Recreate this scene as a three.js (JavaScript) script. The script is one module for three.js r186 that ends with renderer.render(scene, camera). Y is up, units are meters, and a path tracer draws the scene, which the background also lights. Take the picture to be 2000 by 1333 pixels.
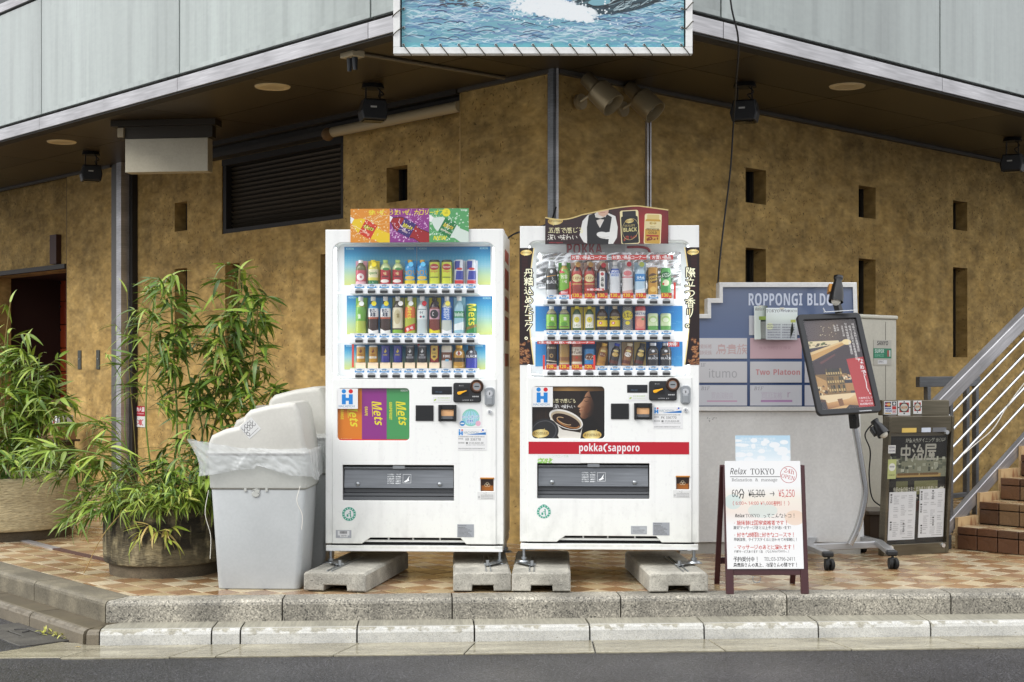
import * as THREE from 'three';
import { RoundedBoxGeometry } from 'three/addons/geometries/RoundedBoxGeometry.js';
import { RectAreaLightUniformsLib } from 'three/addons/lights/RectAreaLightUniformsLib.js';
import { mergeGeometries, toCreasedNormals } from 'three/addons/utils/BufferGeometryUtils.js';

// ---------------------------------------------------------------- camera, sky, sun, exposure
RectAreaLightUniformsLib.init();
const scene = new THREE.Scene();
const F = 2874, EYE = 1.45;                                  // focal length in photo pixels, eye height
const camera = new THREE.PerspectiveCamera(2 * Math.atan(666.5 / F) * 180 / Math.PI, 1.5, 0.1, 400);
camera.filmGauge = 36;
camera.position.set(0, EYE, 0);
camera.lookAt(0, EYE, -10);
camera.setViewOffset(2000, 1333, 0, -53.5, 2000, 1333);      // the lens is shifted a little, verticals stay upright

{ // overcast sky
  const W = 64, H = 32, data = new Float32Array(W * H * 4);
  for (let j = 0; j < H; j++) {
    const e = ((j + .5) / H - .5) * Math.PI, L = e > 0 ? .44 * (1 + 2 * Math.sin(e)) : .25;
    for (let i = 0; i < W; i++) data.set([L * .985, L, L * 1.03, 1], (j * W + i) * 4);
  }
  const t = new THREE.DataTexture(data, W, H, THREE.RGBAFormat, THREE.FloatType);
  t.mapping = THREE.EquirectangularReflectionMapping; t.magFilter = THREE.LinearFilter; t.needsUpdate = true;
  scene.background = t; scene.environment = t;
}
const sun = new THREE.DirectionalLight(new THREE.Color(1, .98, .94), 1.0);
sun.position.set(-8, 8.5, -3.5); sun.target.position.set(0, 0, -9); sun.castShadow = true; sun.shadow.radius = 45;
Object.assign(sun.shadow.camera, { left: -9, right: 9, top: 9, bottom: -9, near: 1, far: 50 });
sun.shadow.mapSize.set(2048, 2048);
scene.add(sun, sun.target);

const renderer = new THREE.WebGLRenderer({ antialias: true });
renderer.toneMapping = THREE.LinearToneMapping;
renderer.toneMappingExposure = 2.05;
renderer.shadowMap.enabled = true;

// ---------------------------------------------------------------- helpers
const { PI, sin, cos, min, max, abs, floor, hypot, tan } = Math;
let seed = 7;
const rnd = () => { seed = (seed * 1664525 + 1013904223) >>> 0; return seed / 4294967296; };
const rr = (a, b) => a + (b - a) * rnd();
const V = (x, y, z) => new THREE.Vector3(x, y, z);
const gx = (px, d) => (px - 1000) / F * d;                    // metres across at a distance
const gy = (py, d) => EYE + (720 - py) / F * d;               // metres up at a distance
const used = new Map();
function numbered(n) { const k = used.get(n) || 0; used.set(n, k + 1); return k ? n + '_' + String(k).padStart(3, '0') : n; }
function tag(o, label, category, group) { o.userData.label = label; o.userData.category = category; if (group) o.userData.group = group; return o; }
function thing(name, label, category, pos = [0, 0, 0], ry = 0, group) {
  const o = new THREE.Group(); o.name = numbered(name); o.position.set(...pos); o.rotation.y = ry; scene.add(o);
  return tag(o, label, category, group);
}
function structure(name, pos = [0, 0, 0], ry = 0) { const o = new THREE.Group(); o.name = numbered(name); o.position.set(...pos); o.rotation.y = ry; o.userData.kind = 'structure'; scene.add(o); return o; }
function mk(name, geo, mat, parent, label) {
  const g = Array.isArray(geo) ? join(geo) : geo, o = new THREE.Mesh(g, mat);
  o.name = parent === scene ? numbered(name) : name; o.castShadow = o.receiveShadow = true; parent.add(o);
  if (label) o.userData.label = label;
  return o;
}
function mks(name, geos, mat, parent) { return geos.map((g) => mk(name, g, mat, parent)); }
function join(list) {
  return mergeGeometries(list.map((g) => { const n = g.index ? g.toNonIndexed() : g.clone(); for (const k of Object.keys(n.attributes)) if (!['position', 'normal', 'uv'].includes(k)) n.deleteAttribute(k); return n; }));
}
function boxUV(g, s = 1, ox = 0, oy = 0) {                     // uv in metres, by the way each face looks
  g = g.index ? g.toNonIndexed() : g;
  const p = g.attributes.position, n = g.attributes.normal, uv = new Float32Array(p.count * 2);
  for (let i = 0; i < p.count; i += 3) {
    let nx = 0, ny = 0, nz = 0;
    for (let k = i; k < i + 3; k++) { nx += n.getX(k); ny += n.getY(k); nz += n.getZ(k); }
    nx = abs(nx); ny = abs(ny); nz = abs(nz);
    for (let k = i; k < i + 3; k++) {
      const x = p.getX(k), y = p.getY(k), z = p.getZ(k);
      const [u, v] = ny >= nx && ny >= nz ? [x, z] : nx >= nz ? [z, y] : [x, y];
      uv[k * 2] = u * s + ox; uv[k * 2 + 1] = v * s + oy;
    }
  }
  g.setAttribute('uv', new THREE.BufferAttribute(uv, 2));
  return g;
}
const box = (w, h, d, x = 0, y = 0, z = 0) => boxUV(new THREE.BoxGeometry(w, h, d)).translate(x, y, z);
const rbox = (w, h, d, r, x = 0, y = 0, z = 0, seg = 2) => boxUV(new RoundedBoxGeometry(w, h, d, seg, r)).translate(x, y, z);
const span = (x0, x1, y0, y1, z0, z1, r = 0) => r ? rbox(x1 - x0, y1 - y0, z1 - z0, r, (x0 + x1) / 2, (y0 + y1) / 2, (z0 + z1) / 2) : box(x1 - x0, y1 - y0, z1 - z0, (x0 + x1) / 2, (y0 + y1) / 2, (z0 + z1) / 2);
const cyl = (r0, r1, h, x = 0, y = 0, z = 0, n = 20) => new THREE.CylinderGeometry(r0, r1, h, n).translate(x, y, z);
const tube = (pts, r, n = 24, m = 8, closed = false) => new THREE.TubeGeometry(new THREE.CatmullRomCurve3(pts.map((p) => V(...p)), closed), n, r, m, closed);
function bar(a, b, r, n = 10) {                                // a round bar between two points
  const A = V(...a), B = V(...b), d = B.clone().sub(A), g = new THREE.CylinderGeometry(r, r, d.length(), n);
  g.applyQuaternion(new THREE.Quaternion().setFromUnitVectors(V(0, 1, 0), d.normalize()));
  return g.translate(...A.add(B).multiplyScalar(.5).toArray());
}
function slab(a, b, w, h, up = V(0, 1, 0)) {                   // a flat bar between two points, w across and h along up
  const A = V(...a), B = V(...b), d = B.clone().sub(A), L = d.length(), x = d.normalize(), z = x.clone().cross(up).normalize(), y = z.clone().cross(x);
  const g = boxUV(new RoundedBoxGeometry(L, h, w, 1, min(w, h) * .12));
  return g.applyMatrix4(new THREE.Matrix4().makeBasis(x, y, z).setPosition(A.add(B).multiplyScalar(.5)));
}
function shapeOf(pts, holes = []) {
  const s = new THREE.Shape(pts.map((p) => new THREE.Vector2(...p)));
  for (const h of holes) s.holes.push(new THREE.Path(h.map((p) => new THREE.Vector2(...p))));
  return s;
}
const extr = (s, depth, bevel = 0, seg = 1) => boxUV(new THREE.ExtrudeGeometry(s, { depth: depth - 2 * bevel, bevelEnabled: bevel > 0, bevelThickness: bevel, bevelSize: bevel, bevelOffset: -bevel, bevelSegments: seg, curveSegments: 10 }).translate(0, 0, bevel));
function roundRect(x0, y0, x1, y1, r, n = 6) {
  const o = [];
  for (const [cx, cy, a] of [[x1 - r, y1 - r, 0], [x0 + r, y1 - r, 90], [x0 + r, y0 + r, 180], [x1 - r, y0 + r, 270]]) for (let i = 0; i <= n; i++) { const t = (a + 90 * i / n) * PI / 180; o.push([cx + r * cos(t), cy + r * sin(t)]); }
  return o;
}

// ---------------------------------------------------------------- noise and textures
const lat = new Float32Array(65536); { let s = 99; for (let i = 0; i < 65536; i++) { s = (s * 1103515245 + 12345) & 0x7fffffff; lat[i] = ((s >> 8) & 0xffff) / 65535; } }
function vn(x, y, p, k) {
  const xi = floor(x), yi = floor(y), fx = x - xi, fy = y - yi, u = fx * fx * (3 - 2 * fx), w = fy * fy * (3 - 2 * fy);
  const a = ((xi % p) + p) % p, b = (a + 1) % p, c = ((yi % p) + p) % p, d = (c + 1) % p, o = k * 7919;
  const l = (m, n) => lat[(m * 131 + n * 257 + m * n * 17 + o) & 65535];
  return (l(a, c) * (1 - u) + l(b, c) * u) * (1 - w) + (l(a, d) * (1 - u) + l(b, d) * u) * w;
}
function fbm(u, v, p, oct, k = 0) { let s = 0, a = .5, t = 0; for (let i = 0; i < oct; i++) { s += a * vn(u * p, v * p, p, k + i); t += a; a *= .55; p *= 2; } return s / t; }
const canvas = (w, h) => { const c = document.createElement('canvas'); c.width = w; c.height = h; return c; };
function ctex(c, srgb = true, rep) {
  const t = new THREE.CanvasTexture(c); t.wrapS = t.wrapT = THREE.RepeatWrapping; t.anisotropy = 8;
  if (srgb) t.colorSpace = THREE.SRGBColorSpace;
  if (rep) t.repeat.set(1 / rep[0], 1 / rep[1]);
  return t;
}
function pix(w, h, fn) {                                       // fn(u, v) -> [r, g, b] 0..255 or one grey value
  const c = canvas(w, h), g = c.getContext('2d'), im = g.createImageData(w, h), d = im.data;
  for (let y = 0; y < h; y++) for (let x = 0; x < w; x++) { const o = fn(x / w, y / h), i = (y * w + x) * 4; if (o.length) { d[i] = o[0]; d[i + 1] = o[1]; d[i + 2] = o[2]; } else d[i] = d[i + 1] = d[i + 2] = o; d[i + 3] = 255; }
  g.putImageData(im, 0, 0);
  return c;
}
const mixc = (a, b, t) => [a[0] + (b[0] - a[0]) * t, a[1] + (b[1] - a[1]) * t, a[2] + (b[2] - a[2]) * t];
const sat = (x) => min(1, max(0, x));
const M = (color, roughness = .6, metalness = 0, more = {}) => new THREE.MeshStandardMaterial({ color, roughness, metalness, ...more });
const P = (color, roughness = .6, metalness = 0, more = {}) => new THREE.MeshPhysicalMaterial({ color, roughness, metalness, ...more });

// trowelled ochre render of the building, 8 x 4 m
const stuccoC = pix(2048, 1024, (u, v) => {
  const a = fbm(u, v, 4, 5, 1), b = fbm(u, v, 24, 4, 9), c = fbm(u + .06 * a, v * .5, 40, 3, 21);
  const t = sat(.5 + (a - .5) * .5 + 1.1 * (fbm(u, v, 56, 4, 7) - .5)), m = mixc([140, 112, 60], [186, 156, 98], t), k = .8 + .22 * b + .3 * (fbm(u, v, 160, 3, 17) - .5) + .2 * (fbm(u, v * .16, 90, 4, 19) - .5) + .1 - .1 * sat((c - .5) * 4);
  return [m[0] * k, m[1] * k, m[2] * k];
});
const stuccoB = pix(1024, 512, (u, v) => 150 + 90 * (fbm(u, v, 48, 4, 33) - .5) + 80 * (fbm(u, v, 8, 3, 12) - .5));
{
  const g = stuccoC.getContext('2d'), h = stuccoB.getContext('2d');
  for (let i = 0; i < 15000; i++) {
    const x = rr(0, 2048), y = rr(0, 1024), q = fbm(x / 2048, y / 1024, 6, 3, 50);
    if (rnd() > .12 + (q - .34) * 2.6) continue;
    const a = rr(0, PI), L = rr(.8, 6), w = rr(.6, 1.7), dx = cos(a) * L, dy = sin(a) * L, bx = rr(-3, 3), by = rr(-3, 3);
    for (const [c, s, col] of [[g, 1, `rgba(${floor(rr(40, 70))},${floor(rr(30, 50))},16,${rr(.25, .8)})`], [h, .5, 'rgba(40,40,40,.6)']]) {
      c.strokeStyle = col; c.lineWidth = w * s; c.lineCap = 'round'; c.beginPath(); c.moveTo(x * s, y * s); c.quadraticCurveTo((x + dx / 2 + bx) * s, (y + dy / 2 + by) * s, (x + dx) * s, (y + dy) * s); c.stroke();
    }
  }
}
const mStucco = M(0xffffff, .9, 0, { map: ctex(stuccoC, true, [8, 4]), bumpMap: ctex(stuccoB, false, [8, 4]), bumpScale: .012 });

// speckled granite, 1 m
const graniteT = pix(512, 512, (u, v) => {
  const n = lat[(floor(u * 512) * 331 + floor(v * 512) * 577) & 65535], q = vn(u * 170, v * 170, 170, 3), s = fbm(u, v, 5, 4, 4);
  let k = 140 + 54 * (n - .5) + 60 * (q - .5); if (q > .82) k += 16; if (q < .15) k -= 44;
  const d = .7 + .5 * s; return [k * d * 1.02, k * d * .985, k * d * .9];
});
const granB = pix(512, 512, (u, v) => 128 + 90 * (vn(u * 170, v * 170, 170, 3) - .5));
const mGranite = M(0xffffff, .62, 0, { map: ctex(graniteT), bumpMap: ctex(granB, false), bumpScale: .002 });
// worn white painted kerb concrete: dirt from above, paint in the middle of the face (v = height / .1)
const kerbT = pix(2048, 128, (u, v) => {
  const y = 1 - v, n = fbm(u * 1, v * .06, 64, 4, 60), m = fbm(u, v * .06, 24, 4, 70), f = fbm(u * 1, v * .0625, 512, 2, 80);
  const edge = 1.02 + .75 * (n - .5) - (m - .4) * .6, paint = .25 + .75 * sat((edge - y) * 7) * sat((y - .10 - .12 * (f - .5)) * 10) * sat((.9 - f) * 4);
  const c = mixc([132, 127, 110], [190, 189, 183], paint), k = .8 + .34 * f + .2 * (m - .5);
  const spot = f > .8 ? .74 : 1;
  return [c[0] * k * spot, c[1] * k * spot, c[2] * k * spot];
});
const concT = pix(512, 512, (u, v) => { const a = fbm(u, v, 5, 5, 5), b = fbm(u, v, 90, 2, 6), k = 132 + 70 * (a - .5) + 46 * (b - .5) - (b > .74 ? 40 : 0); return [k * 1.0, k * .985, k * .94]; });
const concB = pix(512, 512, (u, v) => 128 + 60 * (fbm(u, v, 60, 3, 6) - .5) + 60 * (fbm(u, v, 8, 3, 5) - .5) - (fbm(u, v, 90, 2, 6) > .74 ? 60 : 0));
const mConc = M(0xffffff, .85, 0, { map: ctex(concT, true, [.8, .8]), bumpMap: ctex(concB, false, [.8, .8]), bumpScale: .006 });
const mConcPale = M(0xf2ede2, .82, 0, { map: ctex(concT, true, [.6, .6]), bumpMap: ctex(concB, false, [.6, .6]), bumpScale: .006 });
mConcPale.color.setRGB(1.55, 1.52, 1.44);
const gutterT = pix(1024, 256, (u, v) => { const a = fbm(u, v, 8, 4, 15), b = fbm(u, v, 128, 2, 16), c = mixc([108, 102, 86], [156, 150, 130], sat(a * 1.5 - .2)), k = .86 + .3 * b; return [c[0] * k, c[1] * k, c[2] * k]; });
const mGutter = P(0xffffff, .2, 0, { map: ctex(gutterT, true, [2.4, .6]), bumpMap: ctex(concB, false, [.8, .8]), bumpScale: .002 });
// wet asphalt, 1.5 m
const aspT = pix(1024, 1024, (u, v) => {
  const n = vn(u * 300, v * 300, 300, 2), m = lat[(floor(u * 1024) * 613 + floor(v * 1024) * 271) & 65535], a = fbm(u, v, 4, 4, 3);
  let k = 43 + 60 * (n - .5) + 24 * (m - .5) + 22 * (a - .5); if (n > .88) k += 760 * (n - .88) * m; if (n < .14) k -= 12; return [k * 1.0, k * .985, k * 1.03];
});
const aspB = pix(1024, 1024, (u, v) => 128 + 120 * (vn(u * 300, v * 300, 300, 2) - .5) + 40 * (fbm(u, v, 60, 2, 8) - .5));
const aspR = pix(512, 512, (u, v) => 92 + 150 * (fbm(u, v, 3, 4, 44) - .42));
const mAsphalt = P(0xffffff, 1, 0, { map: ctex(aspT, true, [1.5, 1.5]), bumpMap: ctex(aspB, false, [1.5, 1.5]), bumpScale: .004, roughnessMap: ctex(aspR, false, [4, 4]) });
// tile glaze: fine speckle shared by all tiles
const tileT = pix(512, 512, (u, v) => { const k = 214 + 50 * (fbm(u, v, 6, 4, 31) - .5) + 46 * (fbm(u, v, 128, 2, 32) - .5); return [k, k, k * .98]; });
const tileR = pix(256, 256, (u, v) => 40 + 170 * sat(fbm(u, v, 4, 4, 36) - .36));
const tileMap = ctex(tileT, true, [.9, .9]), tileRough = ctex(tileR, false, [2.3, 2.3]);
const tileMat = (c) => M(c, 1, 0, { map: tileMap, roughnessMap: tileRough });
const mCream = [0xd2bf9e, 0xc6af8a, 0xd8c7aa, 0xc0a882].map(tileMat), mTerra = [0xae8a66, 0xa47e5a, 0xb69674, 0xaa886a].map(tileMat);
const mStepTile = [0x77553e, 0x684733, 0x84684c, 0x604534].map(tileMat);
// soft grime for painted and brushed things
const grimeT = pix(512, 512, (u, v) => { const k = 236 + 22 * (fbm(u, v * .25, 8, 4, 41) - .5) + 14 * (fbm(u, v, 90, 2, 42) - .5); return [k, k, k * .99]; });
const grime = ctex(grimeT, true, [1.1, 1.1]);
const rainT = pix(1024, 512, (u, v) => {
  const s = fbm(u, v * .03, 40, 4, 71), w = fbm(u, v * .05, 7, 3, 72), f = fbm(u, v, 60, 3, 73), k = 212 + 54 * (w - .5) + 44 * (s - .5) - 30 * sat((s - .6) * 4) * w + 10 * (f - .5);
  return [k * .965, k, k * .985];
});
const brushT = pix(512, 256, (u, v) => { const k = 205 + 40 * (fbm(u * .05, v, 128, 2, 81) - .5) + 50 * (fbm(u, v, 5, 3, 82) - .5); return [k, k, k]; });
const brush = ctex(brushT, true, [1.2, .6]), brushR = ctex(brushT, false, [1.2, .6]);

const whiteT = pix(512, 1024, (u, v) => { const y = 1 - v, s = fbm(u, v * .03, 40, 3, 151), f = fbm(u, v, 24, 4, 152), low = sat((.16 - y) * 7), k = 250 - 9 * sat((s - .56) * 4) * (.2 + .8 * f) - low * 20 * sat((f - .42) * 3) - 6 * sat((fbm(u, v, 120, 2, 153) - .72) * 8); return [k, k * .998, k * (.985 - .02 * low)]; }), mWhite = P(0xe9eaeb, .34, 0, { map: ctex(whiteT, true, [1.3, 2]), clearcoat: .3, clearcoatRoughness: .2 });
const mInner = M(0xe6e8ea, .5, 0);
const mBlackP = M(0x17181a, .42), mBlackM = M(0x101012, .6), mDark = M(0x0b0b0c, .8), mGrey = M(0x57595c, .5), mRubber = M(0x141414, .75);
const mSteel = M(0xdadbdd, .34, .75, { map: brush }), mChrome = M(0xe4e6e8, .16, .85), mAlu = M(0xe0dee0, .4, .7, { map: brush }), mDullSteel = M(0x9a9c9e, .48, .8, { map: brush }), mBronze = M(0x8a8270, .36, .85, { map: brush });
const mZinc = M(0xa9adb0, .4, 1);
const mCable = M(0x0f0f10, .55);
const mPaper = M(0xeeeeee, .8);
// ---------------------------------------------------------------- lettering: strokes on a 10 x 10 grid for characters the fonts lack
const KANA = {
  'め': '213558 61553818164373958869', 'た': '0262 4019 5585 576899', 'の': '524628163362948759', 'こ': '2282 183989', 'ん': '5019 194556587996', 'な': '0252 3015 7294 747859485799',
  'っ': '2564867849', 'て': '1281 81444779', 'は': '1119 4393 717859485799', 'で': '1281 81444779 7485 8394', 'す': '0292 50554735446649', 'さ': '1382 4076 263979', 'が': '035364584938 3019 7396 7081 9091',
  'い': '121738 7396', 'ま': '1282 1484 505839284799', 'き': '1282 1484 4076 263979', 'に': '1119 4383 475999', 'く': '702579', 'ら': '3052 2317658749', 'れ': '2029 03330853646898', 'わ': '2029 0333085396886 9',
  'せ': '0494 7176 313989', 'ぜ': '0494 7176 313989 7081 9091', 'お': '0363 30381826649669 7193', 'じ': '21274987 6172 8091', 'る': '117116548679494768', 'う': '3061 1463857849', 'り': '2126 707649', 'つ': '0462948749',
  'へ': '063398', 'あ': '1282 4048 73381816549669', 'と': '3044 82352889', 'し': '21274987', 'だ': '0262 4019 5585 576899 7081 9091', 'ご': '2282 183989 7081', 'を': '1282 4025 2565 6558 8435294989', 'よ': '5058384758 99 5383', 'も': '3038598876 1373 1575', 'ば': '1119 4393 717859485799 8091', 'ゅ': '2448',
};
const KATA = {
  'コ': '128288 1888', 'ク': '3014 328239', 'ー': '1595', 'ナ': '0393 505529', 'マ': '029256 3568', 'ッ': '1426 4355 837749', 'サ': '0393 3036 707549', 'ジ': '1132 0425 196793 6172 8091', 'ス': '118119 5599', 'タ': '3014 328229 3466',
  'イ': '8015 5359', 'ル': '313509 606996', 'ラ': '2181 148439', 'フ': '118139', 'ト': '3039 3386', 'カ': '03838868 404419', 'ロ': '1181891911', 'リ': '2126 707649', 'オ': '0393 606948 6318', 'ビ': '212888 8325 7081 9091', 'ダ': '3014 328229 3466 7081', 'ニ': '2272 0888', 'ン': '1233 197693', 'グ': '3014 328239 7081 9091',
  'ド': '3039 3386 7081 9091', 'ヒ': '212888 8325', 'ホ': '0292 5059 3517 6587', 'ポ': '0292 5059 3517 6587 8091', 'プ': '118139 9091', 'テ': '2171 0494 5429', 'ア': '119154 5339', 'ェ': '2585 5559 1999', 'レ': '202995', 'モ': '1181 0494 414989', 'メ': '7019 2378', 'ィ': '7316 4549', 'シ': '1132 0425 196793', 'ツ': '1426 4355 837749',
  '丹': '212609 21818968 0595 4254', '精': '2029 0444 0113 4133 2408 2447 5191 5292 4494 7074 5559 559599 5797 5898', '込': '1122 04242708 274999 516147 6397', '際': '1019 10302335 16 5044 516145 719164 7295 5585 4696 6669 5749 8799', '立': '5052 1282 3447 7467 0898',
  '香': '7031 0292 5154 5215 5295 3575793935 3777', '五': '1181 5138 247478 0898', '感': '111406 1191 3252 3353553533 607496 8366 1709 374979 5768 8799', '深': '1021 0314 0926 4042 419192 6144 7183 4595 6469 6539 6599', '味': '0222260602 4292 3595 6069 6539 6599',
  '強': '0131330305353919 605282 8193 5494965654 7378 4998', '買': '1090921210 4042 6062 2383872723 2585 4819 6899', '得': '2003 3306 2529 4080834340 4181 4494 3696 757969 5768', '品': '3070743430 0545490905 5595995955', '円': '1119 118189 1585 5155', '分': '4004 6094 25857969 4519',
  '割': '3031 0161 1353 0555 3136 1656591916 7176 909989', '引': '0151530305555939 8089', '施': '2021 0242 2209 14343929 6052 5191 53599998 459486 7377', '術': '2003 2305 1519 3363 5059 5337 5367 7191 7494 8489', '師': '2011 1119 11313414 16363919 5191 7179 53939787 5358', '国': '0090990900 2272 3565 2777 5257',
  '家': '5051 13119193 2383 5315 44675949 5518 8466 6598', '資': '0112 0423 5032 419182 6144 6294 2585882825 2686 4819 6899', '格': '2029 0242 2307 2346 6044 619146 5296 5686895956', '者': '1171 4043 0393 8017 3575793935 3777', '激': '1021 0314 0926 3151543431 3252 3565 4539 475759 7063 729269 7499',
  '安': '5051 13119193 423689 7419 0595', '店': '5051 1191 111609 5255 5484 3575793935', '上': '4049 4484 0999', '手': '7021 1383 0595 515949', '違': '1122 04242708 274999 4191 5053 5383855553 4696 7578', '好': '201548 4309 0353 619173 737969 5595', '時': '0131380801 0434 5191 7073 4393 4595 848979 5668',
  '間': '0009 00404303 53509099 5393 3565693935 3767', '早': '2080842420 2282 0696 5459', '朝': '0141 2023 0343460603 0747 2629 606659 609099 6393 6595', '夜': '5051 0191 3206 2429 5245 539349 5599', '合': '4004 5094 3474 2686892926', '気': '3004 2191 2383 157588 98 2669 6619', '軽': '0141 2029 0343460603 0848 519154 6294 5696 7579 5999',
  '寝': '5051 02019192 1324 3339 0826 53838555 4696 578749 6799', '予': '208053 3264 049486 545949', '約': '200233 310545 2529 0709 6054 62929878 6476', '受': '8011 2233 5253 8173 05049495 267619 3699', '付': '3004 2329 4393 808979 5567', '中': '1282861612 5059', '鳥': '5041 218184 2126 2282 2595 26968979 1709 3739 5758',
  '貴': '2181822221 5053 0393 2484882824 2686 4819 6899', '族': '2021 0242 2209 14343929 6052 5191 6355 5494 5696 747659 7699', '真': '5052 1181 3272773732 3474 3575 0797 3819 6899', '冶': '1122 0825 604494 7295 5686895956', '治': '1021 0314 0926 604494 7295 5686895956', '屋': '10909212 101609 3494 544686 7586 4787 6669 2999', '炉': '1204 4234 202509 2548 5191 63939565 636659',
  '火': '505419 5499 2335 8275', '消': '1021 0314 0926 6063 4152 8172 43939989 4349 4595 4797', '器': '1040431310 5080835350 0595 5317 5587 1747491917 5787895957', '隣': '1019 10302335 16 7074 4292 5061 9081 7245 7295 5548 566649 7696 8589 6898', '天': '1181 0494 515419 5499', '然': '4005 4234 2355 6064 5494 7499 1809 3839 5868 8899', '水': '505948 134318 8264 5398',
  '麦': '1181 2383 4044 0595 3618 3686 6619 5799', '茶': '0292 3033 6063 5216 5296 2686 5459 3729 7789', '烏': '5041 218184 2126 2282 2595 26968979 1709 3739 5758', '龍': '0141 2021 1324 0444 0535 054939 0636 5060 5393 5559 9995 6585 6787', '六': '5052 0393 3518 6588', '本': '0292 5059 5207 5297 3666', '木': '0292 5059 5207 5297', '当': '5053 1123 8173 148489 1686 1989',
  '主': '4051 2282 2585 5259 0999', '北': '303908 0333 606998 8264', '道': '1122 04242708 274999 5061 9081 4292 5484885854 5686', '直': '1181 5052 3272773732 3474 3575 111999', '魚': '301454 3062 2484882824 2686 5458 0919 3949 5969 8999', '介': '5005 5095 353719 6569', '旬': '2014 229289 2555583825', '食': '5004 5094 4454 2575783825 2938 6899', '材': '2029 0242 2307 2346 5393 808979 8347', '六木': '', '自': '5041 2181892921 2383 2686', '販': '0131373701 0333 0535 1708 2739 519154 519 5 6499 8359', '類': '1232 2024 0444 2529 0646 5191 6383886863 6585 6686 6959 8899', '北海': '', '海': '1021 0314 0926 5042 4292 4484895944 4696', '送': '1122 04242708 274999 5061 8071 5292 4595 704759', '仮': '3004 2329 4191 419 4465 9499', '眠': '0131383801 0333 0535 5080836350 5059 5696', '満': '1021 0314 0926 4292 5053 7073 4494 45499989 9599 5787',
  '！': '5056 5859', '、': '1839', '。': '', '・': '4555', '→': '1595 729578', '（': '60434669', '）': '40636649', '〜': '15334576 86', '北海道': '', '烏龍': '',
};
const GL = new Map();
for (const [d, curved] of [[KANA, true], [KATA, false]]) for (const k in d) {
  const strokes = d[k].split(' ').filter((s) => s.length >= 4).map((s) => { const o = []; for (let i = 0; i + 1 < s.length; i += 2) o.push([+s[i], +s[i + 1]]); return o; });
  if (strokes.length) GL.set(k, { strokes, curved });
}
function glyph(g, ch, x, y, s, sx) {
  if (ch === '。') { g.beginPath(); g.arc(x + s * .25 * sx, y + s * .78, s * .13, 0, 7); g.stroke(); return; }
  const d = GL.get(ch), X = (v) => x + s * sx * (.07 + .86 * v / 9), Y = (v) => y + s * (.05 + .88 * v / 9);
  g.beginPath();
  for (const st of d.strokes) {
    g.moveTo(X(st[0][0]), Y(st[0][1]));
    if (d.curved && st.length > 2) {
      for (let i = 1; i < st.length - 1; i++) { const e = i === st.length - 2 ? st[i + 1] : [(st[i][0] + st[i + 1][0]) / 2, (st[i][1] + st[i + 1][1]) / 2]; g.quadraticCurveTo(X(st[i][0]), Y(st[i][1]), X(e[0]), Y(e[1])); }
    } else for (let i = 1; i < st.length; i++) g.lineTo(X(st[i][0]), Y(st[i][1]));
  }
  g.stroke();
}
// text with its top left at (x, y): o = {c, f, w, b (bold), sx, it (italic slant), out, ow, v (vertical), al}
function T(g, str, x, y, s, o = {}) {
  const { c = '#111', f = 'sans-serif', w = .085, sx = 1, it = 0, out, ow = .16, v, al = 'l', b, gap = 0 } = o;
  g.save(); g.font = (b ? 'bold ' : '') + s + 'px ' + f; g.textBaseline = 'alphabetic'; g.lineJoin = g.lineCap = 'round';
  const chars = [...str], adv = (ch) => v ? s * (1.03 + gap) : GL.has(ch) || ch === '。' ? s * sx * (1 + gap) : ch === ' ' ? s * .35 * sx : g.measureText(ch).width * sx + s * gap;
  const total = chars.reduce((a, ch) => a + adv(ch), 0);
  g.translate(x - (v ? 0 : al === 'c' ? total / 2 : al === 'r' ? total : 0), y - (v && al === 'c' ? total / 2 : 0));
  if (it) g.transform(1, 0, -it, 1, it * s, 0);
  for (const pass of out ? [0, 1] : [1]) {
    let p = 0;
    for (const ch of chars) {
      g.strokeStyle = g.fillStyle = pass ? c : out;
      const px = v ? 0 : p, py = v ? p : 0;
      if (GL.has(ch) || ch === '。') { g.lineWidth = s * (pass ? w : w + ow); glyph(g, ch, px, py, s, sx); }
      else if (ch !== ' ') { g.save(); g.translate(px, py + s * .82); g.scale(sx, 1); if (!pass) { g.lineWidth = s * ow; g.strokeText(ch, 0, 0); } g.fillText(ch, 0, 0); g.restore(); }
      p += adv(ch);
    }
  }
  g.restore();
  return total;
}
const rect = (g, c, x, y, w, h) => { g.fillStyle = c; g.fillRect(x, y, w, h); };
const ell = (g, c, x, y, a, b = a, r = 0) => { g.fillStyle = c; g.beginPath(); g.ellipse(x, y, a, b, r, 0, 7); g.fill(); };
const poly = (g, c, p) => { g.fillStyle = c; g.beginPath(); p.forEach((q, i) => i ? g.lineTo(q[0], q[1]) : g.moveTo(q[0], q[1])); g.closePath(); g.fill(); };
const line = (g, c, w, p) => { g.strokeStyle = c; g.lineWidth = w; g.lineJoin = g.lineCap = 'round'; g.beginPath(); p.forEach((q, i) => i ? g.lineTo(q[0], q[1]) : g.moveTo(q[0], q[1])); g.stroke(); };
const rrect = (g, c, x, y, w, h, r) => { g.fillStyle = c; g.beginPath(); g.roundRect(x, y, w, h, r); g.fill(); };
const lg = (g, x0, y0, x1, y1, ...st) => { const q = g.createLinearGradient(x0, y0, x1, y1); st.forEach((c, i) => q.addColorStop(i / (st.length - 1), c)); return q; };
const scrib = (g, c, x, y, w, s, n = 9) => { const k = '施術師国家資格者激安店受付約貴族深夜軽際精感買得品早朝'; let p = ''; for (let i = 0; i < n; i++) p += k[floor(rnd() * k.length)]; T(g, p, x, y, s, { c, w: .08, sx: w / (n * s) }); };

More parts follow.
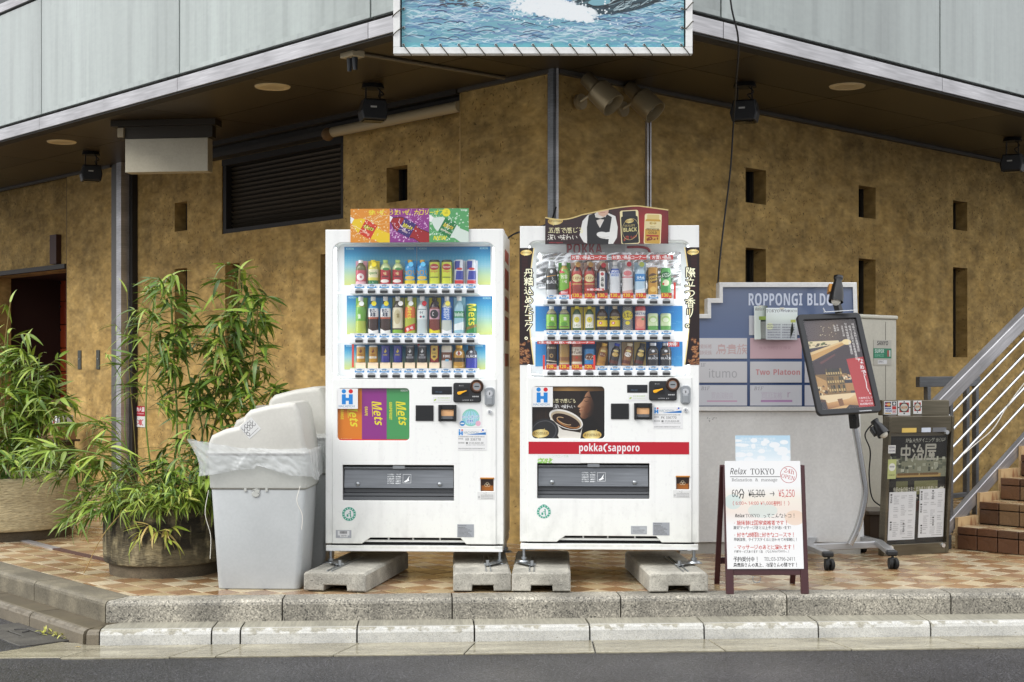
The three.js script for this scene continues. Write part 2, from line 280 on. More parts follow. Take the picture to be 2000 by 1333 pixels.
// printed matter shares a few large sheets
const sheets = [];
function print(w, h, paint) {
  let S = sheets.find((q) => { if (q.x + w + 6 > 2048 && q.y + q.row + h + 6 <= 2048) { q.x = 2; q.y += q.row + 6; q.row = 0; } return q.x + w + 6 <= 2048 && q.y + h + 6 <= 2048; });
  if (!S) { const c = canvas(2048, 2048); S = { c, g: c.getContext('2d'), x: 2, y: 2, row: 0 }; S.t = ctex(c); S.matte = M(0xd8d8d8, .72, 0, { map: S.t }); S.gloss = P(0xdedede, .3, 0, { map: S.t, clearcoat: .35, clearcoatRoughness: .15 }); S.cut = M(0xffffff, .4, 0, { map: S.t, alphaTest: .5, side: THREE.DoubleSide }); sheets.push(S); }
  const r = { S, x: S.x, y: S.y, w, h };
  S.g.save(); S.g.beginPath(); S.g.rect(S.x, S.y, w, h); S.g.clip(); S.g.translate(S.x, S.y); paint(S.g, w, h); S.g.restore();
  S.x += w + 6; S.row = max(S.row, h);
  return r;
}
function mapTo(geo, r, x0, y0, x1, y1) {                      // planar mapping of a geometry's x, y range onto a print
  const g = geo.index ? geo.toNonIndexed() : geo, p = g.attributes.position, uv = new Float32Array(p.count * 2);
  for (let i = 0; i < p.count; i++) { uv[2 * i] = (r.x + .5 + sat((p.getX(i) - x0) / (x1 - x0)) * (r.w - 1)) / 2048; uv[2 * i + 1] = 1 - (r.y + .5 + (1 - sat((p.getY(i) - y0) / (y1 - y0))) * (r.h - 1)) / 2048; }
  g.setAttribute('uv', new THREE.BufferAttribute(uv, 2));
  return g;
}
function sticker(name, r, x0, x1, y0, y1, z, parent, mat = 'gloss', label) {   // a thin printed sheet, its face at z
  const g = mapTo(box(x1 - x0, y1 - y0, .0012, (x0 + x1) / 2, (y0 + y1) / 2, z), r, x0, y0, x1, y1);
  return mk(name, g, r.S[mat], parent, label);
}
// ---------------------------------------------------------------- ground: road, gutter, kerbs, pavement
const PAVE = .197, LOW = .082;
mk('road', boxUV(new THREE.PlaneGeometry(240, 160).rotateX(-PI / 2)).translate(0, -.006, 40), mAsphalt, scene).userData.kind = 'structure';
{ // the asphalt of the side street is a later layer
  const s = shapeOf([[-2.35, 7.45], [-1.72, 6.75], [-1.2, 6.2], [-9, 6.2], [-9, 12], [-3.6, 9.4], [-2.75, 8.0]].map(([x, d]) => [x, -d]));
  const g = boxUV(new THREE.ExtrudeGeometry(s, { depth: .005, bevelEnabled: false }).rotateX(PI / 2).scale(1, 1, -1)); // lies flat
  const q = new THREE.ShapeGeometry(s).rotateX(-PI / 2);
  const p = q.attributes.position; for (let i = 0; i < p.count; i++) p.setXYZ(i, p.getX(i), 0, -p.getZ(i));
  q.index.array.reverse(); q.computeVertexNormals(); g.dispose();
  mk('road', boxUV(q, 1, .4, .7).translate(0, -.0015, 0), mAsphalt, scene).userData.kind = 'structure';
}
const TH = .0594, E0 = [0.9982, .0594];                       // the front kerb runs slightly away to the right
const LA = Math.atan2(.766, .643);                            // the side kerb, about 50 degrees
function kerbStone(section, len, m0, m1, mat, parent, x, name = 'kerb_stone') {
  const g = new THREE.ExtrudeGeometry(shapeOf(section), { depth: len, bevelEnabled: false, curveSegments: 1 }); // section is (back distance, height)
  const p = g.attributes.position;
  for (let i = 0; i < p.count; i++) { const b = p.getX(i), y = p.getY(i), a = p.getZ(i); p.setXYZ(i, x + a + (a < len / 2 ? m0 * b : -m1 * b), y, -b); }
  g.deleteAttribute('normal'); g.computeVertexNormals();
  const uvg = boxUV(g, 1, rnd(), rnd());
  if (mat === mKerb || mat === mKerbDark) { const uv = uvg.attributes.uv, q = uvg.attributes.position; const o = rnd(); for (let i = 0; i < uv.count; i++) { uv.setX(i, (q.getX(i)) / 2.6 + o); uv.setY(i, q.getZ(i) < -.035 ? .005 + .09 * (-q.getZ(i) - .035) / .27 : min(.98, max(.02, (q.getY(i) + .012) / .1))); } }
  return mk(name, uvg, mat, parent);
}
const kerbTex = ctex(kerbT);
const mKerb = P(0xffffff, .45, 0, { map: kerbTex, bumpMap: ctex(concB, false, [.6, .6]), bumpScale: .0015 });
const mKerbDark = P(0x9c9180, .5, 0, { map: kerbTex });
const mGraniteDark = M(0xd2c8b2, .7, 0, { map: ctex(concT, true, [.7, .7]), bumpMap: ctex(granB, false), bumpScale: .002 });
const mitre = tan((LA + TH) / 2);
const secU = [[0, -.03], [0, .088], [.004, .101], [.016, .113], [.03, .115], [.185, .115], [.185, -.03]];
const secL = [[0, -.03], [.004, .055], [.012, .072], [.03, .081], [.05, .082], [.3, .082], [.3, -.03]];
const CU = [-2.188, 7.91], CL = [-2.215, 7.672];
{
  const up = structure('kerb', [CU[0], LOW, -CU[1]], TH);
  mk('mortar_bed', box(9, .108, .17, 4.6, .05, -.096), M(0x3c3831, .95), up);
  const J = [0, .945, 1.865, 2.79, 3.715, 4.64, 5.57, 6.5, 7.4];
  for (let i = 0; i + 1 < J.length; i++) kerbStone(secU, J[i + 1] - J[i] - .008, i ? 0 : mitre, 0, mGranite, up, J[i] + .004);
  const side = structure('kerb', [CU[0], LOW, -CU[1]], -LA);
  mk('mortar_bed', box(6, .108, .17, -3.12, .05, -.096), M(0x3c3831, .95), side);
  const K = [0, -.97, -1.95, -2.9, -3.85, -4.8, -5.8];
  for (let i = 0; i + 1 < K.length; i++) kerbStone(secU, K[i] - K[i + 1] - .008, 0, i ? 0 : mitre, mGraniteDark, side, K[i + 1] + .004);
  const lo = structure('kerb', [CL[0], 0, -CL[1]], TH);
  mk('mortar_bed', box(9, .07, .27, 4.6, .035, -.16), M(0x2f2c27, .95), lo);
  const Q = [.06, .64, .79, 1.4, 2.02, 2.635, 3.25, 3.87, 4.485, 5.1, 5.72, 6.34, 7, 7.6];
  for (let i = 0; i + 1 < Q.length; i++) kerbStone(secL, Q[i + 1] - Q[i] - .009, 0, 0, mKerb, lo, Q[i] + .004);
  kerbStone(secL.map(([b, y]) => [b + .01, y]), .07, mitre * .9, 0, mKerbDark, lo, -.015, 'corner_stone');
  const ls = structure('kerb', [CL[0] - .03, 0, -CL[1] - .02], -LA);
  const R = [0, -.72, -1.5, -2.3, -3.1, -3.9, -4.8];
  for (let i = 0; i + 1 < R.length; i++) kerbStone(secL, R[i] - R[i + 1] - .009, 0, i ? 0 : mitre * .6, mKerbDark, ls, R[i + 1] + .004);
  // gutter slabs
  const gu = structure('gutter', [CL[0], 0, -CL[1]], TH);
  const G = [-.3, .1, .64, .83, 1.42, 2.03, 2.65, 3.27, 3.88, 4.5, 5.1, 5.73, 6.35, 7];
  for (let i = 0; i + 1 < G.length; i++) {
    const a = G[i], b = G[i + 1] - .007, sk = (j) => (j < 3 ? -.16 : max(-.12, min(.22, (j - 6.4) * .05))), k = sk(i), k2 = sk(i + 1), w = i ? .32 : .3, q = i ? 0 : .12;
    const s = shapeOf([[a + k - (i ? 0 : .1), -w], [b + k2, -w], [b, 0], [a + (i ? 0 : .14), q]]);
    const g = new THREE.ExtrudeGeometry(s, { depth: .03, bevelEnabled: true, bevelThickness: .003, bevelSize: .003, bevelOffset: -.003, bevelSegments: 1 }).rotateX(-PI / 2);
    mk('gutter_slab', boxUV(g.translate(0, -.03, 0), 1, rnd(), rnd()), mGutter, gu);
  }
}
{ // pavement tiles, laid on the diagonal
  const pv = structure('pavement', [0, PAVE, 0]);
  const hp = [];                                               // half planes n.p >= c, p = (x, d)
  const ef = [-E0[1], E0[0]]; hp.push([ef, ef[0] * CU[0] + ef[1] * CU[1] + .188]);
  const es = [.766, .643]; hp.push([es, es[0] * CU[0] + es[1] * CU[1] + .188]);
  hp.push([[0, -1], -17.2], [[1, 0], -6], [[-1, 0], -6.2], [[-.74, -.673], -.74 * 1.2 - .673 * 15.2 - 1.5]);
  const s = shapeOf([[-6, 17.2], [-6, 12.9], [CU[0] + .1, CU[1] + .16], [6.2, 8.6], [6.2, 17.2]].map(([x, d]) => [x, d]));
  const bed = new THREE.ShapeGeometry(s).rotateX(-PI / 2);
  mk('mortar_bed', boxUV(bed.translate(0, -.004, 0)), M(0x352d25, .9), pv);
  const A = [-.673, .74], B = [.74, .673], O = [-.619, 8.395], pitch = .156, full = [[.003, .003], [pitch - .003, .003], [pitch - .003, pitch - .003], [.003, pitch - .003]];
  const cells = [];
  for (let i = -40; i < 60; i++) for (let j = -40; j < 60; j++) {
    let pts = full.map(([a, b]) => { const ia = i * pitch + a, jb = j * pitch + b; return [O[0] + A[0] * ia + B[0] * jb, O[1] + A[1] * ia + B[1] * jb]; });
    for (const [n, c] of hp) {
      const out = [];
      for (let k = 0; k < pts.length; k++) { const p = pts[k], q = pts[(k + 1) % pts.length], u = n[0] * p[0] + n[1] * p[1] - c, w = n[0] * q[0] + n[1] * q[1] - c; if (u >= 0) out.push(p); if ((u >= 0) !== (w >= 0)) { const t = u / (u - w); out.push([p[0] + (q[0] - p[0]) * t, p[1] + (q[1] - p[1]) * t]); } }
      pts = out; if (pts.length < 3) break;
    }
    if (pts.length < 3) continue;
    const cx = pts.reduce((a, p) => a + p[0], 0) / pts.length, cd = pts.reduce((a, p) => a + p[1], 0) / pts.length;
    if (abs(cx / cd) > .42) continue;
    cells.push({ pts, cx, cd, light: ((i + j) & 1) === 0, seen: abs(cx / cd) < .352 && !(cx > -1.0 && cx < 1.05 && cd > 8.5) && !(cx < -1.2 && cx > -2.3 && cd > 8.75) });
  }
  cells.sort((a, b) => (b.seen - a.seen) || a.cd - b.cd);
  const tileGeo = (c, lift) => {                               // top and bevelled rim of one tile
    const n = c.pts.length, pos = [], put = (p, y) => pos.push(p[0], y, -p[1]);
    const inner = c.pts.map((p) => [p[0] + (c.cx - p[0]) * .025, p[1] + (c.cd - p[1]) * .025]);
    for (let k = 1; k + 1 < n; k++) { put(inner[0], lift); put(inner[k], lift); put(inner[k + 1], lift); }
    for (let k = 0; k < n; k++) { const m = (k + 1) % n; put(c.pts[k], lift - .003); put(c.pts[m], lift - .003); put(inner[m], lift); put(c.pts[k], lift - .003); put(inner[m], lift); put(inner[k], lift); }
    const g = new THREE.BufferGeometry(); g.setAttribute('position', new THREE.Float32BufferAttribute(pos, 3));
    // keep the faces pointing up
    const a = g.attributes.position, A1 = V(a.getX(0), a.getY(0), a.getZ(0)), B1 = V(a.getX(1), a.getY(1), a.getZ(1)), C1 = V(a.getX(2), a.getY(2), a.getZ(2));
    if (B1.sub(A1).cross(C1.sub(A1)).y < 0) for (let k = 0; k < a.count; k += 3) { const t = [a.getX(k + 1), a.getY(k + 1), a.getZ(k + 1)]; a.setXYZ(k + 1, a.getX(k + 2), a.getY(k + 2), a.getZ(k + 2)); a.setXYZ(k + 2, ...t); }
    g.computeVertexNormals();
    return boxUV(g, 1, rnd(), rnd());
  };
  const rest = new Map();
  cells.forEach((c, n) => {
    const set = c.light ? mCream : mTerra, m = set[floor(rnd() * set.length)], g = tileGeo(c, rr(0, .0012));
    if (n < 296) mk('tile', g, m, pv); else { if (!rest.has(m)) rest.set(m, []); rest.get(m).push(g); }
  });
  const list = [...rest.entries()], merged = mergeGeometries(list.map(([, gs]) => join(gs)), true);
  const field = new THREE.Mesh(merged, list.map(([m]) => m)); field.name = 'tile_field'; field.userData.kind = 'stuff'; field.receiveShadow = true; pv.add(field);
}
{ // expansion joint strip let into the tiles
  const t = thing('expansion_strip', 'narrow metal and rusty strip across the tiles between the two round planters', 'floor strip');
  const a = [gx(36, 10.75), PAVE + .004, -10.75], b = [gx(110, 10.18), PAVE + .004, -10.18], c = [gx(222, 9.5), PAVE + .003, -9.5];
  mk('metal_cover', slab(a, b, .06, .012), mAlu, t); mk('rusty_joint', slab(b, c, .06, .008), M(0x4e342a, .9), t);
}
{ // drain lid in the side street gutter
  const d = thing('drain_cover', 'dark concrete drain lid with moulded grooves in the gutter by the corner kerb', 'drain cover', [-2.62, -.018, -7.98], -LA);
  const s = shapeOf([[-.42, -.16], [.28, -.16], [.28, .19], [-.42, .19]], [[[-.2, .05], [.0, .05], [.0, .065], [-.2, .065]], [[-.2, -.05], [.0, -.05], [.0, -.035], [-.2, -.035]]]);
  mk('lid', extr(s, .022, .003).rotateX(-PI / 2), M(0x8a8680, .6, 0, { map: ctex(concT, true, [.6, .6]), bumpMap: ctex(concB, false, [.5, .5]), bumpScale: .004 }), d);
  mk('groove_bed', box(.66, .004, .3, -.07, .004, -.015), M(0x1a1917, .9), d);
  const ring = new THREE.TorusGeometry(.055, .006, 6, 20, PI).rotateX(-PI / 2).translate(-.14, .022, .005);
  mk('grip', ring, M(0x2a2826, .7), d);
}

// ---------------------------------------------------------------- the building
const WL = -Math.atan2(.74, .673), WR = Math.atan2(.6987, .7155), FR = Math.atan2(.683, .73);
const WC = [.284, 10.2], FC = [.127, 8.13], SOF = 3.526;
const bld = thing('corner_building', 'ochre rendered corner building with a glass fascia over a dark canopy', 'building', [WC[0], PAVE, -WC[1]]);
const TOP = SOF - PAVE;
function part(name, geo, mat, ry, off = [0, 0, 0], parent = bld) { const m = mk(name, geo, mat, parent); m.rotation.y = ry; m.position.set(...off); return m; }
const mPane = P(0x0a0c0d, .06, 0, { clearcoat: 1, clearcoatRoughness: .05 }), mWood = M(0x3a1c10, .6);
function wall(x0, x1, z, holes, ry, h = TOP, y0 = 0) {
  const w = part('wall', extr(shapeOf([[x0, y0], [x1, y0], [x1, h], [x0, h]], holes.map(([a, b, c, d]) => [[a, c], [a, d], [b, d], [b, c]])), .3).translate(0, 0, z - .3), mStucco, ry);
  return w;
}
const pane = (w, a, b, c, d, z) => { const p = mk('window', box(b - a - .002, d - c - .002, .02, (a + b) / 2, (c + d) / 2, z - .16), mPane, w); mks('window_frame', [box(.016, d - c - .002, .035, a + .009, (c + d) / 2, z - .14), box(.016, d - c - .002, .035, b - .009, (c + d) / 2, z - .14)], M(0x2c261c, .6), w); return p; };
const upW = [2.58, 2.86], loW = [1.36, 2.22];
{
  // wing going back to the left: local x = - metres from the corner
  wall(-.987, -.055, 0, [], WL);
  const hA = [[-2.05, -1.78, ...upW], [-2.97, -2.70, ...loW], [-4.50, -4.25, ...loW], [-5.43, -5.19, ...upW], [-5.43, -5.19, ...loW]];
  const a = wall(-6.3, -.97, -.12, [...hA, [-4.56, -2.64, 2.5, 3.17]], WL);
  for (const h of hA) pane(a, ...h, -.12);
  wall(-7.51, -6.5, 0, [], WL);
  const b = wall(-12, -7.49, -.12, [[-9.9, -7.75, 0.001, 2.34]], WL);
  mk('lintel_trim', box(2.2, .05, .06, -8.82, 2.365, -.1), M(0x2b241c, .6), b);
  mk('wood_block', box(.16, .32, .06, -7.98, 2.56, -.09), mWood, b);
  part('post', [span(-6.335, -6.235, 0, TOP, -.1, .03)], mAlu, WL); part('post', [span(-6.5, -6.34, 0, TOP, -.1, .0)], M(0x6d6a66, .5, .6), WL); part('post', [span(-6.235, -6.17, 0, TOP, -.12, -.06)], M(0x1b1815, .7), WL);
  // louvre
  const lv = part('louvre', [span(-4.56, -4.50, 2.5, 3.17, -.25, -.13), span(-2.69, -2.64, 2.5, 3.17, -.25, -.13), span(-4.5, -2.69, 2.5, 2.54, -.25, -.13), span(-4.56, -2.64, 3.13, 3.188, -.25, -.119), span(-4.5, -2.69, 2.54, 3.13, -.36, -.34)], M(0x1a150f, .7), WL);
  for (let i = 0; i < 15; i++) mk('slat', box(1.8, .052, .008).rotateX(.75).translate(-3.595, 2.565 + i * .0405, -.2), M(0x2e271c, .5), lv);
  part('edge_bead', span(-.997, -.987, 0, TOP - .03, -.11, .004), M(0xb89a62, .5, .3), WL); part('edge_bead', span(-7.52, -7.512, 0, TOP - .03, -.11, .002), M(0x6a5a3a, .6), WL);
  part('header_box', [span(-4.7, -1.0, 3.19, 3.235, -.3, .0), span(-4.7, -1.0, 3.235, 3.29, -.3, -.05), span(-4.7, -1.0, 3.29, 3.329, -.3, .04)], M(0x262017, .6), WL);
  // trims below the soffit
  const mTrim = M(0x57524a, .5, .5); part('wall_trim', span(-.99, -.02, TOP - .028, TOP - .001, -.01, .03), mTrim, WL); part('wall_trim', span(-12, -6.5, TOP - .028, TOP - .001, -.01, .02), mTrim, WL);
  // wing going back to the right
  const hR = []; for (const s of [2.21, 3.85, 5.485, 7.12, 8.75]) { hR.push([s, s + .275, ...upW], [s, s + .275, ...loW]); }
  const r = wall(.055, 12, 0, hR, WR);
  for (const h of hR) pane(r, ...h, 0);
  part('wall_trim', [span(.02, 12, TOP - .03, TOP - .001, -.01, .045)], M(0x57524a, .5, .5), WR);
  part('channel', span(.98, .994, 0, TOP - .03, 0, .022), mAlu, WR); part('channel', span(1.012, 1.026, 0, TOP - .03, 0, .022), mAlu, WR);
  const cp = mk('post', [box(.052, TOP, .052).rotateY(WL).translate(.0, TOP / 2, .0)], mDullSteel, bld); cp.name = 'corner_post';
  mk('post_bead', box(.016, TOP - .002, .016, .03, TOP / 2, .03), mAlu, bld);
  // backs of the windows: dark rooms
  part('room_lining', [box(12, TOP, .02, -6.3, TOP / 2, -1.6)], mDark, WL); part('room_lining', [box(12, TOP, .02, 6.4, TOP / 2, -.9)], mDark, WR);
}
{ // lockers inside the doorway
  const lk = part('locker_wall', [span(-10.2, -7.5, 0, 2.5, -1.15, -1.1)], M(0x240e08, .5), WL);
  const mat = [M(0x9a3c1c, .4), M(0x882f16, .4), M(0xa84822, .4)];
  for (let r = 0; r < 8; r++) for (let c = 0; c < 9; c++) {
    const x = -10.1 + c * .285, y = .06 + r * .29, d = mk('locker_door', rbox(.275, .28, .02, .006, x + .14, y + .14, -1.085), mat[floor(rnd() * 3)], lk);
    mk('key_tag', rbox(.07, .02, .02, .004, x + .14, y + .22, -1.068), mBlackM, d).removeFromParent(); // the tags sit on the locker wall
    mk('key_tag', rbox(.07, .025, .02, .004, x + .14, y + .22, -1.066), mBlackM, lk);
  }
  part('passage_floor', [span(-10.2, -7.5, -.01, .004, -1.1, -.1)], M(0x3a2a1c, .4), WL);
  const mPs = M(0x2a130b, .7); for (const g of [span(-7.75, -7.7, 0, 2.34, -1.1, -.42), span(-10, -9.95, 0, 2.34, -1.1, -.42), span(-10, -7.7, 2.34, 2.4, -1.1, -.42)]) part('passage_lining', g, mPs, WL);
}
{ // canopy: soffit panels, fascia rail, glass panels, upper storey
  const A = [-.673, .74], B = [.73, .683], at = (a, b) => [FC[0] + A[0] * a + B[0] * b, FC[1] + A[1] * a + B[1] * b];
  const off = [-WC[0], -PAVE, WC[1]];
  const flat = (a0, a1, b0, b1, y, h, g = .004) => { const s = shapeOf([at(a0 + g, b0 + g), at(a0 + g, b1 - g), at(a1 - g, b1 - g), at(a1 - g, b0 + g)]); return boxUV(new THREE.ExtrudeGeometry(s, { depth: h, bevelEnabled: false }).rotateX(-PI / 2)).translate(0, y, 0); };
  const so = mk('soffit', [flat(.05, 13, .05, 1.9, SOF + .02, .03, 0), flat(.05, 1.9, 1.9, 13, SOF + .02, .03, 0)], mDark, bld); so.position.set(...off);
  const mS = [M(0x322612, .42), M(0x2e2411, .45), M(0x362a14, .4)], a1 = [.05, .74, 1.48], b1 = [.05, .81, 1.62], al = [1.48, 3.1, 4.75, 6.4, 8.05, 9.7, 11.4, 13], br = [1.62, 2.2, 3.85, 5.5, 7.15, 8.8, 10.5, 12];
  const pan = (...q) => mk('soffit_panel', flat(...q, SOF, .016), mS[floor(rnd() * 3)], so);
  for (let i = 0; i < 2; i++) for (let j = 0; j < 2; j++) pan(a1[i], a1[i + 1], b1[j], b1[j + 1]);
  for (let i = 0; i + 1 < al.length; i++) for (let j = 0; j < 2; j++) pan(al[i], al[i + 1], b1[j], b1[j + 1]);
  for (let i = 0; i < 2; i++) for (let j = 0; j + 1 < br.length; j++) pan(a1[i], a1[i + 1], br[j], br[j + 1]);
  // fascia: along each wing in its own axes
  const fo = [FC[0] - WC[0], -PAVE, WC[1] - FC[1]], mGlassPanel = P(0xffffff, .22, 0, { map: ctex(rainT, true, [2.6, 1.3]), clearcoat: .6, clearcoatRoughness: .1 });
  mGlassPanel.color.setRGB(.48, .495, .485);
  const wing = (ry, sgn, seams) => {
    const X = (a, b) => sgn > 0 ? [a, b] : [-b, -a], fa = part('fascia', [span(...X(0, 13), SOF - .012, SOF + .012, -.12, -.012), span(...X(0, 13), SOF + .1, SOF + .15, -.14, -.05)], M(0x1d1a14, .7), ry, fo);
    const all = [0, ...seams, 13];
    for (let i = 0; i + 1 < all.length; i++) {
      const [x0, x1] = X(all[i] + .003, all[i + 1] - .003);
      mk('fascia_rail', span(x0, x1, SOF + .001, SOF + .105, -.05, 0, .004), mAlu, fa);
      mk('glass_panel', boxUV(span(x0 + .005, x1 - .005, SOF + .138, SOF + 1.15, -.06, -.02, .004), 1, rnd(), .2), mGlassPanel, fa);
      mk('top_rail', span(x0, x1, SOF + 1.165, SOF + 1.245, -.06, .0, .004), mAlu, fa);
    }
    mk('joint_backing', span(...X(0, 13), SOF + .13, SOF + 1.17, -.1, -.065), M(0x2a2a26, .8), fa);
    return fa;
  };
  wing(WL, -1, [1.54, 3.925, 6.305, 8.69, 11.07]); wing(FR, 1, [1.65, 4.25, 6.85, 9.45]);
  const s = shapeOf([at(.12, .12), at(14, .12), at(14, 12), at(12, 14), at(.12, 14)]);
  const us = mk('upper_storey', boxUV(new THREE.ExtrudeGeometry(s, { depth: 6, bevelEnabled: false }).rotateX(-PI / 2)).translate(0, SOF + .06, 0), M(0x2b2d2e, .3), bld); us.position.set(...off);
}
const cleanT0 = pix(256, 256, (u, v) => { const a = fbm(u, v, 4, 4, 161), s = sat((fbm(u, v * .2, 16, 3, 162) - .58) * 5), c = mixc(mixc([176, 144, 100], [206, 178, 134], a), [120, 64, 34], s * .6); return c; });
// ---------------------------------------------------------------- staircase with its rail
{
  const st = thing('staircase', 'brown tiled outdoor steps with dark joints rising along the right wall', 'staircase', [3.088, PAVE, -10.2], WL);
  const RISE = .155, RUN = .29, mJ = M(0x2a211a, .9), mEnd = M(0xffffff, .8, 0, { map: ctex(cleanT0, true, [.6, .6]) }), geos = [rbox(.146, .096, .02, .004), rbox(.146, .05, .03, .006), rbox(.146, .022, .118, .005), rbox(.146, .022, .118, .005)].map((g) => boxUV(g, 1, rnd(), rnd()));
  for (let i = 0; i < 9; i++) {
    const step = mk('step', span(0, 1.7, i ? -.05 : -.01, RISE * (i + 1) - .014, -RUN * (i + 1) - (i === 8 ? 1.5 : .05), -RUN * i - .012), mJ, st);
    if (i > 4) continue;
    for (let c = 0; c < 11; c++) {
      const x = .078 + c * .153, pick = (s) => s[floor(rnd() * 4)];
      const a = mk('riser_tile', geos[0], pick(mStepTile), step); a.position.set(x, RISE * i + .052, -RUN * i - .004);
      const n = mk('nosing_tile', geos[1], pick(mStepTile), step); n.position.set(x, RISE * (i + 1) - .024, -RUN * i - .006);
      for (const k of [0, 1]) { const b = mk('tread_tile', geos[2], pick(((c + k + i) & 1) ? mTerra : mCream), step); b.position.set(x, RISE * (i + 1) - .011, -RUN * i - .085 - k * .124); }
    }
    mk('end_panel', span(-.028, -.004, RISE * i + .0, RISE * (i + 1) + .06, -RUN * (i + 1), -RUN * i - .02), mEnd, step);
  }
  const hr = thing('stair_rail', 'brushed metal stair rail with five round bars beside the tiled steps', 'handrail', [3.088, PAVE, -10.2], WL);
  const sl = RISE / RUN, pt = (z, y) => [-.06, y - z * sl, z], run = (z0, z1, y) => [pt(z0, y), pt(z1, y)];
  mk('top_rail', slab(...run(.17, -3, 1.075), .07, .105), mAlu, hr);
  mk('stringer', slab(...run(.13, -3, .165), .05, .085), mAlu, hr);
  mk('stringer_foot', span(-.09, -.03, 0, .1, .02, .1, .004), mDullSteel, hr);
  for (let i = 0; i < 5; i++) mk('bar', bar(...run(.1, -3, .93 - i * .124), .0105), mChrome, hr);
  for (const z of [-.01, -1.4, -2.8]) mk('post', span(-.08, -.045, .1 - z * sl, 1.02 - z * sl, z - .018, z + .018, .003), mDullSteel, hr);
  mk('post', span(-.08, -.045, 0, .95, .085, .115, .003), mDullSteel, hr);
  const wr = thing('wall_rail', 'dark flat metal rail with posts along the wall behind the stairs', 'handrail', [gx(1848, 12.3), PAVE, -12.3], WR);
  mk('flat_bar', span(-.45, .55, 1.1, 1.185, -.02, .02, .004), mDullSteel, wr); mk('flat_bar', span(-.45, .55, .16, .2, -.02, .02, .004), mDullSteel, wr);
  for (const x of [-.3, .34, .5]) mk('post', span(x - .025, x + .025, 0, 1.1, -.02, .02, .003), mDullSteel, wr);
  const cord = [[2006, 740, 11.0], [1978, 777, 10.8], [1962, 800, 10.72], [1940, 836, 10.6], [1905, 867, 10.4], [1881, 887, 10.22]].map(([x, y, d]) => [gx(x, d), gy(y, d), -d + .02]);
  tag(mk('cord', tube(cord, .004, 30, 6), M(0xcfcabf, .8), scene), 'pale cord tied slackly between the bars of the stair rail', 'cord');
}
// ---------------------------------------------------------------- printed matter for the vending machines
function metsLogo(g, x, y, s, rot = 0, col = '#f4e23a', out = null) {
  g.save(); g.translate(x, y); g.rotate(rot); g.transform(1, -.12, -.14, 1, 0, 0);
  T(g, 'Mets', 0, -s * .5, s, { c: col, b: 1, sx: .82, al: 'c', out, ow: .14 });
  line(g, col, s * .05, [[-s * .85, s * .34], [s * .3, s * .42]]); g.restore();
}
function splash(g, x, y, R, n, col) { for (let i = 0; i < n; i++) { const a = rr(0, 2 * PI), r = R * Math.pow(rnd(), .6); ell(g, col, x + cos(a) * r, y + sin(a) * r * .75, rr(1, R * .05), rr(1, R * .035), a); } for (let i = 0; i < n / 30; i++) { let a = rr(0, 2 * PI), px = x, py = y; const p = [[px, py]]; for (let k = 0; k < 5; k++) { a += rr(-.6, .6); px += cos(a) * R * .2; py += sin(a) * R * .16; p.push([px, py]); } line(g, col, rr(1.5, 4), p); } }
function pourBottle(g, x, y, rot, liq, cap, lab, edge, word, scale = 1) {
  g.save(); g.translate(x, y); g.rotate(rot); g.scale(scale, scale);
  g.fillStyle = liq; g.beginPath(); g.moveTo(-112, -15); g.bezierCurveTo(-90, -17, -78, -46, -46, -47); g.lineTo(38, -47); g.bezierCurveTo(60, -47, 62, -34, 80, -36); g.bezierCurveTo(110, -40, 180, -48, 240, -46); g.lineTo(240, 46); g.bezierCurveTo(180, 48, 110, 40, 80, 36); g.bezierCurveTo(62, 34, 60, 47, 38, 47); g.lineTo(-46, 47); g.bezierCurveTo(-78, 46, -90, 17, -112, 15); g.closePath(); g.fill();
  if (edge) { g.lineWidth = 4; g.strokeStyle = edge; g.stroke(); }
  rect(g, cap, -140, -18, 32, 36); rect(g, lab, -40, -50, 86, 100);
  g.save(); g.translate(3, -4); g.rotate(PI / 180 * 0); metsLogo(g, 0, -8, 34, 0, '#f4ea3c', '#20183a'); T(g, word, 0, 22, 15, { c: '#ffe9d8', b: 1, al: 'c', sx: .8 }); g.restore();
  g.restore();
}
const prTopL = print(928, 264, (g, w, h) => {
  const W3 = w / 3; ['#e8952a', '#92328c', '#58a866'].forEach((c, i) => rect(g, c, W3 * i, 0, W3 + 1, h));
  [0, 1, 2].forEach((i) => { g.save(); g.beginPath(); g.rect(W3 * i, 0, W3, h); g.clip(); splash(g, W3 * (i + .5), 120, 190, 160, ['#f8d49a', '#e6bce4', '#cdeacf'][i]);
    pourBottle(g, W3 * i + [135, 130, 140][i], [160, 150, 150][i], .5, ['#f5cf1c', '#a3131b', '#dfeee4'][i], '#fafafa', ['#d8391b', '#3b2170', '#1d7c3e'][i], [null, '#2b0a14', null][i], ['ORANGE', 'GRAPE', 'GRAPEFRUIT'][i], 1.22);
    splash(g, W3 * (i + .4), 170, 130, 60, ['#fff1d8', '#f5e3f4', '#eefaf0'][i]); g.restore(); });
  T(g, '強いぜ、うまいぜ、カロリーオフ!', 140, 8, 42, { c: '#f6e92e', it: .2, w: .12, sx: .94 });
  ell(g, '#f3e62c', 752, 32, 32); T(g, '糖分', 752, 12, 16, { c: '#8a9a20', al: 'c', w: .1 }); T(g, 'OFF', 752, 30, 15, { c: '#8a9a20', al: 'c', b: 1 }); T(g, 'KIRIN', 866, 6, 18, { c: '#eef8ee', b: 1 }); T(g, 'NEW', 645, 208, 46, { c: '#f6ea2c', b: 1, it: .2 });
});
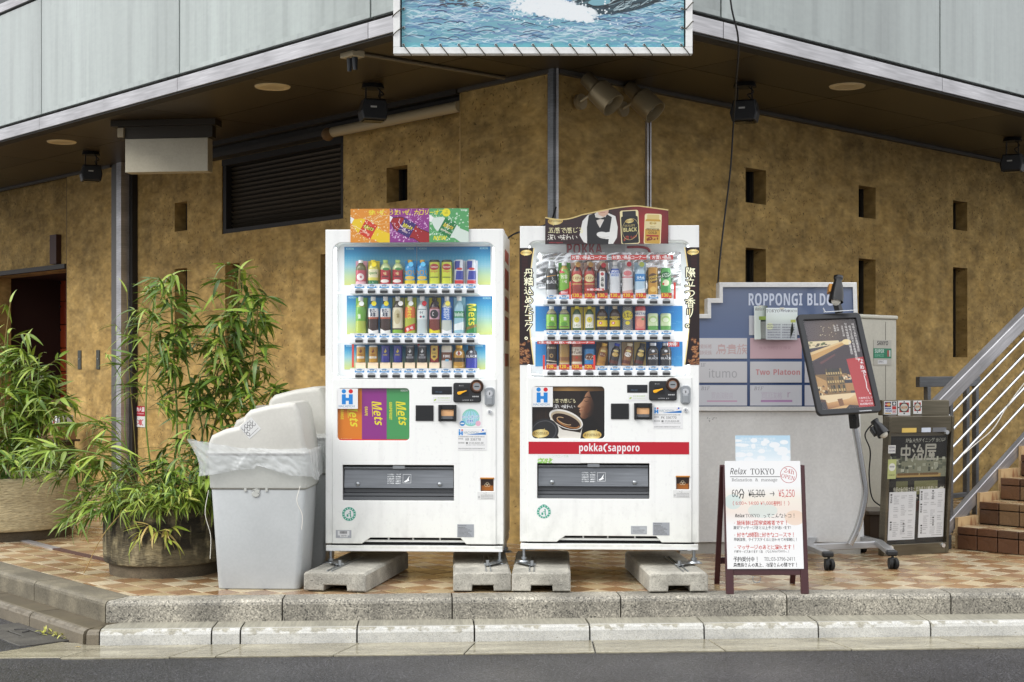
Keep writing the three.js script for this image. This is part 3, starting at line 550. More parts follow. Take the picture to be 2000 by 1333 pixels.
function aromax(g, x, y, w) {
  const h = w * .5; ell(g, lg(g, x - w / 2, y, x + w / 2, y, '#c9a24a', '#f6e7a6', '#d9b561'), x, y, w / 2, h / 2, -.06); poly(g, '#e6cc80', [[x + w * .1, y - h * .4], [x + w * .26, y - h * .62], [x + w * .22, y - h * .35]]); poly(g, '#e6cc80', [[x - w * .2, y + h * .4], [x - w * .14, y + h * .62], [x - w * .05, y + h * .4]]);
  T(g, 'aromax', x, y - h * .28, w * .25, { c: '#3a2410', f: 'serif', al: 'c', sx: .95 });
}
function beanCan(g, x, y, w, h, c, cap, rot, draw) { g.save(); g.translate(x, y); g.rotate(rot); g.shadowBlur = 0; rrect(g, '#fff0b8', -w / 2 - 7, -h / 2 - 7, w + 14, h + 14, 16); rrect(g, cap, -w * .4, -h / 2, w * .8, h * .2, 6); rrect(g, c, -w / 2, -h * .34, w, h * .84, 12); draw(g, w, h); g.restore(); }
const prTopR = print(960, 300, (g, w, h) => {
  rect(g, '#2a0d13', 0, 0, w, h); for (let i = 0; i < 260; i++) rect(g, `rgba(${floor(rr(80, 150))},20,30,${rr(.05, .3)})`, rr(0, 560), rr(0, h), rr(20, 90), 2.5);
  const q = g.createRadialGradient(800, 150, 30, 800, 150, 260); q.addColorStop(0, '#b32a22'); q.addColorStop(.6, '#7c1519'); q.addColorStop(1, '#3a0d12'); g.fillStyle = q; g.fillRect(520, 0, 440, h);
  // waiter in a white shirt and black waistcoat, face above the mouth cut off by the panel's edge
  poly(g, '#f4f3ef', [[395, 62], [470, 50], [548, 84], [566, 170], [560, 250], [530, 300], [340, 300], [300, 285], [268, 230], [292, 120], [335, 72]]);
  poly(g, '#17161a', [[340, 76], [385, 62], [405, 135], [428, 175], [482, 68], [520, 92], [505, 190], [492, 300], [328, 300], [326, 170]]);
  poly(g, '#e6ded4', [[392, 66], [405, 135], [424, 170], [478, 70], [470, 40], [400, 44]]); poly(g, '#e2b9a0', [[404, 30], [498, 20], [492, 66], [455, 90], [418, 72]]); line(g, '#a8604c', 3, [[432, 56], [468, 53]]);
  poly(g, '#0e0e10', [[392, 92], [430, 102], [468, 88], [470, 112], [430, 106], [396, 118]]);
  ell(g, '#f7f6f2', 455, 232, 54, 26, .18); poly(g, '#f7f6f2', [[470, 210], [548, 200], [552, 262], [470, 262]]); line(g, '#c9c5bd', 3, [[410, 238], [452, 250], [500, 244]]);
  beanCan(g, 660, 170, 130, 250, '#141216', '#232026', -.05, (g, W, H) => { aromax(g, 0, -48, 66); T(g, 'QUALITY', 0, -22, 22, { c: '#d9c27a', f: 'serif', al: 'c', b: 1, sx: .8 }); T(g, 'BLACK', 0, 0, 42, { c: '#f0e39a', al: 'c', b: 1, sx: .82 }); T(g, '「無糖」', 0, 46, 16, { c: '#ddd', al: 'c' }); for (let i = 0; i < 12; i++) ell(g, i % 2 ? '#7a2018' : '#a8402c', rr(-52, 52), rr(72, 98), 11, 7, rr(0, 3)); g.strokeStyle = '#e3cf8a'; g.lineWidth = 3; g.beginPath(); g.ellipse(4, 16, 62, 84, .3, 0, 7); g.stroke(); });
  beanCan(g, 838, 186, 118, 224, '#d5a845', '#e8cf84', .04, (g, W, H) => { rect(g, '#efdfaa', -58, -60, 116, 62); aromax(g, 0, -46, 54); T(g, 'SWEETY', 0, -22, 12, { c: '#7a5a20', al: 'c' }); T(g, 'PREMIUM', 0, -8, 25, { c: '#3a2410', f: 'serif', al: 'c', b: 1, sx: .78 }); T(g, 'GOLD', 0, 16, 26, { c: '#3a2410', f: 'serif', al: 'c', b: 1, sx: .85 }); rect(g, '#b3262a', -48, 46, 96, 12); for (let i = 0; i < 9; i++) ell(g, '#8a3a1c', rr(-46, 46), rr(66, 88), 10, 6, rr(0, 3)); });
  aromax(g, 80, 120, 118);
  T(g, '五感で感じる', 20, 168, 47, { c: '#fdf7c0', it: .1, w: .095 }); T(g, '深い味わい', 16, 222, 47, { c: '#fffdf0', it: .1, w: .095 }); T(g, 'pokka sapporo', 30, 280, 15, { c: '#c8323a', b: 1 });
  // gold edge along the wavy top
  g.strokeStyle = '#e8cf86'; g.lineWidth = 12; g.beginPath(); for (let i = 0; i <= 60; i++) { const u = i / 60; g.lineTo(u * w, waveTop(u) * h + 4); } g.stroke();
});
function waveTop(u) { return .29 - .29 * (.5 - .5 * cos(PI * sat((u - .08) / .68))) * 1 + (u > .76 ? (u - .76) * .46 : 0) + .06 * sin(PI * sat(u / .3)); }
const hiLogo = (g, x, y, s) => { ell(g, '#1e8fe0', x + s * .2, y + s * .14, s * .13); ell(g, '#e0202c', x + s * .62, y + s * .14, s * .13); rect(g, '#1b8be0', x + s * .08, y + s * .32, s * .24, s * .62); rect(g, '#1b8be0', x + s * .5, y + s * .32, s * .24, s * .62); rect(g, '#1b8be0', x + s * .3, y + s * .54, s * .24, s * .18); };
const prHi = print(140, 140, (g, w, h) => { rect(g, '#fbfbfb', 0, 0, w, h); hiLogo(g, 22, 4, 112); T(g, 'HACHIYOH', 8, 112, 22, { c: '#4a86b8', sx: 1.02 }); });
const prAdL = print(480, 350, (g, w, h) => {
  rect(g, '#e8862a', 0, 0, w * .335, h); rect(g, '#96388f', w * .335, 0, w * .345, h); rect(g, '#4fa161', w * .68, 0, w * .32, h); rect(g, 'rgba(255,255,255,.10)', 0, 0, w, h * .06);
  [['ORANGE', .17, .19], ['GRAPE', .51, .37], ['GRAPEFRUIT', .845, .71]].forEach(([t, x, tx], i) => { g.save(); g.translate(w * (x + .03), h * .48); g.rotate(PI / 2); metsLogo(g, i ? 0 : 10, -6, 84, 0, '#f3e63c'); g.restore(); g.save(); g.translate(w * (tx - (i ? 0 : .155)) + 24, i === 0 ? 128 : i === 1 ? 122 : 92); g.rotate(PI / 2); T(g, t, 0, 0, 27, { c: '#f3e63c', b: 1, sx: .74 }); g.restore(); });
  T(g, 'KIRIN', w - 62, 8, 17, { c: '#fff', b: 1 }); T(g, '強いぜ カロリーオフ', 20, h - 14, 8, { c: '#fff' });
});
const prAdR = print(480, 350, (g, w, h) => {
  rect(g, '#241a14', 0, 0, w, h); for (let i = 0; i < 300; i++) rect(g, `rgba(90,55,30,${rr(.04, .22)})`, rr(0, w), rr(90, h), 3, rr(20, 120));
  g.fillStyle = lg(g, 0, 0, w, 0, '#6b4a22', '#c79a58', '#5a3c1c'); g.fillRect(0, 4, w, 26); rect(g, '#120e0c', 320, 30, 160, 320);
  // face in profile looking left, eyes closed
  g.fillStyle = lg(g, 290, 90, 420, 130, '#f2d2b2', '#c89470', '#5a3a28', '#1c1310'); g.beginPath(); g.moveTo(374, 32); g.quadraticCurveTo(350, 50, 347, 78); g.quadraticCurveTo(340, 86, 334, 98); g.lineTo(302, 132); g.quadraticCurveTo(300, 142, 322, 142); g.quadraticCurveTo(320, 149, 311, 153); g.quadraticCurveTo(314, 161, 322, 162); g.quadraticCurveTo(310, 167, 315, 174); g.quadraticCurveTo(326, 182, 319, 196); g.quadraticCurveTo(322, 218, 352, 218); g.quadraticCurveTo(390, 196, 440, 180); g.lineTo(440, 32); g.closePath(); g.fill();
  line(g, '#3a2218', 3.5, [[346, 96], [358, 102], [374, 98]]); line(g, '#2a1810', 5, [[346, 76], [364, 70], [386, 76]]); line(g, '#8a4436', 3, [[315, 162], [336, 164]]); g.globalAlpha = .3; ell(g, '#6a3c24', 334, 138, 12, 6); ell(g, '#6a3c24', 366, 150, 22, 30, .3); ell(g, '#6a3c24', 350, 204, 22, 9, -.4); g.globalAlpha = 1;
  g.fillStyle = '#17110f'; g.beginPath(); g.moveTo(380, 34); g.bezierCurveTo(384, 70, 416, 96, 410, 150); g.bezierCurveTo(404, 190, 400, 230, 480, 300); g.lineTo(480, 34); g.closePath(); g.fill();
  // cup of coffee
  ell(g, '#f3f0ea', 225, 222, 118, 58, .38); ell(g, '#c9b79c', 226, 226, 108, 50, .38); ell(g, '#2c1810', 226, 234, 98, 42, .38); g.strokeStyle = '#d9b68a'; g.lineWidth = 5; g.beginPath(); g.ellipse(214, 232, 52, 18, .4, .4, 4.4); g.stroke(); g.lineWidth = 9; g.strokeStyle = '#a9713f'; g.beginPath(); g.ellipse(236, 238, 80, 30, .38, 0, 2.6); g.stroke();
  poly(g, '#e9e4da', [[118, 184], [122, 240], [180, 350], [320, 350], [334, 270], [320, 310], [200, 290], [130, 225]]);
  ell(g, '#2a2a2c', 80, 300, 96, 84, -.2); g.strokeStyle = '#5a5a5e'; g.lineWidth = 5; g.beginPath(); g.ellipse(80, 300, 80, 68, -.2, 0, 7); g.stroke();
  T(g, '五感で感じる', 118, 82, 29, { c: '#f6efc0', w: .1, it: .08 }); T(g, '深い味わい', 140, 120, 29, { c: '#fff', w: .1, it: .08 }); aromax(g, 56, 316, 112); aromax(g, 398, 326, 124);
});
const wearNo = (g, no) => {
  rect(g, '#fafafa', 0, 0, 200, 140); hiLogo(g, 4, 2, 42); T(g, 'HACHIYOH', 40, 14, 22, { c: '#8fa6b4', sx: .95 }); poly(g, '#1b78c8', [[60, 38], [192, 22], [192, 38]]); ell(g, '#3a5fd0', 172, 8, 6); ell(g, '#e8a090', 162, 16, 3);
  scrib(g, '#8a8a8a', 4, 46, 180, 9, 18); scrib(g, '#666', 4, 60, 34, 9, 4); T(g, no, 52, 58, 22, { c: '#444', sx: 1 }); scrib(g, '#666', 4, 86, 42, 9, 5); rect(g, '#777', 56, 86, 14, 11); T(g, '0120-8263-88', 78, 84, 16, { c: '#555', sx: 1 }); scrib(g, '#aaa', 56, 100, 130, 8, 14); scrib(g, '#777', 4, 124, 180, 8, 20);
};
const prNoL = print(200, 140, (g) => wearNo(g, 'KR 336778')), prNoR = print(200, 140, (g) => wearNo(g, 'PK 336770'));
const prPump = print(150, 150, (g, w, h) => { rect(g, '#fafafa', 0, 0, w, h); ell(g, '#8fdcc4', 76, 86, 56); ell(g, '#a9dff0', 76, 88, 50); g.strokeStyle = '#7fcdb4'; g.lineWidth = 2; for (let i = -2; i < 3; i++) { g.beginPath(); g.ellipse(76, 88, abs(i) * 20 + 2, 50, 0, 0, 7); g.stroke(); } T(g, 'ヒートポンプ', 18, 72, 20, { c: '#2f7fd0', w: .11, out: '#fff', ow: .2, sx: .95 }); T(g, '自販キ', 48, 98, 22, { c: '#2f7fd0', w: .11, out: '#fff', ow: .2 }); ell(g, '#2f8fd6', 22, 124, 17); rect(g, '#fff', 10, 120, 24, 8); ell(g, '#f2bcd2', 124, 124, 17); });
const prEco = print(120, 40, (g, w, h) => { rect(g, '#fafafa', 0, 0, w, h); ell(g, '#b7d66a', 14, 22, 9, 5, -.7); scrib(g, '#c4dca0', 30, 4, 80, 11, 7); scrib(g, '#d6e4c0', 30, 20, 80, 9, 8); });
const prMan = print(96, 96, (g, w, h) => { rect(g, '#fafafa', 0, 0, w, h); g.strokeStyle = '#2fa78a'; g.lineWidth = 15; g.beginPath(); g.arc(48, 48, 38, 0, 7); g.stroke(); for (let i = 0; i < 14; i++) { g.save(); g.translate(48, 48); g.rotate(i * PI / 7 + .2); rect(g, '#d9f0e8', -4, -43, 7, 9); g.restore(); } ell(g, '#2fa78a', 56, 32, 5); line(g, '#2fa78a', 7, [[57, 40], [56, 54], [60, 68]]); line(g, '#2fa78a', 3, [[55, 42], [42, 46]]); rect(g, '#2fa78a', 32, 50, 12, 16); });
const prBar = print(110, 56, (g, w, h) => { rect(g, '#b9bcc0', 0, 0, w, h); rect(g, '#f2f2f2', 14, 6, 82, 32); for (let i = 0; i < 20; i++) rect(g, '#333', 28 + i * 2.6, 8, rr(.8, 1.8), 18); rect(g, '#f2f2f2', 30, 34, 54, 16); T(g, '336778', 36, 35, 12); });
const prPlate = print(130, 104, (g, w, h) => { rect(g, '#aeb2b8', 0, 0, w, h); T(g, 'Panasonic', 8, 4, 14, { c: '#444' }); for (let i = 0; i < 8; i++) scrib(g, '#666', 8, 22 + i * 10, rr(50, 112), 8, 12); });
const prPlate2 = print(130, 64, (g, w, h) => { rect(g, '#c2c6ca', 0, 0, w, h); g.strokeStyle = '#777'; g.strokeRect(6, 6, w - 12, h - 12); T(g, '0120-8263', 14, 10, 12, { c: '#555' }); scrib(g, '#666', 14, 28, 96, 9, 10); scrib(g, '#666', 14, 42, 90, 9, 10); });
const prLcd = print(150, 58, (g, w, h) => { rect(g, '#1b1f26', 0, 0, w, h); rect(g, '#10141a', 0, 30, w, 26); T(g, '売切', 96, 6, 14, { c: '#4a4a3c' }); T(g, 'PPA SIZE', 26, 34, 16, { c: '#6f8fae', sx: .8 }); });
const prCoin = print(200, 150, (g, w, h) => { rect(g, '#232427', 0, 0, w, h); T(g, 'おつり', 36, 12, 13, { c: '#ddd', w: .12 }); rrect(g, '#0d0c0b', 30, 40, 84, 66, 6); T(g, '返レバー', 40, 96, 9, { c: '#999' }); for (let i = 0; i < 4; i++) ell(g, '#c9c9c9', 146 + i * 13, 108, 6); T(g, '硬貨は1000円札まで', 50, 134, 10, { c: '#eee', w: .14, sx: 1.3 }); });
const prCaut = print(120, 48, (g, w, h) => { rect(g, '#f4f4f2', 0, 0, w, h); T(g, '〜ご注意', 42, 4, 12, { c: '#555' }); for (let i = 0; i < 3; i++) scrib(g, '#999', 24, 18 + i * 10, 88, 8, 12); ell(g, '#ccc', 12, 34, 8); });
const prReturn = print(90, 90, (g, w, h) => { rect(g, '#6a3c16', 0, 0, w, h); rect(g, '#c07a2c', 0, 0, w, 10); rect(g, '#3a2210', 6, 12, 78, 40); rect(g, '#b06820', 6, 52, 78, 34); for (const [x, y] of [[36, 50], [54, 50], [45, 40]]) { g.strokeStyle = '#e8d8b8'; g.lineWidth = 3; g.beginPath(); g.arc(x, y, 9, 0, 7); g.stroke(); } T(g, '返却口', 22, 16, 16, { c: '#caa' }); });
const prFlap = print(200, 70, (g, w, h) => { rect(g, 'rgba(0,0,0,0)', 0, 0, w, h); for (let i = 0; i < 5; i++) { scrib(g, '#e8eaec', 4, 4 + i * 13, 52, 9, 7); scrib(g, '#e8eaec', 66, 4 + i * 13, 40, 9, 5); } g.strokeStyle = '#eef0f2'; g.lineWidth = 2; g.strokeRect(122, 8, 60, 50); poly(g, '#f2f4f5', [[130, 50], [150, 40], [172, 14], [164, 36], [170, 44], [140, 54]]); });
const prPokka = print(960, 72, (g, w, h) => { rect(g, '#c8102a', 0, 0, w, h); T(g, 'pokka', 300, 6, 60, { c: '#fff', b: 1, sx: .82 }); T(g, 'sapporo', 475, 6, 60, { c: '#fff', b: 1, sx: .82 }); line(g, '#fff', 9, [[470, 14], [456, 22], [452, 40], [462, 56]]); });
const prGreen = print(280, 56, (g, w, h) => { rect(g, '#fafafa', 0, 0, w, h); for (let i = 0; i < 60; i++) ell(g, ['#a8d878', '#8ccc60', '#c0e490'][i % 3], rr(0, 96), rr(26, 56), 6, 4, rr(0, 3)); T(g, 'ノンフロンで消費電力', 86, 2, 18, { c: '#c8dcc0', w: .08 }); T(g, '省エネ', 200, 26, 20, { c: '#9ab4a0' }); });
const prBack = print(256, 160, (g, w, h) => { g.fillStyle = lg(g, 0, 0, 0, h, '#2486c8', '#52b6e6', '#a2def0', '#d4eebc', '#e6ee8e'); g.fillRect(0, 0, w, h); for (let y = 44; y < 100; y += 9) for (let x = 6; x < w; x += 11) ell(g, 'rgba(255,255,255,.10)', x, y, 3.4); T(g, 'KIRIN', w - 38, 3, 11, { c: '#dff' }); T(g, 'KIRIN', 6, 3, 11, { c: '#dff' }); });
const prBackB = print(256, 100, (g, w, h) => { g.fillStyle = lg(g, 0, 0, 0, h, '#1a78c8', '#1f8fdc', '#63b8ea'); g.fillRect(0, 0, w, h); g.fillStyle = lg(g, 0, 0, w, 0, '#3fa6e8', '#1d5fae', '#1d5fae', '#3fa6e8'); g.globalAlpha = .55; g.fillRect(0, 0, w, h); g.globalAlpha = 1; for (let i = 0; i < 14; i++) rect(g, 'rgba(200,235,255,.25)', rr(0, w), rr(20, h), rr(14, 40), 2); });
const prPokkaBig = print(400, 80, (g, w, h) => { rect(g, '#c7c9cb', 0, 0, w, h); T(g, 'POKKA', 0, -6, 92, { c: '#a8303a', b: 1, sx: .82 }); });
const prTag = ['¥120', '¥130', '¥150'].map((p) => print(56, 22, (g, w, h) => { rect(g, '#f2f4f6', 0, 0, w, h); g.fillStyle = '#3f8fcf'; g.beginPath(); g.ellipse(28, 22, 25, 21, 0, PI, 0); g.fill(); rrect(g, '#f4f8fb', 10, 6, 36, 9, 4); T(g, p, 28, 5, 10, { c: '#333', b: 1, al: 'c' }); rect(g, '#8cc0e8', 12, 17, 32, 2); }));
const bigTag = (p) => print(84, 50, (g, w, h) => { rect(g, '#d22222', 0, 0, w, h); T(g, p, 1, 3, 42, { c: '#fbe92e', b: 1, sx: .82 }); T(g, '円', 62, 26, 20, { c: '#fbe92e', w: .14 }); });
const prBig = { 130: bigTag('130'), 110: bigTag('110'), 120: bigTag('120') };
const prDeal = print(300, 42, (g, w, h) => { rect(g, '#d2372f', 0, 0, w, h); T(g, 'お買い得品コーナー', 6, 5, 32, { c: '#fff', w: .14 }); });
const prDealS = print(200, 42, (g, w, h) => { rect(g, '#d2372f', 0, 0, w, h); T(g, 'お買い得品', 16, 5, 33, { c: '#fff', w: .14 }); });
const prToku = print(100, 42, (g, w, h) => { rect(g, '#d2372f', 0, 0, w, h); T(g, 'お得!', 8, 4, 34, { c: '#fff', w: .15 }); });
const strip = (txt, flip, sz) => print(116, 920, (g, w, h) => {
  g.save(); if (flip) { g.translate(w, 0); g.scale(-1, 1); }
  const edge = (y) => 116 - 42 * sin(PI * sat(y / h)) * (y < 480 ? 1 : .9);
  const P0 = []; for (let y = 0; y <= h; y += 20) P0.push([edge(y), y]);
  poly(g, '#e9d59a', [[0, 0], ...P0.map(([x, y]) => [x, y]), [0, h]]); poly(g, '#1d0d0e', [[0, 0], ...P0.map(([x, y]) => [x - 9, y]), [0, h]]);
  for (let i = 0; i < 40; i++) rect(g, 'rgba(120,40,40,.35)', 20, 60 + i * 11, 44, 4);
  for (let i = 0; i < 34; i++) { const x = rr(6, 76), y = h - 10 - Math.pow(rnd(), 2) * 190; ell(g, ['#5a3420', '#7a4a2c', '#8a5a38'][i % 3], x, y, 15, 10, rr(0, 3)); line(g, '#c9a070', 2.5, [[x - 8, y - 3], [x + 8, y + 3]]); }
  g.restore(); aromax(g, flip ? 68 : 52, 38, 88);
  T(g, txt, flip ? 6 : 34, 158, sz, { c: '#fbf7d4', w: .1, out: '#0c0708', ow: .18, v: 1, gap: -.03 });
});
const prStripL = strip('丹精込めたコク。', false, 71), prStripR = strip('際立つ香り。', true, 79);

// ---------------------------------------------------------------- vending machines
const mTagWhite = M(0xeeeff0, .45), mButton = M(0x1b1c1e, .3), mBtnTop = M(0x9fa2a4, .4), mPaneClear = P(0xffffff, .02, 0, { transmission: 1, thickness: 0, ior: 1.45, side: THREE.DoubleSide });
const mRedSide = M(0xa8301e, .5), mSide = M(0xcfc8ba, .5), mYellow = M(0xe8a818, .4), mPeach = M(0xd9a878, .4);
function machine(o) {
  const { cx, by, d, s } = o, X = (px) => (px - cx) * s, Y = (py) => (by - py) * s, dy = o.dy, q = (py) => Y(py + dy), r = (px) => X(px + o.dx); // q, r: features measured on the left machine
  const m = thing('vending_machine', o.label, 'vending machine', [gx(cx, d), gy(by, d), -d], -.05, 'vending machines on the pavement');
  const sp = (x0, x1, y1, y0, z0, z1, R) => span(r(x0), r(x1), q(y0), q(y1), z0, z1, R); // px: left, right, top, bottom
  // carcass and door
  mk('cabinet', sp(635, 983, o.top, 1063, -.74, -.165, .006), mWhite, m);
  mk('door_frame', extr(shapeOf([[r(634), q(1063)], [r(704), q(1063)], [r(704), q(1048)], [r(912), q(1048)], [r(912), q(1063)], [r(983.5), q(1063)], [r(983.5), q(o.top)], [r(634), q(o.top)]], [roundRect(r(649), q(742), r(966), q(474), .05), roundRect(r(657), q(862), r(800.5), q(758), .022), roundRect(r(667), q(979.5), r(888), q(908), .003), roundRect(r(938), q(960.5), r(965.5), q(932.5), .002)]), .16, .004, 2).translate(0, 0, -.16), mWhite, m);
  mk('display_back', sp(640, 975, 460, 745, -.17, -.155), mInner, m);
  const notch = [[r(648), q(1063)], [r(706), q(1063)], [r(723), q(1051)], [r(900), q(1051)], [r(911), q(1063)], [r(969), q(1063)], [r(969), q(741)], [r(648), q(741)]];
  const hole = (x0, x1, y0, y1, R) => roundRect(r(x0), q(y1), r(x1), q(y0), R);
  mk('front_panel', extr(shapeOf(notch, [hole(658, 799.5, 759, 861, .022), hole(668, 887, 909, 978.5, .003), hole(939, 964.5, 933.5, 959.5, .002)]), .03, .003, 2).translate(0, 0, -.024), mWhite, m);
  mk('vent_grille', [sp(700, 915, 1056, 1060, -.03, -.012), ...[758, 806, 859].map((x) => sp(x - 1.5, x + 1.5, 1049, 1057, -.03, -.013))], mWhite, m);
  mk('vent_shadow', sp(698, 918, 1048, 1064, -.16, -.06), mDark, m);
  mk('plinth', sp(645, 975, 1061, 1068, -.7, -.03), mDark, m);
  mk('base_plate', sp(635, 982, 1066.5, 1078, -.72, .004, .004), mWhite, m);
  for (const [x, z] of [[641, -.06], [975, -.06], [641, -.66], [975, -.66]]) {
    const f = mk('levelling_foot', [cyl(.009, .009, .082, r(x), q(1078) - .04, z, 12), cyl(.02, .02, .014, r(x), q(1078) - .058, z, 6), cyl(.034, .04, .01, r(x), q(1078) - .074, z, 20), span(r(x) - .045, r(x) + .045, q(1078) - .082, q(1078) - .078, z - .03, z + .03)], mZinc, m); f.name = 'levelling_foot';
  }
  // right flank lettering
  for (const [a, b] of [[482, 506], [520, 560], [576, 604], [616, 664], [690, 716]]) mk('flank_letter', span(r(983) , r(983) + .0015, q(b), q(a), -.58, -.2), mRedSide, m);
  // delivery bay
  mks('bay_lining', [sp(666, 889, 905, 982, -.16, -.15), sp(666, 668, 905, 982, -.15, -.03), sp(887, 889, 905, 982, -.15, -.03), sp(666, 889, 978.5, 982, -.15, -.03), sp(666, 889, 905, 909, -.15, -.03)], mBlackM, m);
  const fl = mk('flap', [box(r(885) - r(670), .118, .006).rotateX(-.16).translate((r(885) + r(670)) / 2, q(935), -.03), cyl(.008, .008, r(885) - r(670), 0, 0, 0, 10).rotateZ(PI / 2).translate((r(885) + r(670)) / 2, q(915), -.02)], P(0x8d9196, .3, .55, { map: brush }), m);
  for (const x of [697, 858.5]) mk('knob', new THREE.SphereGeometry(.013, 14, 10).scale(1, 1, .7).translate(r(x), q(946.5), -.016), mZinc, fl);
  const ft = mapTo(new THREE.PlaneGeometry(r(806) - r(754), q(927) - q(950)), prFlap, -(r(806) - r(754)) / 2, -(q(927) - q(950)) / 2, (r(806) - r(754)) / 2, (q(927) - q(950)) / 2).rotateX(-.16).translate((r(806) + r(754)) / 2, q(937), -.0252);
  mk('flap_print', ft, prFlap.S.cut, fl);
  mks('bay_ledge', [sp(669, 886, 956, 964, -.1, -.04), sp(669, 886, 965, 970, -.1, -.026), sp(669, 886, 971.5, 978, -.1, -.014)], mGrey, m); mk('latch', sp(766, 790, 910, 917, -.03, -.01, .003), mZinc, m);
  // coin return
  sticker('coin_return', prReturn, r(939), r(964.5), q(959.5), q(933.5), -.012, m); mk('return_lip', sp(938, 965.5, 932.8, 935.4, -.01, .012, .002), M(0xb4772c, .5), m);
  // advertising window
  sticker('poster', o.ad, r(658), r(799.5), q(861), q(759), -.014, m); if (o.adLip) mk('poster_edge', sp(660, 798, 859, 861.5, -.012, -.004), M(0xb83238, .5), m);
  sticker('logo_sticker', prHi, r(658), r(698.5), q(799), q(759.5), .0075, m);
  // payment fittings
  mk('bill_plate', sp(812, 847, 792, 822.5, 0, .012, .003), mBlackP, m);
  const bs = mk('bill_slot', [sp(857, 862, 791, 823, 0, .03, .003), sp(887, 892, 791, 823, 0, .03, .003), sp(862, 887, 791, 800, 0, .02, .002), sp(862, 887, 819, 823, 0, .012, .002)], mBlackP, m); mk('bill_mouth', sp(862, 887, 800, 813, .004, .012, .002), mPeach, bs); mk('bill_tongue', sp(863, 886, 813, 819, .004, .02, .002), mGrey, bs);
  mk('price_display', sp(843.5, 883, 755.5, 771, 0, .0085, .002), mBlackP, m); sticker('display_text', prLcd, r(844.5), r(882), q(770), q(756.5), .0095, m);
  const cp = mk('coin_panel', extr(shapeOf(roundRect(r(886), q(786), r(940), q(748), .012)), .016, .003, 2).translate(0, 0, .002), mBlackP, m);
  sticker('coin_print', prCoin, r(888), r(938), q(784.5), q(749.5), .0186, cp);
  mk('coin_ring', new THREE.TorusGeometry(.033, .0075, 10, 32).translate(r(932), q(755), .022), M(0x3a2a22, .35, .5), cp); mk('ring_trim', new THREE.TorusGeometry(.0245, .002, 8, 28).translate(r(932), q(755), .027), M(0x9a6a4c, .3, .8), cp); mk('coin_disc', cyl(.024, .024, .018, 0, 0, 0, 28).rotateX(PI / 2).translate(r(932), q(755), .014), mZinc, cp); mk('coin_slit', box(.026, .005, .003, r(932), q(755), .0243), mDark, cp);
  mk('return_lever', extr(shapeOf([[-.036, -.006], [-.03, -.013], [-.018, -.012], [0, -.001], [.02, .008], [.018, .013], [-.004, .008], [-.022, .006], [-.034, .003]]), .01, .002).translate(r(906), q(767), .019), mYellow, cp);
  const lk = mk('door_lock', extr(shapeOf(roundRect(r(947), q(793.5), r(966.5), q(756.5), .02)), .014, .003, 2).translate(0, 0, .002), mZinc, m); mk('lock_barrel', cyl(.018, .018, .016, 0, 0, 0, 20).rotateX(PI / 2).translate(r(957), q(769), .016), mChrome, lk); mk('lock_handle', rbox(.032, .05, .012, .005, r(957), q(783), .018), mZinc, lk); mk('keyway', box(.004, .014, .003, r(957), q(769), .025), mDark, lk);
  const kh = mk('key_cylinder', cyl(.012, .012, .012, 0, 0, 0, 18).rotateX(PI / 2).translate(r(957) + (o.no === prNoR ? 0 : 0), q(805), .01), mChrome, m); mk('keyway', box(.003, .01, .002, r(957), q(805), .0168), mDark, kh);
  // stickers
  sticker('eco_sticker', prEco, r(846), r(882), q(787), q(775), .0067, m); if (o.pump) sticker('round_sticker', prPump, r(897), r(942), q(835), q(790), .0067, m);
  sticker('number_sticker', o.no, r(894.5), r(951.5), q(o.pump ? 880 : 841), q(o.pump ? 838 : 799), .0067, m);
  const disc = mapTo(cyl(r(695) - r(681), r(695) - r(681), .0012, 0, 0, 0, 32).rotateX(PI / 2).translate(r(681), q(1005 - (o.pump ? 0 : 2)), .0067), prMan, r(667), q(1019), r(695), q(991)); mk('litter_sticker', disc, prMan.S.gloss, m);
  if (o.pump) sticker('barcode_plate', prBar, r(655), r(685.5), q(1052), q(1036.5), .0067, m);
  else { sticker('data_plate', prPlate2, r(851), r(882), q(1047), q(1031), .0067, m); const sw = sticker('brand_band', prPokka, r(651), r(964), q(891), q(867), .0067, m); sticker('leaf_sticker', prGreen, r(669), r(752), q(909), q(892), .0067, m); }
  sticker('maker_plate', prPlate, r(893.5), r(926), q(1049), q(1024), .0067, m); sticker('caution_sticker', prCaut, r(933), r(966), q(975), q(960.5), .0067, m);
  // shelves: rail, price tags and buttons
  o.rows.forEach((w, k) => {
    const sh = mk('shelf', [span(X(w.x0), X(w.x1), Y(w.base + 8.6), Y(w.base), -.16, -.045), span(X(w.x0 - 2), X(w.x1 + 2), Y(w.base + 20), Y(w.base + 8.4), -.16, -.028, .004)], mInner, m);
    w.cols.forEach((c, i) => {
      const big = w.big && w.big[i];
      if (big) sticker('price_card', prBig[big], X(c - 10), X(c + 10.6), Y(w.base + 7.5), Y(w.base - 3), -.034, sh); else sticker('price_tag', prTag[(i + k) % 3], X(c - 10.5), X(c + 10.5), Y(w.base + 8), Y(w.base + .6), -.0432, sh);
      const bt = new THREE.CylinderGeometry(1, 1, .012, 20, 1).rotateX(PI / 2);
      mk('select_button', [span(X(c - 7.5), X(c + 7.5), Y(w.base + 18), Y(w.base + 13), -.03, -.02, .003)], mButton, sh); mk('button_lens', boxUV(bt).scale(.0225, .012, .7).translate(X(c), Y(w.base + 12.4), -.027), mBtnTop, sh);
    });
    mk('shelf_wire', bar([X(w.x0 - 34), Y(w.base + 17), -.06], [X(w.x0 - 2), Y(w.base + 17), -.06], .0035), mInner, sh);
    for (const b of w.back) { const pr = b[4] || prBack; const st = sticker('backing_print', pr, X(b[0]), X(b[1]), Y(b[3]), Y(b[2]), -.152 + (b[5] || 0), m, 'matte'); }
  });
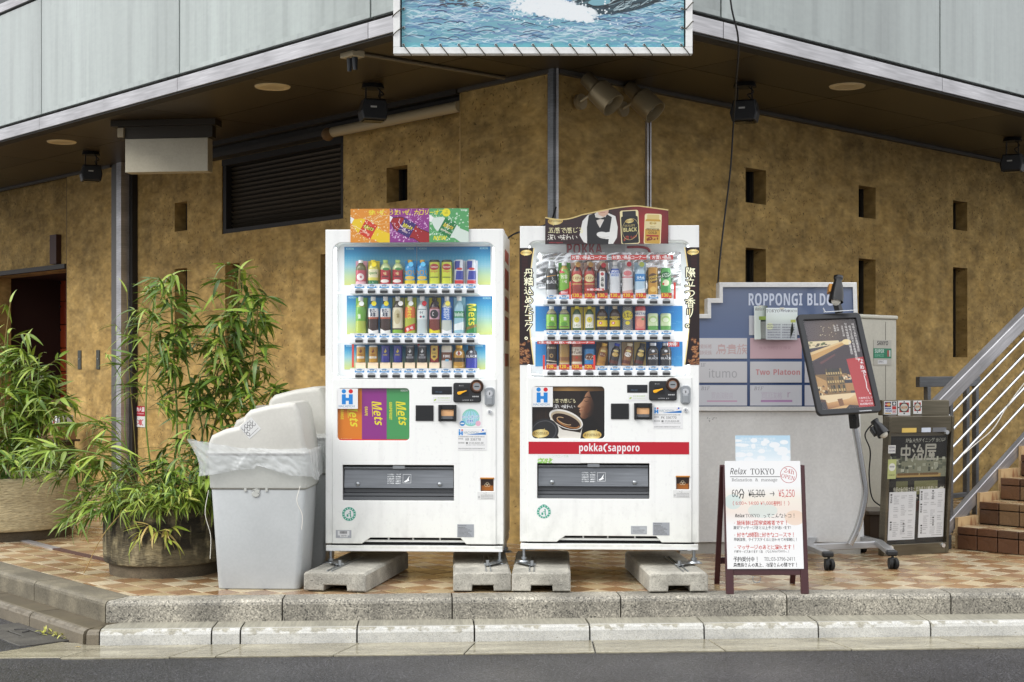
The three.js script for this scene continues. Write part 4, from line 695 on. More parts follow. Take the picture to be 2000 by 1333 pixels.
  // lit tubes down both sides of the display
  for (const e of [-1, 1]) {
    const x = e < 0 ? r(651.5) : r(963.5), y0 = q(735), y1 = q(482), tb = mk('lamp_tube', new THREE.CylinderGeometry(.007, .007, y1 - y0, 12).translate(x, (y0 + y1) / 2, -.05), P(0xffffff, .4, 0, { emissive: new THREE.Color(.95, 1, 1), emissiveIntensity: 1.2 }), m);
    const L = new THREE.RectAreaLight(new THREE.Color(.94, .99, 1), 4.5, y1 - y0, .02); L.position.set(x - e * .009, (y0 + y1) / 2, -.045); m.add(L); const zz = V(e, 0, .35).normalize(), xx = V(0, 1, 0); L.quaternion.setFromRotationMatrix(new THREE.Matrix4().makeBasis(xx, zz.clone().cross(xx), zz));
  }
  mk('display_pane', new THREE.PlaneGeometry(r(966) - r(649) - .004, q(474) - q(742)).translate((r(966) + r(649)) / 2, (q(474) + q(742)) / 2, -.008), mPaneClear, m);
  o.extra && o.extra(m, X, Y, r, q);
  m.updateMatrixWorld(true);
  m.userData_place = undefined; delete m.userData_place;
  return { m, X, Y };
}
const colsL = [699, 723.6, 748, 772.4, 796.8, 821, 845.4, 869.8, 894.2, 918.6], colsR = [1076.5, 1101.6, 1126.6, 1151.6, 1176.7, 1201.8, 1226.8, 1251.8, 1276.8, 1301.8];
const VL = machine({
  cx: 808.5, by: 1078, d: 8.58, s: 8.58 / F, dx: 0, dy: 0, top: 448, pump: true, ad: prAdL, adLip: true, no: prNoL,
  label: 'left white drinks vending machine with an orange, purple and green header card',
  rows: [{ base: 554, x0: 682, x1: 932, cols: colsL, back: [[663, 807.6, 478, 554], [808.6, 955, 478, 554]] }, { base: 651, x0: 680, x1: 933, cols: colsL, back: [[668, 815, 575, 652], [814, 961, 577, 653, prBack, .001]] }, { base: 720, x0: 680, x1: 933, cols: colsL, back: [[663, 800, 673, 722, prBack], [801, 945, 673, 722, prBack]] }],
  extra: (m, X, Y) => {
    mk('header_card', mapTo(box(X(916) - X(684), Y(408) - Y(474), .006, X(800), Y(441), .008), prTopL, X(684), Y(474), X(916), Y(408)), prTopL.S.gloss, m);
    for (const x of [681, 812]) mk('banner_edge', span(X(x), X(x + 4), Y(718), Y(672), -.1, -.099), M(0xc83a2a, .6), m);
  },
});
const VR = machine({
  cx: 1190, by: 1076, d: 8.5, s: 8.5 / F, dx: 381.3, dy: -3.5, top: 444.5, pump: false, ad: prAdR, adLip: false, no: prNoR,
  label: 'right white drinks vending machine with a dark wavy header card and a red band',
  rows: [{ base: 575, x0: 1062, x1: 1317, cols: colsR, big: [0, 0, 130, 130, 130, 130, 130, 110, 0, 130], back: [] }, { base: 645, x0: 1062, x1: 1317, cols: colsR, back: [[1044, 1190, 596, 646, prBackB], [1190.5, 1336, 596, 646, prBackB]] }, { base: 715, x0: 1062, x1: 1317, cols: colsR, big: [120, 120, 120, 120], back: [[1044, 1190, 667, 716, prBackB], [1190.5, 1336, 667, 716, prBackB]] }],
  extra: (m, X, Y) => {
    const pts = [[X(1065), Y(477)], [X(1305), Y(477)]]; for (let i = 40; i >= 0; i--) { const u = i / 40; pts.push([X(1065 + 240 * u), Y(402 + waveTop(u) * 75)]); }
    mk('header_card', mapTo(extr(shapeOf(pts), .006).translate(0, 0, .006), prTopR, X(1065), Y(477), X(1305), Y(402)), prTopR.S.gloss, m);
    sticker('back_lettering', prPokkaBig, X(1105), X(1222), Y(496), Y(470), -.152, m); mk('back_swoosh', tube([[X(1226), Y(479), -.152], [X(1255), Y(479), -.152], [X(1268), Y(483), -.152], [X(1272), Y(492), -.152]], .008, 14, 6).scale(1, 1, 1), M(0xa8303a, .5), m);
    // crumpled silver film behind the top shelf
    const fw = X(1332) - X(1046), fh = Y(490) - Y(562), fg = new THREE.PlaneGeometry(fw, fh, 70, 22), p = fg.attributes.position;
    for (let i = 0; i < p.count; i++) { const u = p.getX(i) / fw + .5, v = p.getY(i) / fh + .5; p.setZ(i, .03 * (fbm(u, v * .3, 12, 3, 91) - .45) + .012 * abs(sin(u * 20 + 6 * fbm(u, v, 5, 2, 92)))); if (v < .05) p.setY(i, p.getY(i) + .02 * (fbm(u, .2, 10, 2, 93) - .5)); }
    fg.computeVertexNormals(); fg.translate(X(1189), (Y(490) + Y(562)) / 2, -.145);
    mk('silver_film', fg, M(0xd8dadc, .25, .9, { side: THREE.DoubleSide }), m);
    for (const [pr, x0, x1] of [[prDeal, 1115, 1185], [prDeal, 1195, 1263], [prDealS, 1270, 1315]]) sticker('deal_banner', pr, X(x0), X(x1), Y(507), Y(497.5), -.03, m);
    sticker('deal_banner', prDeal, X(1080), X(1162), Y(672), Y(666.5), -.024, m); sticker('deal_banner', prDealS, X(1049), X(1079.5), Y(672), Y(666.5), -.0244, m); sticker('deal_banner', prToku, X(1305), X(1327), Y(677.5), Y(668), -.03, m); sticker('deal_banner', prDealS, X(1143), X(1180), Y(568), Y(563), -.026, m);
    for (const [x0, x1, y0, y1] of [[1060, 1064, 694, 722], [1159, 1163, 694, 722], [1316, 1320, 552, 584], [1112, 1115, 550, 584]]) mk('banner_edge', span(X(x0), X(x1), Y(y1), Y(y0), -.028, -.027), M(0xd23a2c, .6), m);
    for (const [pr, x0, x1] of [[prStripL, 1014.4, 1044], [prStripR, 1335.6, 1365.5]]) { const g = mapTo(new THREE.PlaneGeometry(X(x1) - X(x0), Y(484) - Y(713)).translate((X(x1) + X(x0)) / 2, (Y(484) + Y(713)) / 2, .0022), pr, X(x0), Y(713), X(x1), Y(484)); mk('side_banner', g, pr.S.cut, m); }
  },
});
// ---------------------------------------------------------------- sample drinks in the displays
const PROF = {
  pet: [[0, .9], [.015, 1], [.3, 1], [.33, .95], [.36, 1], [.6, 1], [.7, .94], [.8, .66], [.86, .42], [.885, .4]], can: [[0, .86], [.03, 1], [.93, 1], [.97, .9], [.975, .86], [1, .86]], slim: [[0, .86], [.02, 1], [.95, 1], [.98, .9], [1, .88]], alu: [[0, .94], [.02, 1], [.62, 1], [.74, .9], [.82, .62], [.87, .56], [.88, .56]],
};
const geoCache = new Map();
function drinkShape(kind) { if (!geoCache.has(kind)) geoCache.set(kind, new THREE.LatheGeometry([[0, .001], ...PROF[kind].map(([y, r]) => [y, r]), [PROF[kind].at(-1)[0], .001]].map(([y, r]) => new THREE.Vector2(r, y)), 24)); return geoCache.get(kind); }
const drinkGeo = new Map();
function paintDrink(ops) { return print(60, 160, (g, w, h) => { for (const o of ops) { if (o[0] === 'r') rect(g, o[1], o[2] * w, o[3] * h, (o[4] - o[2]) * w, (o[5] - o[3]) * h); else if (o[0] === 'e') ell(g, o[1], o[2] * w, o[3] * h, o[4] * w, o[5] * h); else if (o[0] === 'p') poly(g, o[1], o[2].map(([x, y]) => [x * w, y * h])); else if (o[0] === 'd') { for (let y = .02; y < 1; y += .045) for (let x = 0; x < 1.05; x += .12) ell(g, o[1], (x + (floor(y / .045) % 2) * .06) * w, y * h, 2.2); } else if (o[0] === 't') { g.save(); g.translate(o[3] * w, o[4] * h); if (o[6]) g.rotate(o[6]); T(g, o[2], 0, -o[5] * h / 2, o[5] * h, { c: o[1], b: 1, al: 'c', w: .13, sx: o[7] || .8 }); g.restore(); } } }); }
const ORD = ['first', 'second', 'third', 'fourth', 'fifth', 'sixth', 'seventh', 'eighth', 'ninth', 'tenth'];
const capMat = { w: M(0xe8e8e6, .4), g: M(0xb9d77a, .4), k: M(0x1a1a1c, .4), y: M(0xe8d428, .4), o: M(0xcfa24a, .35, .6), s: M(0xb9bcc0, .3, .8), b: M(0x2438a0, .35), c: M(0xcfc0a4, .4) };
function drink(Q, row, i, px, base, top, spec, side, shelf) {
  const { kind = 'pet', ops, cap, card, badge, name, tilt, raise = 0 } = spec, { m, X, Y } = Q, h = Y(top) - Y(base), rad = spec.r || (kind === 'pet' || kind === 'alu' ? .0315 : .031);
  const word = kind === 'pet' ? 'drink_bottle' : kind === 'alu' ? 'drink_bottle' : 'drink_can', p = V(X(px), Y(base) + .0008, -.098).applyMatrix4(m.matrixWorld);
  const t = thing(word, `${name}, ${shelf} shelf of ${side} machine`, kind === 'can' || kind === 'slim' ? 'can' : 'bottle', p.toArray(), m.rotation.y, 'sample drinks on display');
  const key = kind + h.toFixed(3) + (spec.cell ??= paintDrink(ops)).x + '_' + spec.cell.y;
  if (!drinkGeo.has(key)) { const g = drinkShape(kind).clone().scale(rad, h - raise, rad * .8); drinkGeo.set(key, mapTo(g, spec.cell, -rad, 0, rad, h - raise)); }
  const body = mk('body', drinkGeo.get(key), spec.cell.S.gloss, t); body.position.y = raise;
  if (tilt) { body.rotation.z = tilt; body.position.x = tilt * h * .45; }
  if (raise) mk('riser', box(.06, raise - .001, .03, 0, raise / 2, 0), M(0xe2cdb0, .5), t);
  if (cap) { const y = PROF[kind].at(-1)[0], r0 = rad * (kind === 'alu' ? .62 : .46), c = mk('cap', cyl(r0, r0, h * (1 - y), 0, h * (1 + y) / 2, 0, 18), capMat[cap], t); if (tilt) { c.position.set(tilt * h * .45, 0, 0); c.rotation.z = tilt; } }
  if (card) mk('backing_card', box(.069, h * (spec.ch || .98), .002, 0, h * (spec.ch || .98) / 2, -.03), M(card, .6), t);
  if (badge) mk('badge', cyl(.0145, .0145, .002, 0, 0, 0, 22).rotateX(PI / 2).translate(.012 * (spec.bx ?? 0) + .008, h * -.05 + h * (spec.by ?? .86), .027), M(badge, .5), t);
}
const tea = (a, b) => ['r', a, 0, 0, 1, 1], FIRE = (a, b, c) => [['r', a, 0, 0, 1, 1], ['r', c, 0, .0, 1, .1], ['p', b, [[.5, .16], [.68, .34], [.5, .46], [.36, .36], [.5, .28]]], ['t', b, 'FIRE', .5, .56, .11], ['r', c, .1, .64, .9, .76], ['t', a, 'BLACK', .5, .70, .07]];
const A = {};
A.l = [
  [{ name: 'pink labelled tea bottle on a pink card', cap: 'w', card: 0xd99aa8, ops: [['r', '#6b6a3a', 0, 0, 1, 1], ['r', '#c04f60', 0, .42, 1, 1], ['e', '#f6e8e6', .5, .7, .34, .15], ['t', '#b04050', '紅茶', .5, .7, .1], ['r', '#e8b6c0', 0, .88, 1, 1]] },
   { name: 'lemon coloured sparkling water bottle on a yellow card', cap: 'y', card: 0xe6d22c, badge: 0xf2dc20, ops: [['r', '#e0d85a', 0, 0, 1, 1], ['r', '#f0ecc0', 0, .38, 1, .72], ['t', '#4a8a3a', 'Spark', .5, .54, .14], ['r', '#2f7a4a', 0, .84, 1, 1], ['t', '#fff', '楽し', .5, .92, .08]] },
   ...[0, 1].map((k) => ({ name: k ? 'right one of two red labelled bottles with green caps' : 'left one of two red labelled bottles with green caps', cap: 'g', ops: [['r', '#cfe0a0', 0, 0, 1, .4], ['r', '#b51f2c', 0, .4, 1, 1], ['e', '#3a8a3a', .6, .38, .3, .06], ['t', '#f0e0a0', '味', .5, .56, .14], ['r', '#6a1a20', .2, .66, .8, .72], ['e', '#f4efe6', .45, .87, .4, .07]] })),
   ...[0, 1].map((k) => ({ name: k ? 'right one of two blue and gold carbonated drink bottles' : 'left one of two blue and gold carbonated drink bottles', cap: 'o', card: 0x2f9ede, badge: 0x66c4ee, ops: [['r', '#2f9fe0', 0, 0, 1, 1], ['t', '#d9a02c', 'カロリ', .5, .52, .2], ['e', '#f0c848', .5, .74, .44, .08], ['r', '#e9d020', 0, .84, 1, 1]] })),
   ...[0, 1].map((k) => ({ name: k ? 'right one of two yellow green cans with a red oval' : 'left one of two yellow green cans with a red oval', kind: 'can', ops: [['r', '#d4de3c', 0, 0, 1, 1], ['r', '#1c2410', 0, 0, 1, .1], ['e', '#b0281c', .5, .3, .42, .13], ['t', '#f6efe0', 'Tansan', .5, .3, .1], ['t', '#c8661c', 'Ginger', .5, .48, .1], ['r', '#5a6a1c', .1, .7, .9, .74]] })),
   ...[0, 1].map((k) => ({ name: k ? 'right one of two blue and silver energy drink cans' : 'left one of two blue and silver energy drink cans', kind: 'slim', card: 0xe6e8ee, r: .026, ops: [['r', '#d6dae2', 0, 0, 1, 1], ['p', '#26389c', [[0, .06], [.62, .06], [.55, .4], [0, .4]]], ['p', '#26389c', [[.2, .46], [1, .46], [1, .82], [.1, .82]]], ['e', '#c8322c', .55, .38, .34, .05], ['r', '#c8242c', 0, .84, 1, 1]] }))],
  [{ name: 'green tea bottle with a white badge', cap: 'w', card: 0x7cb04a, badge: 0xf2f6f2, ops: [['r', '#b3c24a', 0, 0, 1, 1], ['r', '#6fae3c', 0, .28, 1, .66], ['t', '#f4f8e8', '緑', .4, .4, .14], ['t', '#f4f8e8', '茶', .4, .54, .14]] },
   ...[0, 1].map((k) => ({ name: k ? 'right one of two dark barley tea bottles with white labels' : 'left one of two dark barley tea bottles with white labels', cap: 'w', card: 0x3f9fd8, badge: 0xf0e030, ops: [['r', '#3a211a', 0, 0, 1, 1], ['r', '#4aa4dc', 0, .2, 1, .34], ['r', '#f4f4f2', 0, .32, 1, .56], ['t', '#1a2440', '香ばし', .5, .38, .1], ['t', '#1a2440', '麦茶', .5, .49, .12], ['r', '#b85a3c', 0, .56, 1, .61], ['p', '#f4f4f0', [[0, .86], [.5, .93], [1, .9], [1, 1], [0, 1]]]] })),
   { name: 'milk tea bottle with a cream label', cap: 'w', card: 0xa4a860, badge: 0xf2f0ea, bx: 1, ops: [['r', '#4a4230', 0, 0, 1, 1], ['r', '#e9e2c4', 0, .3, 1, .86], ['e', '#d0c49a', .5, .55, .32, .2], ['t', '#8a7a40', '紅茶', .5, .52, .13], ['r', '#88b83c', 0, .9, 1, 1]] },
   { name: 'orange labelled soda bottle with green liquid', cap: 'w', card: 0xc2d038, badge: 0xf0f4f0, ops: [['r', '#b8c03c', 0, 0, 1, 1], ['r', '#e87424', 0, .28, 1, .58], ['t', '#f4e640', 'Mets', .5, .42, .2, 1.57], ['p', '#d83a2c', [[0, .84], [1, .72], [1, .9], [0, .98]]], ['t', '#fff', '強い味', .5, .87, .1, -.3]] },
   { name: 'clear water bottle with a white label and red badge', cap: 'w', card: 0x9cc8dc, badge: 0xc02030, bx: .6, ops: [['r', '#c8d6d8', 0, 0, 1, 1], ['r', '#e9f0f0', .04, .24, .96, .62], ['r', '#4a6a78', .1, .34, .9, .36], ['t', '#3a4a58', 'ライチ', .5, .44, .09], ['e', '#a03050', .4, .55, .1, .03], ['e', '#3a7a8a', .66, .55, .1, .03]] },
   { name: 'dark tea bottle with a black round logo label', cap: 'k', card: 0xd8cc30, badge: 0x1c1c1e, bx: .5, ops: [['r', '#7a2f22', 0, 0, 1, 1], ['r', '#3a1a2c', 0, .12, 1, .3], ['r', '#d8a8b4', 0, .34, 1, .62], ['e', '#15131a', .5, .48, .38, .12], ['t', '#e8e0e4', 'C', .4, .48, .14], ['p', '#e8d820', [[0, .86], [.5, .93], [1, .9], [1, 1], [0, 1]]]] },
   { name: 'sports drink bottle with a blue label', cap: 'w', card: 0x3a86d8, badge: 0xf0e468, ops: [['r', '#c8d0c8', 0, 0, 1, 1], ['r', '#2264c4', 0, .3, 1, .64], ['t', '#f0f4fa', 'BODY', .35, .46, .13, 1.57], ['t', '#f0f4fa', 'SPORTS', .62, .46, .12, 1.57], ['p', '#f2f4f6', [[0, .88], [.5, .94], [1, .9], [1, 1], [0, 1]]]] },
   { name: 'mineral water bottle with a green label and tricolour flag', cap: 'w', card: 0x9cd0e4, ops: [['r', '#9cc8d8', 0, 0, 1, 1], ['r', '#2c8a5c', 0, .4, 1, .58], ['t', '#f4faf4', 'Volvic', .5, .5, .14], ['p', '#eef6f8', [[0, .76], [1, .68], [1, .9], [0, .92]]]], flag: true },
   { name: 'green soda can with upright yellow lettering', kind: 'slim', sh: .8, ops: [['r', '#18823c', 0, 0, 1, 1], ['r', '#cfd6d0', 0, 0, 1, .05], ['t', '#f2e43a', 'Mets', .55, .36, .36, 1.57, .9], ['p', '#8a6a1c', [[0, .8], [1, .68], [1, .78], [0, .9]]]] }],
  [['#c8952c', '#7a2a18', '#f0eee8', 'golden coffee can'], ['#c8952c', '#7a2a18', '#f0eee8', 'golden coffee can'], ['#2a2e8c', '#d8c04a', '#34389c', 'deep blue coffee can'], ['#2a2e8c', '#d8c04a', '#34389c', 'deep blue coffee can'], ['#26262a', '#e8e8ea', '#9a9aa0', 'black and silver coffee can'], ['#26262a', '#e8e8ea', '#9a9aa0', 'black and silver coffee can']].map(([a, b, c, n], i) => ({ name: (i % 2 ? 'right one of two ' : 'left one of two ') + n + 's', kind: 'can', r: .0265, raise: .034, ops: FIRE(a, b, c) })).concat([
   { name: 'gold shield coffee can with a dark red edge', kind: 'can', r: .0265, raise: .034, ops: [['r', '#8a1c20', 0, 0, 1, 1], ['p', '#d8b44e', [[.12, 0], [.88, 0], [.88, .72], [.5, .9], [.12, .72]]], ['e', '#5a3a18', .5, .24, .16, .08], ['t', '#4a3014', 'FIRE', .5, .46, .1], ['e', '#5a3a18', .5, .66, .18, .07]] },
   { name: 'brown and white milk coffee can', kind: 'can', r: .033, ops: [['r', '#d9d4cc', 0, 0, 1, 1], ['r', '#6a3a24', 0, .3, 1, .66], ['r', '#e6dcc4', .12, .03, .9, .2], ['t', '#fff', 'FIRE', .5, .48, .14], ['r', '#7ab8d8', .4, .6, .7, .7]] },
   { name: 'golden screw top coffee bottle', kind: 'alu', cap: 'o', r: .034, ops: [['r', '#b98a2c', 0, 0, 1, 1], ['e', '#f4f0e6', .5, .34, .26, .1], ['p', '#a83a1c', [[.5, .22], [.64, .36], [.5, .46], [.38, .36]]], ['r', '#3a2c18', 0, .54, 1, .72], ['t', '#e8d8a8', '微糖', .5, .63, .12], ['p', '#d8b468', [[0, .86], [.5, .94], [1, .84], [1, .9], [0, 1]]]] },
   { name: 'blue and black screw top coffee bottle', kind: 'alu', cap: 'k', r: .034, ops: [['r', '#23263a', 0, 0, 1, .56], ['r', '#2c3aa4', 0, .56, 1, 1], ['e', '#e8eaf0', .5, .28, .12, .05], ['t', '#f2f2f4', 'BLACK', .5, .48, .15], ['t', '#c8ccd8', 'FIRE', .5, .38, .06]] }]),
];
A.r = [
  [{ name: 'black and silver coffee bottle under a white card', kind: 'alu', cap: 's', r: .034, ops: [['r', '#c2c5c8', 0, 0, 1, 1], ['r', '#1b1b1e', 0, .2, 1, .84], ['e', '#e6e8ea', .5, .3, .14, .06], ['p', '#c8913c', [[.1, .44], [.9, .4], [.9, .42], [.1, .47]]], ['t', '#e8e8ea', 'BLACK', .5, .62, .13], ['t', '#e8e8ea', '冴える', .5, .5, .1]], hat: true },
   { name: 'green tea bottle marked 600ml', cap: 'w', card: 0x5aa83c, ops: [['r', '#b8a03c', 0, 0, 1, .24], ['r', '#7fb83c', 0, .24, 1, .86], ['p', '#c82c34', [[0, .2], [.6, .34], [0, .36]]], ['t', '#f2f6e0', 'お茶', .5, .46, .14], ['t', '#f2f6e0', '濃い味', .5, .6, .1], ['p', '#c8242c', [[0, .94], [1, .78], [1, 1], [0, 1]]], ['t', '#fff', '600ml', .5, .93, .1]] },
   ...[0, 1].map((k) => ({ name: k ? 'right one of two red iced tea bottles' : 'left one of two red iced tea bottles', cap: 'c', card: 0xd8b8a8, badge: 0xc09048, by: .95, ops: [['r', '#9c3c2c', 0, 0, 1, 1], ['r', '#b8342c', 0, .3, 1, .72], ['r', '#23201e', .34, .18, .66, .28], ['e', '#e8dca0', .5, .5, .44, .12], ['t', '#8a2c1c', 'アイスティー', .5, .5, .09, 0, .9], ['r', '#d8c070', 0, .66, 1, .69]] })),
   { name: 'dark oolong tea bottle with an upright white label', cap: 'c', card: 0xd8b8a8, badge: 0xb82430, by: .93, ops: [['r', '#5a2c1c', 0, 0, 1, 1], ['r', '#24345c', 0, .34, 1, .84], ['r', '#f2f0ea', .26, .3, .74, .86], ['e', '#b8262c', .5, .38, .16, .05], ['t', '#2a2a2a', '烏', .5, .54, .13], ['t', '#2a2a2a', '龍', .5, .7, .13]] },
   { name: 'white bottle with a blue sports water label', cap: 'w', card: 0xb8bec6, ops: [['r', '#dfe4e8', 0, 0, 1, 1], ['r', '#2c56b8', 0, .22, 1, .36], ['r', '#dfe8f0', 0, .36, 1, .48], ['t', '#f4f6fa', 'SPORTS', .5, .31, .1], ['t', '#2c56b8', 'WATER', .5, .42, .1]] },
   { name: 'white bottle with a pale red flower label', cap: 'w', card: 0xc2c4c8, badge: 0xc83040, by: .96, ops: [['r', '#e2dedd', 0, 0, 1, 1], ['e', '#d8767a', .5, .36, .38, .08], ['t', '#c84450', 'いろ', .5, .32, .1], ['r', '#c84450', 0, .46, 1, .49], ['p', '#d8aaa0', [[0, .9], [1, .84], [1, 1], [0, 1]]]] },
   { name: 'clear bottle with a blue spring water label', cap: 'w', card: 0xb8d4e4, badge: 0xb8c85a, by: .95, ops: [['r', '#bcd8ea', 0, 0, 1, 1], ['r', '#2c86cc', 0, .38, 1, .6], ['t', '#f4faff', '天然水', .5, .5, .11], ['p', '#e2eef6', [[0, .86], [1, .8], [1, 1], [0, 1]]]] },
   { name: 'tall golden soda can with dark slanted lettering', kind: 'slim', sh: .82, r: .0285, ops: [['r', '#c8912c', 0, 0, 1, 1], ['e', '#5a3a14', .5, .4, .5, .18], ['t', '#f2cc3c', 'POWER', .5, .36, .12, -.2], ['t', '#f2cc3c', 'Squash', .5, .46, .12, -.2], ['e', '#e8c060', .5, .8, .3, .1]] },
   { name: 'tall green melon soda can with an ice cream picture', kind: 'slim', sh: .8, r: .0285, ops: [['r', '#5cb85c', 0, 0, 1, 1], ['e', '#1c6a34', .5, .28, .46, .14], ['t', '#f6faf0', 'メロン', .5, .27, .15, -.2], ['e', '#f4f0d0', .5, .56, .32, .12], ['e', '#d83a2c', .24, .6, .1, .04], ['r', '#3a9a4a', .1, .68, .9, .96]] }],
  [...[0, 1].map((k) => ({ name: k ? 'right one of two green tea bottles with white caps' : 'left one of two green tea bottles with white caps', cap: 'w', ops: [['r', '#b8b08a', 0, 0, 1, .3], ['r', '#8ac23c', 0, .34, 1, .92], ['t', '#f6f8e4', '緑茶', .5, .52, .16], ['e', '#5a9a2c', .5, .74, .3, .1], ['r', '#6a6a2c', .1, .82, .9, .88]] })),
   ...[0, 1].map((k) => ({ name: k ? 'right one of two lemon drink bottles on yellow cards' : 'left one of two lemon drink bottles on yellow cards', cap: 'y', card: 0xe0c83a, r: .025, ops: [['r', '#3a5a2c', 0, 0, 1, 1], ['r', '#f0efe4', 0, .34, 1, .9], ['e', '#e8d84a', .5, .56, .32, .12], ['t', '#6a9a2c', '+', .5, .55, .2], ['t', '#7a8a3c', 'レモン', .5, .8, .1]] })),
   ...[0, 1].map((k) => ({ name: k ? 'right one of two brown vitamin bottles with yellow labels' : 'left one of two brown vitamin bottles with yellow labels', cap: 'c', ops: [['r', '#3a2214', 0, 0, 1, 1], ['r', '#e8cc2c', 0, .44, 1, .84], ['r', '#2a1a10', 0, .47, 1, .58], ['t', '#e8cc2c', 'VitaC', .5, .525, .1], ['e', '#c82c44', .34, .7, .16, .06], ['e', '#f4e8e8', .34, .7, .09, .035]] })),
   { name: 'black can with white dots and a yellow oval', kind: 'can', ops: [['r', '#17171a', 0, 0, 1, 1], ['d', '#f2f2f0'], ['e', '#e8d42c', .5, .38, .48, .2], ['t', '#1a1a1c', 'レモン', .5, .32, .12], ['t', '#1a1a1c', 'スカッ', .5, .44, .12], ['e', '#e8d42c', .5, .7, .22, .08]] },
   { name: 'pink peach nectar can with a red rim', kind: 'can', ops: [['r', '#d8827a', 0, 0, 1, 1], ['r', '#c82c34', 0, 0, 1, .18], ['r', '#f4efe8', 0, .2, 1, .42], ['t', '#24408c', 'NECTAR', .5, .32, .13], ['e', '#ec9a84', .5, .68, .38, .18], ['e', '#5a9a4a', .72, .54, .14, .04], ['r', '#c82c34', 0, .94, 1, 1]] },
   ...[0, 1].map((k) => ({ name: k ? 'right one of two short pale green drink cans' : 'left one of two short pale green drink cans', kind: 'can', sh: .7, ops: [['r', '#cfe0b4', 0, 0, 1, 1], ['e', '#a8cc7c', .5, .36, .4, .2], ['e', '#e4eed0', .5, .4, .28, .14], ['t', '#5a7a3c', '果汁', .5, .58, .12], ['r', '#5c9c4c', 0, .74, 1, 1]] }))],
  [{ name: 'tall dark brown coffee can with a cream rim', kind: 'slim', ops: [['r', '#2a1a16', 0, 0, 1, 1], ['t', '#d8c8a8', 'POKKA', .5, .22, .12], ['e', '#b89860', .5, .56, .18, .09], ['e', '#3a2418', .5, .56, .1, .05], ['p', '#d8ccb4', [[0, .74], [1, .8], [1, .84], [0, .78]]], ['r', '#c8c2b8', 0, .9, 1, 1]] },
   { name: 'tall golden coffee can', kind: 'slim', ops: [['r', '#b08a44', 0, 0, 1, 1], ['r', '#8a5a30', 0, .62, 1, .78], ['t', '#5a3a18', '珈琲', .5, .4, .12], ['r', '#c8b890', 0, .86, 1, 1], ['t', '#5a3a18', '微糖', .5, .56, .12]] },
   { name: 'tall white and brown milk coffee can', kind: 'slim', ops: [['r', '#e8dcc8', 0, 0, 1, 1], ['r', '#a8402c', 0, 0, 1, .18], ['t', '#4a2418', 'くつろ', .5, .3, .1], ['t', '#4a2418', 'カフェオレ', .5, .42, .11, 0, .7], ['r', '#9c5a34', 0, .54, 1, .82], ['e', '#c83c2c', .5, .64, .12, .05], ['r', '#e0d0b0', 0, .88, 1, 1]] },
   { name: 'short blue iced coffee can', kind: 'can', sh: .75, ops: [['r', '#3a8ac8', 0, 0, 1, 1], ['e', '#6a3a20', .5, .48, .42, .2], ['t', '#f6f0e0', 'アイス', .5, .48, .12], ['t', '#f6f0e0', 'コーヒー', .5, .62, .12, 0, .8], ['r', '#24408c', 0, .9, 1, 1]] },
   ...[['leaning golden coffee bottle on a brown card', '#b5832c', 'o', 0x6a4a2c, '#7a3a1c'], ['leaning dark bottle with a blue cap on a pale card', '#2a2226', 'b', 0xc8d0dc, '#c8a04a'], ['leaning white and brown bottle on a beige card', '#8a5c38', 'c', 0xb8a07c, '#f2eee6'], ['leaning black bottle on a gold card', '#2a2826', 'k', 0xc8b070, '#c8a850']].map(([name, a, cap, card, b], i) => ({ name, kind: 'alu', cap, card, r: .026, tilt: -.2, ch: 1.05, ops: [['r', a, 0, 0, 1, 1], ['e', '#e0c878', .5, .34, .3, .05], ['e', b, .5, .5, .36, .1], ['t', i === 2 ? '#5a3a20' : '#f0e4b8', 'カフェ', .5, .5, .09], ['r', i ? '#5a2418' : '#a8742c', 0, .76, 1, .9]] })),
   ...[0, 1].map((k) => ({ name: k ? 'right one of two black coffee bottles with white dots' : 'left one of two black coffee bottles with white dots', kind: 'alu', cap: 's', r: .034, ops: [['r', '#26262b', 0, 0, 1, 1], ['e', '#e8eaee', .5, .36, .14, .055], ['p', '#b07c34', [[.2, .5], [.85, .46], [.85, .48], [.2, .52]]], ['t', '#d8dade', 'BLACK', .5, .68, .13], ['t', '#d8dade', '冴える', .5, .57, .1]] }))],
];
const shelfName = ['top', 'middle', 'bottom'];
[[VL, A.l, colsL, [[554, 506], [651, 578.5], [720, 675]], 'left'], [VR, A.r, colsR, [[575, 509], [645, 597.5], [715, 670]], 'right']].forEach(([Q, sets, cols, yy, side]) => sets.forEach((set, k) => set.forEach((spec, i) => {
  const [base, top] = yy[k], H = base - top;
  drink(Q, k, i, cols[i], base, spec.sh ? base - H * spec.sh : top, spec, side, shelfName[k]);
})));
